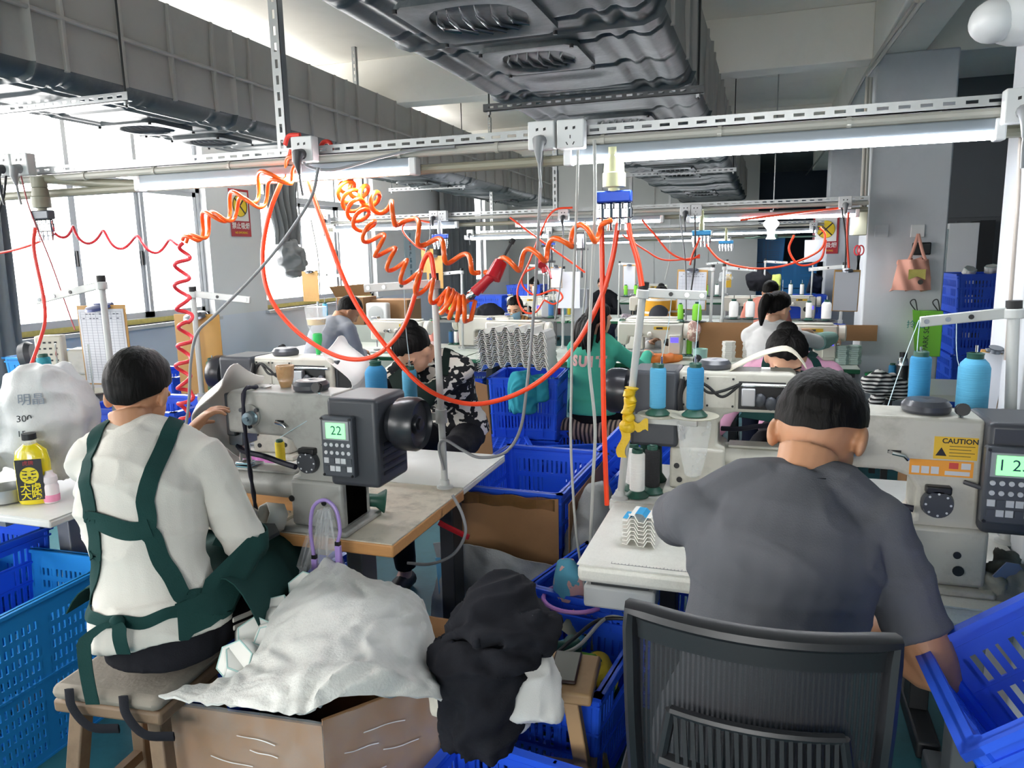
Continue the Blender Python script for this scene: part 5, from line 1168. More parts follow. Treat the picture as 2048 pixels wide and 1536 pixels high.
# bare bulb and green ceiling fan
p = PY(1543, 437, 6.0); t = thing('bulb_lamp', 'white bulb fixture hanging below the second rail near its column end', 'lamp', p)
G().lathe([(.0, .0), (.03, -.005), (.055, -.03), (.055, -.05), (.03, -.08), (.026, -.13), (.036, -.15), (0, -.15)], n=20).obj('bulb', M('bulb_white', '#f3f3f0', .3, var=0, emit=.6), t); G().cyl((0, 0, -.01), (0, 0, .06), .012).obj('cord_grip', white_pl, t)
p = PY(1545, 474, 8.2); t = thing('ceiling_fan', 'small pale green hanging fan in front of the far blue crates', 'fan', p)
for a in (.1, 2.2, 4.3): G().sheet(lambda u, v: ((.05+.36*u)*math.cos(a)-(v-.5)*.1*math.sin(a), (.05+.36*u)*math.sin(a)+(v-.5)*.1*math.cos(a), .012*(v-.5)), 6, 3, .004).obj('blade', M('fan_green', '#a8d8c6', .4, var=.04), t)
G().lathe([(0, -.03), (.05, -.02), (.05, .02), (.015, .04), (0, .04)], n=16).obj('motor', M('fan_green', '#a8d8c6', .4), t)
G().cyl((0, 0, .03), (0, 0, 3.4-p.z), .006, n=8).obj('hanging_rod', steel, t)
# ---------------------------------------------------------------- signs
def sign(T, w, h, label, yellow=True):
    t = thing('no_smoking_sign', label, 'sign', T.translation); R = T.to_3x3().to_4x4()
    def mk(g, n, m, par=None):
        for v in g.v: v[:] = (R @ v)
        return g.obj(n, m, par or t)
    rd = M('sign_red', '#a8262f', .5, var=.04); wh = M('sign_white', '#e6e4e0', .5, var=.03)
    mk(G().bx(-w/2, w/2, -.003, 0, -h/2, h/2), 'sign_board', rd)
    mk(G().bx(-w*.42, w*.42, -.004, -.003, -h*.17, h*.45), 'white_field', wh)
    c = (0, -.0045, h*.15); r = w*.36
    mk(G().cyl((c[0], -.004, c[2]), (c[0], -.0055, c[2]), r, n=28), 'yellow_disc', M('sign_yellow', '#e8c61f', .5, var=0))
    g = G(); g.tube([(r*math.cos(a)*.97, -.006, c[2]+r*.97*math.sin(a)) for a in [2*PI*i/28 for i in range(28)]], [(w*.025, .001)]*28, 6, closed=True, up=(0, 1, 0)); g.bar((-r*.68, -.006, c[2]-r*.68), (r*.68, -.006, c[2]+r*.68), .002, w*.05, (1, 0, 0)); g.bar((r*.68, -.0065, c[2]-r*.68), (-r*.68, -.0065, c[2]+r*.68), .002, w*.05, (1, 0, 0)); mk(g, 'prohibition_ring', M('sign_ink', '#2a2220', .5, var=0))
    mk(G().text('禁止吸烟', w*.225, TR((0, -.0035, -h*.28), PI/2), .0006, bold=.001), 'lettering', wh)
    mk(G().text('NO SMOKING', w*.1, TR((0, -.0035, -h*.42), PI/2), .0006), 'lettering', M('sign_yellow', '#e8c61f', .5))
p = PX(479, 426, -5.0); sign(TR(p+V(.004, 0, 0), 0, 0, PI/2), .3, .46, 'red no smoking sign on the wall between the first two windows')
p = PY(1651, 470, 10.24); sign(TR(p, 0, 0, 0), .3, .46, 'red no smoking sign on the farther column')
p = PX(821, 510, -4.985); t = thing('notice_strip', 'pale blue vertical notice strip on the wall beside the long curtain', 'sign', p)
G().bx(-.012, 0, -.17, .17, -.45, .35).obj('notice_board', M('notice_blue', '#b9cdd6', .6, var=.03), t)
for k, ch_ in enumerate('安全生产品质第一'): G().text(ch_, .075, TR((.003, 0, .28-k*.09), PI/2, 0, PI/2), .001).obj('lettering', M('notice_ink' if k != 2 else 'sign_red', '#3f6a7a', .6, var=0), t)
# ---------------------------------------------------------------- clipboards
brown_b = M('hardboard', '#a9803f', .55, var=.12, scale=7, dirt='#7d5c2c', dsc=3); paper = M('paper', '#c3c6cd', .8, var=.02); ink = M('grid_ink', '#9297a3', .8, var=0); clip_m = M('steel_clip', '#6b7078', .3, .7, var=.05)
def clipboard(label, x0, x1, y0, y1, Y, pap=True, grid=0, tilt=0, board=True, clipc=None):
    a = PY(x0, y0, Y); b_ = PY(x1, y1, Y); w = abs(b_.x-a.x); h = abs(a.z-b_.z); c = (a+b_)/2
    t = thing('clipboard' if board else 'paper_sheet', label, 'clipboard' if board else 'paper', c, (0, tilt, 0))
    if board: G().bx(-w/2, w/2, 0, .004, -h/2, h/2).obj('board', brown_b, t, bevel=.002)
    if pap:
        m_ = .92 if board else 1; pp = G().bx(-w/2*m_, w/2*m_, -.003, -.0005, -h/2*.96, h/2*.9).obj('paper', paper, t)
        if grid:
            for k in range(grid): z = h*.42-h*.86*k/grid; G().bx(-w*.42, w*.42, -.0034, -.003, z-.0006, z+.0006).obj('ruled_line', ink, pp)
            for k in range(9): x = -w*.42+w*.84*k/8; G().bx(x-.0005, x+.0005, -.0034, -.003, -h*.44, h*.42).obj('ruled_line', ink, pp)
            for r_ in range(2):
                for k in range(11):
                    if (k*7+r_) % 4: G().bx(-w*.38+k*w*.07, -w*.38+k*w*.07+w*.045, -.0038, -.0034, h*.385-r_*.018, h*.395-r_*.018).obj('handwriting', M('pen_ink', '#3c4050', .8, var=0), pp)
    if board:
        G().lathe([(0, 0), (w*.22, 0), (w*.2, .01), (.02, .016), (0, .016)], (0, -.004, h/2*.94), (0, -.3, 1), 16).obj('clip', clipc or clip_m, t); G().bx(-.025, .025, -.012, .006, h/2*.93, h/2*1.05).obj('clip_jaw', clipc or clip_m, t, bevel=.003)
    return t
clipboard('clipboard with a ruled record sheet and dark blue clip in front of the first window', 153, 268, 610, 772, 2.42, grid=26, tilt=-.02, clipc=M('dark_blue_clip', '#39436e', .35, .2, var=.05))
clipboard('brown board hanging on a thread stand beside the man with the green apron', 347, 452, 628, 792, 2.8, pap=False)
clipboard('brown board in front of the second window', 603, 639, 543, 603, 6.2, pap=False)
clipboard('upper left brown board near the small blue manifold', 842, 868, 498, 545, 6.3, pap=False)
clipboard('lower brown board near the small blue manifold', 852, 887, 512, 577, 6.27, pap=False)
clipboard('paper clipboard with brown edge behind the middle cables', 1101, 1124, 534, 576, 6.4)
clipboard('white paper board hanging in front of the press rigs', 1112, 1160, 540, 618, 6.48, board=False)
clipboard('narrow white clipboard left of the taped stand top', 1246, 1271, 530, 580, 9.8)
clipboard('clipboard with ruled sheet in front of the mustard top', 1354, 1413, 540, 620, 6.19, grid=10, tilt=.03)
clipboard('clipboard hung at the edge of the grey column', 1668, 1716, 540, 623, 5.6, tilt=.02)
clipboard('white sheet hanging at the farther no smoking sign', 1610, 1651, 478, 524, 9.83, board=False)
t = clipboard('brown board with crumpled paper beside the right-edge thread stand', 1955, 2000, 700, 820, 2.6, tilt=.1)
# ---------------------------------------------------------------- loose things: helpers
card = M('cardboard', '#97704a', .75, var=.1, scale=5, dirt='#6f5236', dsc=2, damt=.4)
sack_m = M('woven_sack', '#cfcfca', .5, var=.06, scale=8, bump=.25, bs=160, dirt='#9a9a94', dsc=4, damt=.5); sack_g = M('grey_woven_sack', '#8d9090', .5, var=.08, scale=8, bump=.2, bs=140)
shell_m = M('white_shell', '#e2e1db', .55, var=.03); felt_m = M('grey_felt_shell', '#9a9a94', .7, var=.08); clear = glassmat('clear_plastic', '#e8ecee', .28, .2); clear2 = glassmat('thin_film', '#dfe4e6', .16, .15)
woodst = M('worn_stool_wood', '#7a6550', .6, var=.2, scale=9, stretch=(1, 1, .15), dirt='#4d3c2b', dsc=5, damt=.6)
def heap(name, parts, mat, label, cat, amp=.012, fr=11, vs=.009, group=None, flat=None):
    """crumpled cloth: parts = list of (points, radii)"""
    g = G()
    for pts, rr in parts:
        if len(pts) == 1: g.ell(pts[0], rr, 16, 10)
        else: g.tube(spl(pts, 4), [rr[min(int(i/4), len(rr)-1)]*(1-(i/4 % 1))+rr[min(int(i/4)+1, len(rr)-1)]*(i/4 % 1) for i in range(4*(len(pts)-1)+1)] if isinstance(rr, list) else rr, 14, flat=flat)
    a = np.array([tuple(v) for v in g.v]); c = Vector((float(a[:, 0].mean()), float(a[:, 1].mean()), float(a[:, 2].min())))
    for v in g.v: v -= c
    def d(p):
        q = p*fr+Vector((c.x*3, c.y*3, 0)); w = Vector((noise.noise(q*.4), noise.noise(q*.4+Vector((9, 1, 4))), 0)); r = 1-2.4*abs(noise.noise(q*Vector((1, 1, 1)).x+w*1.5)); return amp*(max(r, -.6)+.4*noise.noise(q*.5))
    o = voxel(g, vs, name, mat, None, 2, d); o.location = c; return tag(o, label, cat, group)
# ---------------------------------------------------------------- left foreground: carton, crate wall, hexagon shells and sack
A, B_, C_, D_, E_ = V(-1.46, 1.37, 0), V(-.985, 1.41, 0), V(-.80, 1.66, 0), V(-.88, 2.0, 0), V(-1.54, 2.02, 0)
t = thing('cardboard_carton', 'brown carton wrapped in cling film under the white sack at the bottom left', 'box', (-1.2, 1.7, 0)); o_ = V(-1.2, 1.7, 0); zt = .52
for a, b_, h in ((A, B_, .505), (B_, C_, .52), (C_, D_, .5), (D_, E_, .5)): G().bar(a-o_+V(0, 0, h/2), b_-o_+V(0, 0, h/2), .008, h).obj('carton_wall', card, t)
g = G().sheet(lambda u, v: (E_.lerp(A, u)-o_)+V(-.012+.004*noise.noise(V(u*30, v*3, 0)), 0, (zt+.035+.022*noise.noise(V(u*25, 0, 3))+.012*noise.noise(V(u*90, 0, 7)))*v), 60, 4, .007); g.obj('torn_wall', card, t)
G().bar(A.lerp(E_, .02)-o_+V(.012, .0, .26), E_-o_+V(.012, 0, .26), .006, .5).obj('blue_lining', royal, t)
G().bx(-.26, .3, -.28, .3, 0, .01).obj('carton_base', card, t)
for a, b_ in ((A, B_), (B_, C_)):
    n = (b_-a).cross(V(0, 0, 1)).normalized(); cr = 1
    G().sheet(lambda u, v: a.lerp(b_, u*1.02-.01)-o_+n*(.008+.004*noise.noise(V(u*9, v*14, a.x*5)))+V(0, 0, .02+.5*v), 30, 30).obj('cling_film', clear2, t)
    for k in range(12):
        z = .06+.036*k; u0 = random.random()*.6; L_ = .15+.25*random.random()
        G().tube(spl([a.lerp(b_, min(.99, u0+L_*s))-o_+n*.014+V(0, 0, z+.003*math.sin(s*5+k)-.014*s) for s in (0, .25, .5, .75, 1)], 4), [(.0014, .0005)]*17, 5).obj('film_gloss_line', glassmat('film_gloss_line', '#ffffff', .55, .1), t)  # white lines paint the gloss along the film's creases
def hexshell():
    t = thing('hexagon_shell', '', 'shell'); h = [(.052*math.cos(PI/3*i), .052*math.sin(PI/3*i)) for i in range(6)]
    G().prism([(x*.93, y*.93) for x, y in h], 0, .004).obj('face', shell_m, t)
    g = G()
    for i in range(6):
        a, b_ = h[i], h[(i+1) % 6]; g.add([(a[0]*.93, a[1]*.93, 0), (b_[0]*.93, b_[1]*.93, 0), (b_[0], b_[1], -.05), (a[0], a[1], -.05)], [(0, 1, 2, 3)])
    s_ = g.obj('side_walls', shell_m, t); m_ = s_.modifiers.new('thick', 'SOLIDIFY'); m_.thickness = .0025
    G().tube([V(x*.945, y*.945, .003) for x, y in h], .0022, 6, closed=True).obj('seam', M('mint_seam', '#a9c9c4', .6, var=.05), t)
    return t
HS = None
for i, (x, y, d, rot, l) in enumerate(((610, 1178, 2.12, (.9, .3, .2), 'uppermost white hexagon shell beside the sack on the carton'), (640, 1190, 2.08, (1.1, .7, .5), 'white hexagon shell half hidden under the sack top'), (545, 1222, 2.0, (.5, -.3, .1), 'white hexagon shell second from the top along the sack'), (575, 1250, 1.97, (1.2, .4, 1.1), 'white hexagon shell standing on edge under the second one'),
    (512, 1272, 1.92, (.8, .5, .4), 'white hexagon shell with bright rim, third along the sack'), (545, 1285, 1.9, (1.0, .9, .2), 'white hexagon shell tucked under the sack at mid height'), (470, 1322, 1.84, (1.0, -.4, .3), 'lowest white hexagon shell beside the blue carton lining'), (490, 1315, 1.85, (.4, .4, .3), 'white hexagon shell behind the lowest one'))):
    if HS is None: HS = hexshell(); HS.location = P(x, y, d); HS.rotation_euler = rot; HS['label'] = l; HS['group'] = 'white shells in the carton'
    else: clone(HS, P(x, y, d), rot, l, 'white shells in the carton')
ctl = [[P(655, 1118, 2.2), P(720, 1150, 2.16), P(800, 1178, 2.12), P(835, 1195, 2.12), P(850, 1215, 2.12)], [P(560, 1215, 1.98), P(640, 1195, 1.96), P(750, 1200, 1.95), P(830, 1225, 1.98), P(868, 1270, 2.03)],
       [P(520, 1295, 1.86), P(600, 1270, 1.82), P(720, 1262, 1.8), P(815, 1285, 1.82), P(876, 1330, 1.93)], [P(475, 1350, 1.8), P(560, 1335, 1.73), P(680, 1315, 1.68), P(790, 1335, 1.7), P(880, 1370, 1.8)],
       [P(395, 1372, 1.79), P(500, 1375, 1.68), P(640, 1350, 1.62), P(770, 1350, 1.64), P(880, 1385, 1.72)], [P(318, 1395, 1.76), P(460, 1415, 1.64), P(600, 1432, 1.57), P(690, 1400, 1.6), P(885, 1398, 1.7)]]
rows = [spl(r, 12) for r in ctl]; cols = [spl([r[j] for r in rows], 14) for j in range(len(rows[0]))]
nu, nv = len(cols[0])-1, len(cols)-1
def sk(u, v):
    p = cols[int(round(v*nv))][int(round(u*nu))]; w = V(noise.noise(p*5), noise.noise(p*5+V(3, 3, 3)), 0)
    r = 1-abs(noise.noise(V(p.x*9, p.y*5, p.z*12)+w*2))*2.2; r2 = 1-abs(noise.noise(V(p.x*22, p.y*12, p.z*26)+w*3))*2.2
    return p+V(.25, -.4, .9)*(.012*max(r, -.5)+.008*max(r2, -.5)+.004*noise.noise(V(p.x*60, p.y*30, p.z*60)))
tag(G().sheet(sk, nu, nv, .006).obj('woven_sack', sack_m, ang=70), 'large crumpled white woven sack draped over the carton at the bottom', 'sack')
# hexagon shell strips nested in stacks
def strip(n, pw, dep, mat, bend, name='shell_strip'):
    pr = [(0, 0), (.28, 0), (.5, .5), (.78, .5), (1, 0)]; W_ = n*pw
    def prof(s):
        k = s % 1.0
        for (a, za), (b_, zb) in zip(pr, pr[1:]):
            if k <= b_+1e-9: return za+(zb-za)*(k-a)/(b_-a)
    ss = [i+q for i in range(n) for q in (0, .28, .5, .78)]+[n]
    return G().sheet(lambda u, v: (ss[int(round(u*(len(ss)-1)))]*pw-W_/2, (v-.5)*dep, prof(ss[int(round(u*(len(ss)-1)))])*pw*.8-bend*abs(u-.5)**3), len(ss)-1, 2, .003).obj(name, mat, ang=20)
ST = strip(6, .088, .24, shell_m, .35); b0 = PY(1036, 742, 5.05)
for k in range(20):
    o = ST if k == 0 else ST.copy()
    if k: COL.objects.link(o)
    o.location = b0+V(.004*math.sin(k*1.7), -.003*k, .0132*k); tag(o, 'white hexagon shell strip nested in the draped stack on the tall blue crates', 'shell', 'nested shell strips on the crate stack')
ST2 = strip(2, .06, .11, felt_m, 0); b0 = V(PY(437, 962, 2.12).x, 2.12, .784)
for k in range(32):
    o = ST2 if k == 0 else ST2.copy()
    if k: COL.objects.link(o)
    o.location = b0+V(.003*math.sin(k), 0, .0078*k); o.rotation_euler = (0, 0, .25); tag(o, 'grey felt shell strip in the tall nested stack at the left needle', 'shell', 'nested felt strips at the left needle')
ST3 = strip(2, .05, .06, shell_m, 0); b0 = PZ(1283, 1084, .7825)
for k in range(7):
    o = ST3 if k == 0 else ST3.copy()
    if k: COL.objects.link(o)
    o.location = b0+V(0, 0, .012*k); o.rotation_euler = (math.radians(8), 0, -.15); tag(o, 'white shell strip in the small stack at the grey T-shirt man\'s left arm' if k < 6 else 'top white shell strip with blue print at the grey T-shirt man\'s left arm', 'shell', 'nested strips on the white table' if k < 6 else None)
pr_ = M('cyan_print', '#2f9bd0', .5, var=.04); g = G().sheet(lambda u, v: (-.05+.1*u, -.022+.044*v, [0.004, .004, .024, .024, .004, .004][int(round(u*5))]+.002), 5, 1, .001); q = g.obj('printed_face', pr_, o); 
G().text('NE', .03, TR((-.022, -.0, .012), .1, -.4, .4), .0006).obj('lettering', white_pl, o)
for gi, (x, y, Y, n, l) in enumerate(((1457, 722, 5.82, 10, 'pale hexagon box in the stack on the green-edged table behind the woman in pink'), (1498, 722, 5.95, 14, 'pale hexagon box in the stack left of the white-topped woman'), (1683, 728, 5.85, 9, 'mint-grey hexagon box in the big stack beside the column'), (1707, 728, 5.9, 9, 'mint-grey hexagon box in the stack nearest the column'))):
    b0 = PZ(x, y, .782)+V(0, 0, 0); hx6 = [(.05*math.cos(PI/3*i), .045*math.sin(PI/3*i)) for i in range(6)]; gm = shell_m if gi < 2 else M('mint_grey_shell', '#b7cdc6', .55, var=.04)
    f = G().prism(hx6, 0, .0145).obj('hexagon_box', gm, bevel=.001)
    for k in range(n):
        o = f if k == 0 else f.copy()
        if k: COL.objects.link(o)
        o.location = b0+V(.003*math.sin(k*2.1), 0, .0155*k); tag(o, l, 'box', l.replace('pale hexagon box', 'pale boxes').replace('mint-grey hexagon box', 'mint boxes'))
# scrap tray with hexagon frames on the worn table
p = PZ(505, 1045, .785); t = thing('scrap_tray', 'wooden scrap tray at the end of the worn cream table', 'tray', p)
G().bx(-.17, .1, -.09, .12, -.0, .008).obj('tray_floor', worn, t)
for a, b_, h in (((-.17, .12, .03), (.1, .12, .03), .06), ((-.17, -.09, .02), (-.17, .12, .02), .04)): G().bar(a, b_, .012, h).obj('tray_side', wood_e, t)
g = G()
for k in range(160): g.bar(V(random.uniform(-.16, .08), random.uniform(-.07, .1), .01+.012*random.random()), V(random.uniform(-.16, .08), random.uniform(-.07, .1), .01), .002, .002) if k % 4 == 0 else g.ell(V(random.uniform(-.16, .08), random.uniform(-.07, .1), .012), (.006, .004, .003), 5, 3)
sc_ = g.obj('clippings', M('clippings', '#8e8d88', .7, var=.4, scale=60), t); sc_['kind'] = 'stuff'
fr_m = M('birch_inside', '#c9a468', .6, var=.15, scale=12)
for x, y, rz, l in ((487, 1038, .3, 'left open hexagon frame with yellow inside in the scrap tray'), (543, 1035, -.5, 'right open hexagon frame with brown inside in the scrap tray')):
    t = thing('hexagon_cup', l, 'shell', PZ(x, y, .835), (1.2, 0, rz)); h = [(.045*math.cos(PI/3*i+.5), .045*math.sin(PI/3*i+.5)) for i in range(6)]
    g = G(); g.ring([[(a*1.05, b_*1.05, -.03) for a, b_ in h], [(a, b_, .03) for a, b_ in h]], cap=False); s_ = g.obj('frame_walls', shell_m, t); m_ = s_.modifiers.new('th', 'SOLIDIFY'); m_.thickness = .004
    G().prism([(a*.9, b_*.9) for a, b_ in h], -.028, -.024).obj('inside_face', fr_m if rz > 0 else card, t)
t = thing('hexagon_cup', 'dark hexagon plate lying in front of the scrap tray', 'shell', PZ(525, 1068, .815), (.35, 0, .2)); G().prism([(.055*math.cos(PI/3*i), .04*math.sin(PI/3*i)) for i in range(6)], 0, .012).obj('plate', M('dark_felt', '#4a4a4b', .8, var=.1), t)
# plastic bag with purple tube, hung at the left table corner
t = thing('plastic_bag', 'clear plastic bag hanging at the front edge of the worn cream table', 'bag', PY(655, 1015, 1.84)); 
G().sheet(lambda u, v: ((-.02-.15*v**.8)*(1-u)+(.02+.07*v)*u+.012*math.sin(u*22)*v, -.02-.03*math.sin(u*PI)*v+.01*math.sin(u*31), .0-.36*v), 40, 16).obj('film', clear, t)
G().sheet(lambda u, v: ((-.012-.15*v)*(1-u)+(.012+.06*v)*u, .0+.008*math.sin(u*26), .0-.34*v), 30, 10).obj('film', clear, t)
lil = M('lilac_plastic', '#9c84c4', .4, var=.04); t = thing('tube_strap', 'lilac tube strap with two lilac ends around the plastic bag', 'strap', PY(650, 1010, 1.8))
G().tube(spl([V(-.05, 0, -.16), V(-.055, 0, -.08), V(-.04, 0, -.01), V(-.0, 0, .015), V(.035, 0, -.01), V(.045, 0, -.07), V(.035, 0, -.11)], 6), .0055, 8).obj('tube', lil, t)
for x, z in ((-.048, -.17), (.035, -.12)): G().bx(x-.009, x+.009, -.007, .007, z-.06, z).obj('grip_end', lil, t, bevel=.003); G().bx(x-.007, x+.007, -.006, .006, z, z+.012).obj('black_tip', black_pl, t)
# ---------------------------------------------------------------- stools, phone, jackets
def stool(label, c, w, d, h, rz, mat, pad=False):
    t = thing('wooden_stool', label, 'stool', c, rz)
    G().bx(-w/2, w/2, -d/2, d/2, h-.035, h).obj('seat', mat, t, bevel=.008)
    for sx in (-1, 1):
        for sy in (-1, 1): G().bar((sx*w*.36, sy*d*.34, h-.035), (sx*w*.55, sy*d*.55, 0), .04, .04, (1, 0, 0)).obj('leg', mat, t, bevel=.004)
        G().bar((sx*w*.47, -d*.45, h*.4), (sx*w*.47, d*.45, h*.4), .025, .03).obj('stretcher', mat, t)
    for z in (.32, .52): G().bar((-w*.46, -d*.45, h*z), (w*.46, -d*.45, h*z), .025, .03).obj('stretcher', mat, t)
    if pad:
        G().bx(-w*.5, w*.5, -d*.52, d*.52, h, h+.04).obj('cushion', M('grey_cushion', '#8b8378', .85, var=.15, scale=6, bump=.2, bs=60), t, bevel=.018)
        for x in (-.28, .22): G().tube(spl([V(w*x, -d*.545, h+.045), V(w*x+.01, -d*.57, h), V(w*x+.05, -d*.55, h-.05), V(w*x+.12, -d*.5, h-.055)], 5), [(.014, .004)]*16, 6).obj('strap', dkf, t)
    return t
L1 = PA['loc']; stool('worn wooden stool with a grey cushion under the man with the green apron', (L1.x-.07, L1.y-.01, 0), .31, .28, max(.3, PA['pel'].z-.15), .1, woodst, True)
stool('light wooden stool holding the phone, right of the black jacket', (-.62, 1.86, 0), .42, .21, .47, .08, M('light_stool_wood', '#a98a62', .55, var=.18, scale=9, stretch=(.2, 1, 1), dirt='#6a5236', dsc=4, damt=.4))
p = PZ(1131, 1337, .4705); t = thing('phone', 'phone in a dark case lying on the light wooden stool', 'phone', p, .12)
G().bx(-.039, .039, -.08, .08, 0, .01).obj('case', M('phone_case', '#3a2523', .4, var=.05), t, bevel=.005); G().bx(-.034, .034, -.074, .074, .0101, .0108).obj('screen', M('phone_glass_reflection', '#8f9089', .12, var=0), t)  # light grey screen colour stands in for a reflection
heap('jacket', [([P(985, 1172, 1.96), P(1000, 1215, 1.9), P(1000, 1290, 1.86)], [.03, .1, .13]), ([P(960, 1290, 1.84), P(965, 1370, 1.83), P(960, 1480, 1.84)], [.11, .1, .085]), ([P(1060, 1230, 1.85), P(1050, 1290, 1.82)], [.07, .06]), ([P(1010, 1300, 1.8), P(1020, 1340, 1.78)], [.08, .06])], dkf, 'black hooded jacket heaped on the stool in the middle foreground', 'jacket', .022, 13, .008)
heap('jacket', [([P(1062, 1290, 1.88), P(1060, 1350, 1.86), P(1056, 1430, 1.84)], [.035, .07, .085]), ([P(1030, 1420, 1.85), P(985, 1475, 1.86)], [.05, .02])], fabric('white_jacket', '#d9d9d6'), 'white jacket with ribbed hem hanging below the black jacket', 'jacket', .009, 12, .008)
heap('jacket', [([P(925, 1270, 1.93), P(905, 1330, 1.9), P(905, 1420, 1.9)], [.04, .06, .05])], fabric('cream_cloth', '#cfcabd'), 'cream garment sleeve hanging left of the black jacket', 'jacket', .01, 12, .008)
# ---------------------------------------------------------------- office chair
a, b_ = P(1262, 1212, 1.16), P(1790, 1284, 1.06); m0 = (a+b_)/2; xd = (b_-a); wd = xd.length; yaw_ = math.atan2(xd.y, xd.x)
t = thing('office_chair', 'black mesh-backed office chair of the man in the grey T-shirt', 'chair', (m0.x, m0.y, 0), yaw_); zt = m0.z
tilt = (b_.z-a.z)/wd
def bp(s, z, o=0): return V(s*wd/2*(1-.06*(zt-z)/.4), -.035*(1-s*s)*1.2+.11*smooth(.25, 1.0, (zt-z)/.5)*.6+o, z+tilt*s*wd/2*.9)
fr = M('chair_black', '#1d1e21', .42, var=.08)
g = G().tube([bp(s, zt) for s in np.linspace(-1, 1, 15)]+[bp(1, z) for z in np.linspace(zt-.03, zt-.5, 10)]+[bp(s, zt-.52) for s in np.linspace(1, -1, 13)]+[bp(-1, z) for z in np.linspace(zt-.5, zt-.03, 10)], [(.018, .012)]*48, 8, closed=True, up=(0, 1, 0)); g.obj('back_frame', fr, t)
G().sheet(lambda u, v: bp(-1+2*u, zt-.006-.04*v, .012), 20, 3, .012).obj('top_rail', fr, t)
mm = M('mesh_black', '#222327', .6, var=0); nt = mm.node_tree; tc = nt.nodes.new('ShaderNodeTexCoord'); wv = nt.nodes.new('ShaderNodeTexWave'); wv.inputs['Scale'].default_value = 42; mr = nt.nodes.new('ShaderNodeMapRange'); mr.inputs[3].default_value = .62; mr.inputs[4].default_value = 1
nt.links.new(tc.outputs['Object'], wv.inputs[0]); nt.links.new(wv.outputs[1], mr.inputs[0]); nt.links.new(mr.outputs[0], nt.nodes['Principled BSDF'].inputs['Alpha'])
G().sheet(lambda u, v: bp(-.97+1.94*u, zt-.01-.5*v, .006), 20, 12).obj('back_mesh', mm, t)
lp = G()
zl = zt-.14
for k in range(19): s = -.62+k*.068; lp.bar(bp(s, zl, -.02), bp(s+.02, zl-.075, -.035), .006, .013, (0, 1, 0))
lp.tube([bp(s, zl+.004, -.02) for s in np.linspace(-.66, .66, 12)], .008, 8); lp.tube([bp(s, zl-.08, -.034) for s in np.linspace(-.74, .74, 12)], .012, 8)
for s in (-.7, .7): lp.tube([bp(s*.94, zl+.004, -.02), bp(s*1.06, zl-.08, -.034)], .009, 8)
lp.obj('lumbar_support', fr, t)
G().sheet(lambda u, v: bp(-.55+1.3*u, zl-.1-.03*v, -.045+.01*v), 14, 3, .01).obj('chrome_strip', M('chair_silver', '#8f9194', .3, .8, var=.05), t)
G().tube([bp(-.9, zt-.44, -.02), bp(0, zt-.4, -.06), bp(.9, zt-.44, -.02)], .02, 8).obj('cross_bar', fr, t)
for s in (-1, 1):
    G().tube(spl([bp(s*.98, zt-.36, .0), V(s*wd*.56, .1, .66), V(s*wd*.56, .32, .64)], 5), [(.022, .012)]*11, 8).obj('armrest', fr, t); G().tube([V(s*wd*.55, .2, .65), V(s*wd*.48, .22, .45)], .016, 8).obj('arm_post', fr, t)
G().sheet(lambda u, v: ((u-.5)*wd, .08+.44*v, .47-.02*math.cos((u-.5)*PI)), 12, 10, .06).obj('seat', fr, t)
G().cyl((0, .3, .1), (0, .3, .42), .026).obj('gas_column', fr, t); G().tube([bp(0, zt-.5, -.02), V(0, .1, .42), V(0, .3, .4)], .02, 8).obj('back_stem', fr, t)
for k in range(5):
    a_ = k*2*PI/5+.3; G().tube([V(0, .3, .12), V(.28*math.cos(a_), .3+.28*math.sin(a_), .07)], [.024, .016], 8).obj('leg', fr, t); G().cyl(V(.28*math.cos(a_)-.012, .3+.28*math.sin(a_), .03), V(.28*math.cos(a_)+.012, .3+.28*math.sin(a_), .03), .03, n=14).obj('caster', black_rub, t)
# ---------------------------------------------------------------- middle floor: carton liner, grey sack, crate contents
t = thing('cardboard_liner', 'brown cardboard wrapped around the blue crate between the front tables', 'cardboard', (-1.02, 3.25, .2))
G().sheet(lambda u, v: (-.235+.47*u, -.385-.004*math.sin(u*9), .42-.36*v+.006*math.sin(u*14)), 16, 6, .004).obj('front_panel', card, t); G().sheet(lambda u, v: (.275, -.38+.72*u, .405-.3*v), 10, 4, .004).obj('side_panel', card, t)
G().sheet(lambda u, v: (-.22+.44*u, -.392, .425-.05*v-.004*math.sin(u*20)), 16, 2, .001).obj('packing_tape', glassmat('brown_tape', '#7a5a35', .6, .2), t)
tag(G().sheet(lambda u, v: V(-1.33+.64*u+.02*math.sin(v*6), 2.8-.05*math.sin(u*PI)-.06*v*math.sin(u*PI)+.016*noise.noise(V(u*7, v*5, 0))+.008*noise.noise(V(u*17, v*11, 5)), .40-.4*v+.03*math.sin(u*5)*(1-v)), 40, 26, .006).obj('woven_sack', sack_g, ang=70), 'grey woven sack with handwriting in front of the cardboard-wrapped crate', 'sack')
sk_ = bpy.data.objects['woven_sack.001']
for tx, x, z, s in (('4.#', -.93, .3, .05), ('12+307', -.95, .22, .045)): G().text(tx, s, TR(V(x, 2.722, z)-sk_.location, PI/2), .0006).obj('marking', M('marker_ink', '#2f3336', .8, var=0), sk_)
heap('woven_sack', [([V(-.66, 3.0, .1), V(-.66, 2.98, .4), V(-.64, 2.98, .66)], [.12, .13, .04])], sack_g, 'grey sack squeezed between the wrapped crate and the right tables', 'sack', .014, 9, .012)
p = PZ(903, 1180, .2); tag(G().sheet(lambda u, v: p+V(-.07+.14*u+.02*v, .0+.02*math.sin(u*3), .14-.32*v), 6, 6, .004).obj('blue_sheet', M('sky_sheet', '#6fb3dc', .5, var=.08)), 'light blue plastic sheet standing under the left front table end', 'sheet')
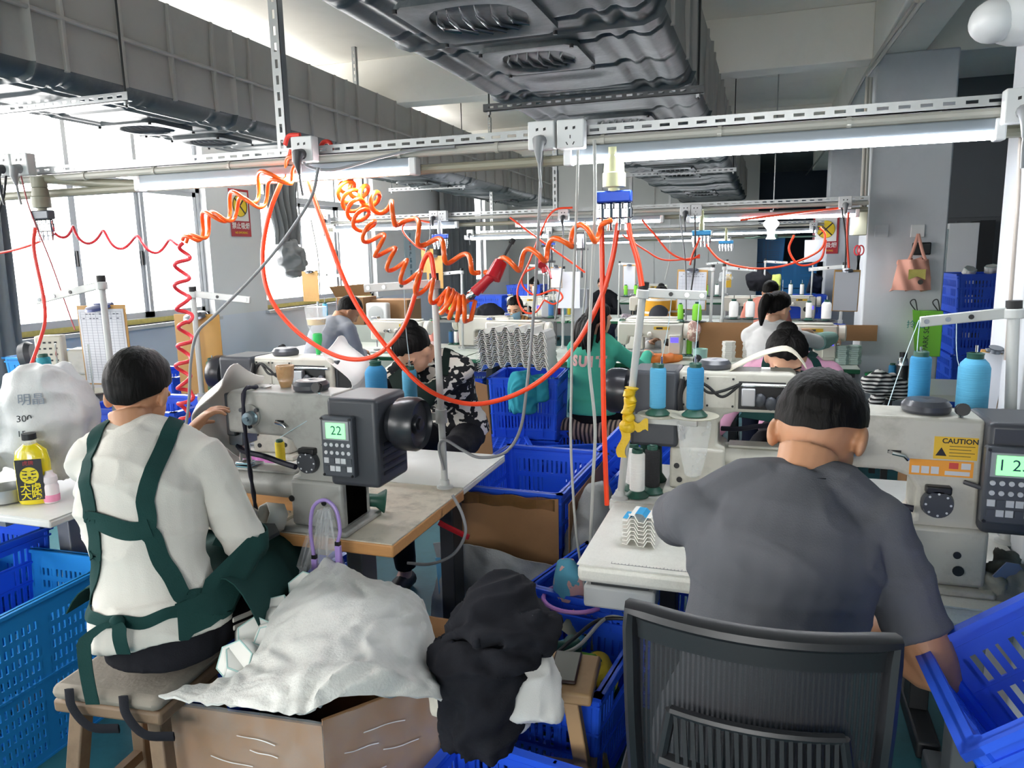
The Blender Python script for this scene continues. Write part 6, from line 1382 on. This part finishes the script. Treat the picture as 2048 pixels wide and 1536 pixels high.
tag(G().tube(spl([PY(878, 1045, 2.5), PY(890, 1052, 2.5), PY(915, 1064, 2.5), PY(938, 1075, 2.5)], 4), [(.012, .006)]*13, 8).obj('red_hanger', red_m), 'red plastic bar sticking out beyond the left front table', 'hanger')
cb = V(-.68, 2.14, .14)
for k, (dx, dy, dz, c, kd, r_, l) in enumerate(((.14, -.02, .26, 'bare', 'bare', (1.2, 0, -.5), 'bare green cone core pointing out of the blue crate beside the stool'), (.07, .02, .2, 'lime', 'slim', (1.4, .2, 1.2), 'bright green cone lying in the crate beside the stool'), (.2, .06, .18, 'yellow', 'fat', (1.5, 0, .4), 'yellow cone lying in the crate beside the stool'), (.02, .08, .16, 'sky', 'slim', (1.5, .1, 2.4), 'pale blue cone lying deep in the crate beside the stool'),
    (.22, -.08, .16, 'yellow', 'slim', (1.5, 0, -1.1), 'second, slimmer yellow cone in the crate beside the stool'), (-.1, .1, .12, 'bare', 'bare', (1.5, 0, 2.0), 'bare core lying at the back of the crate beside the stool'), (.12, .1, .1, 'lime', 'fat', (1.5, 0, 1.0), 'fat bright green cone low in the crate beside the stool'), (.0, -.06, .1, 'bare', 'bare', (1.5, 0, .2), 'bare core lying under the black jacket in the crate'))):
    cone(c, kd, cb+V(dx, dy, dz), l, rot=r_)
tag(G().bx(-.09, .09, -.002, .002, -.09, .09).obj('pattern_card', M('buff_card', '#b9b39c', .7, var=.06)), 'buff card standing in the crate of cone cores', 'card').location = PZ(1160, 1290, .3)
bpy.data.objects['pattern_card'].rotation_euler = (-.5, .7, .2)
tag(G().tube([V(.11*math.cos(a_), .11*math.sin(a_), 0) for a_ in np.linspace(0, 2*PI, 33)[:-1]], .008, 8, closed=True).obj('hoop', M('orchid_plastic', '#b77fc4', .4, var=.04)), 'purple plastic hoop in the blue crate under the right table', 'hoop').location = PZ(1150, 1200, .43)
heap('cloth_bag', [([PZ(1132, 1120, .56), PZ(1138, 1160, .5), PZ(1150, 1185, .43)], [.025, .05, .07])], pattern_mat('pastel_print', '#5ea7c0', '#d8a9a4', 5, .12), 'pastel blue and pink cloth bag in the blue crate under the right table', 'bag', .008, 12)
heap('cloth_bag', [([PZ(1195, 1170, .45), PZ(1210, 1190, .4)], [.05, .06])], fabric('maroon_cloth', '#5a2030'), 'dark red cloth behind the pastel bag in the crate', 'cloth', .008, 12)
cone('lime', 'fat', PZ(1245, 1208, .4), 'bright green cone in the crate under the right table', rot=(1.2, 0, .3))
t = thing('control_box', 'pale grey control box fixed under the white speckled table', 'box', (-.36, 1.98, .64)); G().bx(-.1, .1, -.05, .05, 0, .065).obj('housing', M('box_grey', '#b3b6b6', .5, var=.04), t, bevel=.008); G().bx(-.08, .08, -.04, .04, .065, .086).obj('bracket', legd, t)
t = thing('ruler_tape', 'printed ruler along the front edge of the white speckled table', 'ruler', (-.28, 1.925, .7802))
for k in range(31): G().bx(-.1+k*.0095, -.0992+k*.0095, 0, .012 if k % 5 == 0 else .007, 0, .0006).obj('tick', M('pen_ink', '#3c4050', .8, var=0), t)
G().bx(-.1, .186, -.0006, .0002, 0, .0006).obj('base_line', M('pen_ink', '#3c4050', .8), t)
heap('glove_heap', [([PZ(1985, 1180, .8), PZ(2010, 1150, .81)], [.03, .035]), ([PZ(2010, 1170, .81), PZ(2070, 1175, .81)], [.035, .045]), ([PZ(1985, 1125, .83), PZ(2030, 1130, .83)], [.028, .035])], fabric('grey_green_glove', '#7d7f78'), 'crumpled grey gloves on the white table at the right edge', 'gloves', .014, 22, .006)
tag(G().prism([(0, 0), (.03, .035), (.06, .03), (.1, -.03), (.09, -.05), (.05, -.03)], -.0015, .0015, TR((.535, 1.965, .84), PI/2, 0, .3)).obj('steel_bracket', M('lilac_steel', '#8e95b8', .35, .5, var=.05)), 'bluish steel bracket at the foot of the machine with caution labels', 'bracket')
# yellow ties on the taped stand, clear bag under the discs
ye = M('yellow_tape_wrap', '#d8b41e', .45, var=.12, scale=20, bump=.3, bs=40)
q0, q1 = PY(1252, 890, 2.44), PY(1262, 775, 2.44)
t = thing('yellow_tie', 'crumpled yellow tape tied round the right thread stand pole', 'tape', q0)
G().tube([(q1-q0)*s+V(.004*math.sin(s*40), -.004, 0) for s in np.linspace(.35, 1, 18)], [.019+.005*math.sin(i*2.3) for i in range(18)], 12).obj('wrap', ye, t)
G().ell((q1-q0)*.33, (.03, .025, .025), 10, 8).obj('knot', ye, t); G().sheet(lambda u, v: (q1-q0)*.3+V(.07*u+.0, -.01, .012+.02*(v-.5)*(1+u)+.008*math.sin(u*9)), 8, 4, .002).obj('tail', ye, t); G().sheet(lambda u, v: (q1-q0)*.3+V(-.012+.03*(v-.5)+.01*math.sin(u*6), -.012, -.1*u), 8, 4, .002).obj('tail', ye, t)
p = PY(1388, 846, 2.4); tag(G().lathe([(.055, 0), (.05, -.04), (.042, -.1), (.026, -.17), (.02, -.175)], p, n=24, cap=False).obj('plastic_pouch', clear), 'clear plastic pouch hanging under the right disc of the yellow-taped stand', 'bag')
# ---------------------------------------------------------------- left table: sack, oil bottle, small bottle, panel
sk_ = heap('woven_sack', [([V(-2.62, 2.08, .86), V(-2.6, 2.08, 1.05), V(-2.62, 2.08, 1.22)], [.13, .17, .1]), ([V(-2.75, 2.05, .88), V(-2.78, 2.05, 1.1)], [.14, .15])], M('printed_sack', '#bfc1c0', .5, var=.08, scale=8, bump=.2, bs=140, dirt='#8e949c', dsc=3, damt=.5), 'bulging white sack with handwritten numbers on the table at the left edge', 'sack', .03, 7)
for tx, x, y, s in (('300', 48, 838, .034), ('150', 48, 868, .03), ('明晶', 62, 800, .045)):
    q = PY(x, y, 1.9)-sk_.location; d_ = (P(x, y, 1)-EYE).normalized(); r_ = bvh_of(sk_).ray_cast(EYE-sk_.location, d_)
    G().text(tx, s, TR((r_[0] if r_[0] else q)-d_*.006, PI/2-.15, 0, .6), .0006).obj('marking', M('marker_ink', '#2f3336', .8, var=0) if tx[0] < 'a' else M('sack_print', '#7f8894', .8, var=0), sk_)
p = PZ(75, 1003, .7815); t = thing('oil_bottle', 'tall bottle of yellow oil with black label on the left-edge table', 'bottle', p, .55)
yl = M('yellow_oil', '#d9c81f', .15, var=.03, coat=.5)
G().tube([V(0, 0, 0), V(0, 0, .01), V(0, 0, .15), V(0, 0, .19), V(0, 0, .215)], [(.054, .034), (.058, .036), (.058, .036), (.05, .03), (.022, .02)], 24, up=(1, 0, 0)).obj('body', yl, t)
G().tube([V(0, 0, .212), V(0, 0, .235)], [.022, .019], 16).obj('neck', clear, t); G().cyl((0, 0, .23), (0, 0, .252), .023, n=24).obj('cap', black_pl, t)
lb = G().bx(-.042, .042, -.0385, -.036, .018, .165).obj('label_panel', M('label_black', '#1a1a1e', .4, var=0), t)
G().cyl((0, -.0385, .108), (0, -.0395, .108), .03, n=28).obj('emblem_disc', yl, lb)
g = G()
for k in range(3):
    for sx in (-1, 1): g.bar((sx*(.006+.002*k), -.04, .122-.012*k), (sx*.022, -.04, .126-.013*k), .001, .0032, (1, 0, 0))
for sx in (-1, 1): g.ell((sx*.01, -.04, .113), (.004, .001, .0025), 8, 6)
g.ell((0, -.04, .1), (.006, .001, .004), 8, 6); g.tube([(-.012, -.04, .09), (0, -.04, .094), (.012, -.04, .09)], .0012, 6); g.obj('emblem_face', M('label_black', '#1a1a1e', .4), lb)
G().text('大虎', .034, TR((0, -.0392, .062), PI/2), .0004, bold=.0006).obj('lettering', yl, lb); G().text('大嘴', .034, TR((0, -.0392, .034), PI/2), .0004, bold=.0006).obj('lettering', yl, lb); G().text('虎牌', .018, TR((0, -.0392, .152), PI/2), .0004).obj('lettering', M('sign_red', '#a8262f', .5), lb)
t = thing('small_bottle', 'small white bottle with pink bottom beside the yellow oil bottle', 'bottle', PZ(105, 1003, .7815)); G().lathe([(.025, 0), (.026, .02), (.026, .06), (.022, .07), (.026, .08), (.024, .095), (.014, .105), (.012, .115), (0, .115)], n=20).obj('body', M('milky_plastic', '#d8d0d2', .3, var=.05), t); G().lathe([(.0262, .005), (.0268, .01), (.0268, .028), (.0262, .03)], n=20, cap=False).obj('pink_band', M('pink_label', '#d989a8', .5, var=.04), t)
t = thing('steel_tin', 'shallow metal tin at the left edge under the white sack', 'tin', PZ(15, 1000, .782)); G().lathe([(.05, 0), (.07, .004), (.072, .05), (.068, .05), (.066, .008), (0, .006)], n=24, cap=False).obj('tin', steel, t)
p = PY(108, 742, 2.62); t = thing('sewing_machine', 'beige window-side machine with a tilted control panel, at the left behind the teal cone', 'sewing machine', p, .5)
G().bx(-.06, .06, -.03, .03, .02, .17).obj('control_panel', M('beige_panel', '#c6c2b2', .5, var=.05), t, bevel=.01)
for r in range(4):
    for c in range(4): G().bx(-.045+c*.024, -.033+c*.024, -.0315, -.03, .05+r*.028, .058+r*.028).obj('button', legd, t)
G().lathe([(0, 0), (.07, 0), (.075, .03), (.06, .05), (0, .05)], (-.14, .05, .06), (1, 0, .2), 24).obj('handwheel', mot, t); G().bx(.07, .32, -.02, .1, -.02, .1).obj('arm', cast, t, bevel=.012); G().bx(.1, .3, -.0, .08, -.3, -.02).obj('pillar', cast, t, bevel=.01); G().cyl((.16, .02, .1), (.16, .02, .14), .012).obj('knob', black_pl, t)
# oil funnels on the left rear machine
t = thing('oil_funnel', 'clear oil cup with green spout on the left rear machine', 'oil cup', PY(637, 708, 2.72)); G().lathe([(.012, .08), (.016, .085), (.038, .12), (.046, .19), (.046, .2), (0, .2)], n=20).obj('cup', clear, t); G().lathe([(.036, .125), (.04, .15), (0, .15)], n=20).obj('oil', M('pale_oil', '#dcc58f', .2, var=.03), t); G().lathe([(.009, -.005), (.012, .03), (.02, .06), (.02, .085), (.012, .09)], n=16).obj('spout', M('green_plastic', '#2fae5a', .4, var=.04), t)
t = thing('oil_funnel', 'amber oil funnel standing on the machine reading 22', 'oil cup', PY(573, 786, 2.02)); G().lathe([(.006, 0), (.014, .01), (.026, .05), (.03, .09), (.028, .09), (.02, .05)], n=20, cap=False).obj('cup', glassmat('amber_plastic', '#c9a57a', .75, .2), t); G().lathe([(.0, .005), (.014, .012), (.021, .04), (0, .04)], n=20).obj('oil', M('brown_oil', '#7a4a2a', .2, var=.05), t)
heap('film_bag', [([PZ(485, 945, .83), PZ(515, 945, .84), PZ(540, 942, .83)], [.05, .06, .05])], glassmat('pink_film', '#e07fd0', .8, .25), 'pink plastic film bag behind the yellow spool', 'bag', .012, 20)
# ---------------------------------------------------------------- things hung on the grey column and by it
pk = fabric('pink_canvas', '#d9a08e'); p = PY(1826, 530, 6.12); t = thing('tote_bag', 'pink canvas tote bag with shiny prints hanging on the grey column', 'bag', p)
G().sheet(lambda u, v: ((u-.5)*(.2+.06*(1-v)), -.05*math.sin(u*PI)*(.6+.4*v)+.012*math.sin(u*14+v*6), -.18+.22*v), 16, 12, .05).obj('bag_body', pk, t)
for sx in (-1, 1): G().tube(spl([V(sx*.055+.02, -.03, .03), V(sx*.03+.02, -.02, .1), V(.02, .0, .22)], 6), [(.011, .004)]*13, 6).obj('strap', pk, t)
G().sheet(lambda u, v: (-.035+.11*u, -.062, -.03-.05*v-.05*abs(u-.5)*v), 8, 5, .002).obj('foil_print', M('gold_foil', '#c9b76a', .2, .9, var=.3, scale=25), t); G().cyl((.045, -.062, -.12), (.045, -.066, -.12), .018).obj('round_badge', M('dark_badge', '#4a4440', .3, .4, var=.1), t)
tag(G().bx(-.06, .06, -.02, .02, -.04, .05).obj('black_pouch', black_pl, bevel=.008), 'black pouch showing behind the straps of the pink tote bag', 'bag').location = PY(1842, 510, 6.17)
gb = M('lime_paper', '#79c83a', .5, var=.04); p = PY(1850, 665, 6.13); t = thing('paper_bag', 'lime green paper bag with dark lettering below the pink tote bag', 'bag', p)
G().bx(-.045, .1, -.05, .05, -.17, .16).obj('front_panel', gb, t, bevel=.004); G().prism([(-.1, .17), (-.045, .16), (-.045, -.17), (-.07, -.12)], -.05, -.046, Matrix(((1, 0, 0, 0), (0, 0, 1, 0), (0, 1, 0, 0), (0, 0, 0, 1)))).obj('side_panel', gb, t)
G().text('PARK SONG', .048, TR((.0, -.0515, 0), PI/2, -PI/2, 0), .0006, bold=.0006).obj('lettering', M('dark_olive_ink', '#3f5a34', .6, var=0), t); G().text('拎包', .06, TR((-.073, -.0515, .06), PI/2), .0006).obj('lettering', M('teal_ink', '#2f7f86', .6, var=0), t)
for sx in (-.075, .07): G().tube(spl([V(sx, -.03, .16), V(sx-.04, -.03, .22), V(sx-.01, -.03, .24), V(sx+.01, -.03, .16)], 5), .004, 6).obj('cord_handle', legd, t)
# low bench carrying small things right of the second row
t = thing('work_bench', 'low bench with small things beside the grey column', 'table', (1.02, 5.55, 0)); G().bx(-.3, .35, -.3, .35, .66, .7).obj('tabletop', gtop, t)
for sx in (-.25, .3):
    for sy in (-.25, .3): G().bx(sx-.02, sx+.02, sy-.02, sy+.02, 0, .66).obj('leg', legd, t)
def onb(x, y, Y): q = PY(x, y, Y); return V(q.x, Y, .7)
t = thing('flask', 'black and steel vacuum flask on the low bench by the column', 'flask', onb(1805, 735, 5.5)); G().lathe([(.035, 0), (.036, .01), (.036, .15), (.03, .16)], n=20).obj('body', black_pl, t); G().lathe([(.036, .15), (.03, .19), (.022, .2), (.022, .205)], n=20).obj('shoulder', chrome, t); G().cyl((0, 0, .205), (0, 0, .235), .024, n=18).obj('lid', black_pl, t)
cone('blue', 'slim', onb(1785, 735, 5.55), 'blue thread cone beside the black flask on the low bench', sc=.9)
t = thing('plastic_tub', 'green translucent tub on the low bench by the column', 'tub', onb(1752, 735, 5.5)); G().lathe([(.05, 0), (.06, .005), (.068, .09), (.064, .09), (.056, .01), (0, .008)], n=24, cap=False).obj('tub', glassmat('green_tub', '#2f9a58', .7, .15), t)
heap('striped_cloth', [([PY(1728, 770, 4.9), PY(1755, 765, 4.9), PY(1790, 775, 4.95), PY(1800, 795, 4.95)], [.05, .07, .07, .05]), ([PY(1745, 795, 4.9), PY(1760, 805, 4.9)], [.05, .05])], stripe_mat('black_white_stripe', '#1f1f22', '#d6d6d2', 14, 'Z', .5), 'black and white striped cloth draped over a carton behind the woman in pink', 'cloth', .012, 12)
tag(G().bx(-.16, .16, -.14, .14, 0, .62).obj('cardboard_carton', card, bevel=.004), 'brown carton standing behind the head of the grey T-shirt man', 'box').location = (.98, 4.95, 0)
t = thing('white_cabinet', 'white cabinet with black side in the dark room behind the crate stack', 'cabinet', (2.0, 9.25, 0)); G().bx(-.22, .06, -.2, .2, 0, 1.86).obj('front', white_pl, t, bevel=.006); G().bx(.06, .2, -.2, .2, 0, 1.88).obj('side', black_pl, t); G().bx(-.24, -.22, -.2, .2, .3, 1.8).obj('edge_rail', chrome, t)
for k, (dx, dz, r_) in enumerate(((-.1, 0, .2), (.05, .02, -.3), (.16, .01, .5))): t = clone(HS, (1.72+dx, 7.3, 1.43+dz), (.3+r_, r_, k), ('left', 'middle', 'right')[k]+' pale shell lying on the tall storage stack', 'shells on the storage stack')
# ---------------------------------------------------------------- second row and beyond: clutter
heap('garment', [([PY(1040, 745, 4.86), PY(1045, 775, 4.85), PY(1048, 820, 4.86)], [.06, .1, .1]), ([PY(1078, 752, 4.88), PY(1082, 800, 4.88)], [.05, .055])], fabric('teal_garment', '#2f8f9e'), 'teal garment hung over the front of the tall blue crates', 'garment', .014, 11)
heap('cushion', [([PG['loc']+V(-.2, -.05, PG['pel'].z-.14), PG['loc']+V(.22, -.05, PG['pel'].z-.14)], [.09, .09])], stripe_mat('tan_pattern', '#3a3335', '#b9a08e', 10, 'X', .5), 'patterned cushion on the seat of the woman in green', 'cushion', .012, 9)
t = thing('stool', 'plain stool under the patterned cushion of the woman in green', 'stool', PG['loc']); G().bx(-.17, .17, -.15, .15, PG['pel'].z-.28, PG['pel'].z-.24).obj('seat', woodst, t)
for sx in (-.14, .14):
    for sy in (-.12, .12): G().bx(sx-.02, sx+.02, sy-.02, sy+.02, 0, PG['pel'].z-.28).obj('leg', woodst, t)
p = PY(955, 815, 4.2); tag(G().prism([(-.14, -.68), (.15, -.68), (.06, .14), (-.06, .17), (-.1, .1)], -.004, .004, TR(p+V(0, 0, 0), PI/2-.12, 0, 0)).obj('cardboard_sheet', card), 'brown cardboard sheet leaning behind the woman in printed sleeves', 'cardboard')
for x, y, w, d, h, Y, l in ((715, 640, .34, .3, .3, 7.4, 'brown carton with raised flap behind the man in the grey jumper'), (790, 645, .5, .35, .26, 7.6, 'wide brown carton right of the flapped one')):
    q = PY(x, y, Y); t = thing('cardboard_carton', l, 'box', (q.x, Y, .9)); G().bx(-w/2, w/2, -d/2, d/2, 0, h).obj('carton', card, t, bevel=.004)
    if w < .4: G().sheet(lambda u, v: (-w/2+(w+.1)*u, -d/2-.12*v, h+.12*v+.03*u), 6, 4, .004).obj('flap', card, t)
tag(G().bx(-.5, .5, -.25, .25, 0, .9).obj('side_table', gtop, bevel=.004), 'pale bench under the cartons by the second window', 'table').location = (PY(750, 640, 7.5).x, 7.5, 0)
t = thing('desk_fan', 'white square fan in clear plastic beside the cartons', 'fan', V(PY(757, 632, 7.3).x, 7.3, .9)); G().bx(-.13, .13, -.05, .05, 0, .24).obj('casing', white_pl, t, bevel=.02); G().lathe([(.085, 0), (.09, .006), (.06, .012), (.03, .016), (0, .016)], (0, -.05, .12), (0, -1, 0), 24).obj('grille', M('grille_grey', '#b9bcbc', .5, var=.05), t)
t = thing('flask', 'salmon pink thermos on the green table left of the thread cone row', 'flask', PZ(860, 692, .782)+V(0, .06, 0)); G().lathe([(.034, 0), (.036, .005), (.036, .17)], n=18).obj('body', M('salmon_flask', '#dd8f84', .4, var=.04), t); G().lathe([(.036, .172), (.036, .225), (.03, .23), (0, .23)], n=18).obj('lid', M('salmon_flask', '#dd8f84', .4), t)
for parts, m, l, c in (([([PY(945, 640, 6.55), PY(980, 632, 6.55), PY(1002, 640, 6.55)], [.07, .12, .08])], dkf, 'black jacket heap on the table left of the woman with the face mask', 'jacket'), ([([PZ(840, 700, .84), PZ(870, 700, .84)], [.06, .06])], clear, 'clear film with green bits on the table by the pink thermos', 'film'), ([([PZ(810, 690, .86), PZ(830, 690, .86)], [.07, .06])], fabric('pale_rag', '#c9c2b8'), 'pale rag on the table beside the man in the grey jumper', 'cloth'),
    ([([PY(1495, 566, 10.0), PY(1520, 562, 10.0), PY(1535, 570, 10.0)], [.1, .14, .1])], dkf, 'black cloth heap on the far table left of the lime cloth', 'cloth'), ([([PY(1545, 566, 10.0), PY(1560, 566, 10.0)], [.1, .1])], fabric('lime_cloth', '#b9c46a'), 'lime green cloth heap on the far table', 'cloth'), ([([PY(1620, 565, 10.0), PY(1640, 570, 10.0)], [.12, .1])], fabric('navy_cloth', '#1e2638'), 'dark navy cloth heap on the far table right of the lime cloth', 'cloth'),
    ([([PZ(1245, 640, .86), PZ(1262, 640, .86)], [.08, .07])], pattern_mat('floral_rag', '#d8c3cc', '#8f8a92', 14, .1), 'floral rag on the second row near the green jersey woman', 'cloth'), ([([PZ(1290, 716, .81), PZ(1325, 718, .81), PZ(1365, 714, .81)], [.03, .035, .03])], M('orange_pouch', '#e07a2a', .5, var=.15), 'orange pouch on the green-edged table by the bright green cone', 'pouch'),
    ([([PZ(1255, 712, .82), PZ(1290, 708, .82)], [.035, .04])], fabric('mixed_rag', '#9a9f9c'), 'grey-green rag on the table edge beside the woman in green', 'cloth'), ([([PY(1385, 645, 6.0), PY(1388, 665, 6.0), PY(1385, 680, 6.0)], [.03, .06, .03])], pattern_mat('floral_bag', '#d9c9b9', '#b58f86', 9, .1), 'small floral bag hanging under the paper board', 'bag'), ([([PY(1450, 545, 9.6), PY(1452, 560, 9.6)], [.06, .09])], clear, 'white plastic bag hung from a far stand', 'bag'),
    ([([PY(1672, 650, 6.35), PY(1672, 660, 6.35)], [.06, .09])], M('blue_bag', '#23408f', .6, var=.06), 'blue bag beside the white cones near the column', 'bag')): heap('cloth_heap', parts, m, l, c, .014, 10, .012)
p = PY(1457, 575, 9.55); tag(G().bx(-.03, .03, -.003, .003, -.08, .08).obj('yellow_tag', yel_m), 'yellow tag hanging from a stand in the third row', 'tag').location = p
p = PY(1462, 695, 6.14); tag(G().bx(-.25, .25, 0, .006, -.14, .14).obj('cardboard_sheet', card), 'brown cardboard panel standing on the green-edged table left of the white-topped woman', 'cardboard').location = V(p.x, 6.16, .782)
tag(G().bx(-.4, .4, 0, .006, -.06, .06).obj('cardboard_sheet', card), 'long brown cardboard panel on the second row right of the white-topped woman', 'cardboard').location = V(PY(1640, 655, 6.18).x, 6.18, .93)
tag(G().lathe([(.04, 0), (.05, .005), (.055, .11), (.05, .11), (.045, .01), (0, .008)], n=18, cap=False).obj('plastic_cup', M('mint_plastic', '#a9d3c8', .4, var=.05)), 'mint green cup on the table behind the right rear machine', 'cup').location = PZ(1400, 726, .782)
for x, y, Y, l in ((560, 690, 2.95, 0),):
    tag(G().bx(-.09, .09, -.05, .05, 0, .02).obj('paper_pad', paper), 'white pad of paper behind the left rear machine', 'paper').location = (PY(600, 700, 3.0).x, 3.0, 1.16) if False else (-2.3, 2.85, .782)
t = thing('wall_scissors', 'red-handled scissors hanging on the edge of the grey column', 'scissors', PY(1717, 520, 6.1))
for sx in (-1, 1): G().tube([V(sx*.012+.02*math.cos(a_), 0, .07+.035*math.sin(a_)) for a_ in np.linspace(0, 2*PI, 17)[:-1]], .005, 6, closed=True).obj('handle', red_m, t); G().bar((sx*.006, 0, .035), (-sx*.008, 0, -.12), .004, .014, (1, 0, 0)).obj('blade', legd, t)
heap('curtain_knot', [([V(-4.88, 6.96, 1.8), V(-4.86, 6.97, 1.7), V(-4.88, 7.02, 1.56), V(-4.88, 7.03, 1.45)], [.07, .13, .14, .06])], cur_m, 'crumpled knotted hem of the grey curtain at the second window', 'curtain', .03, 11, .012)
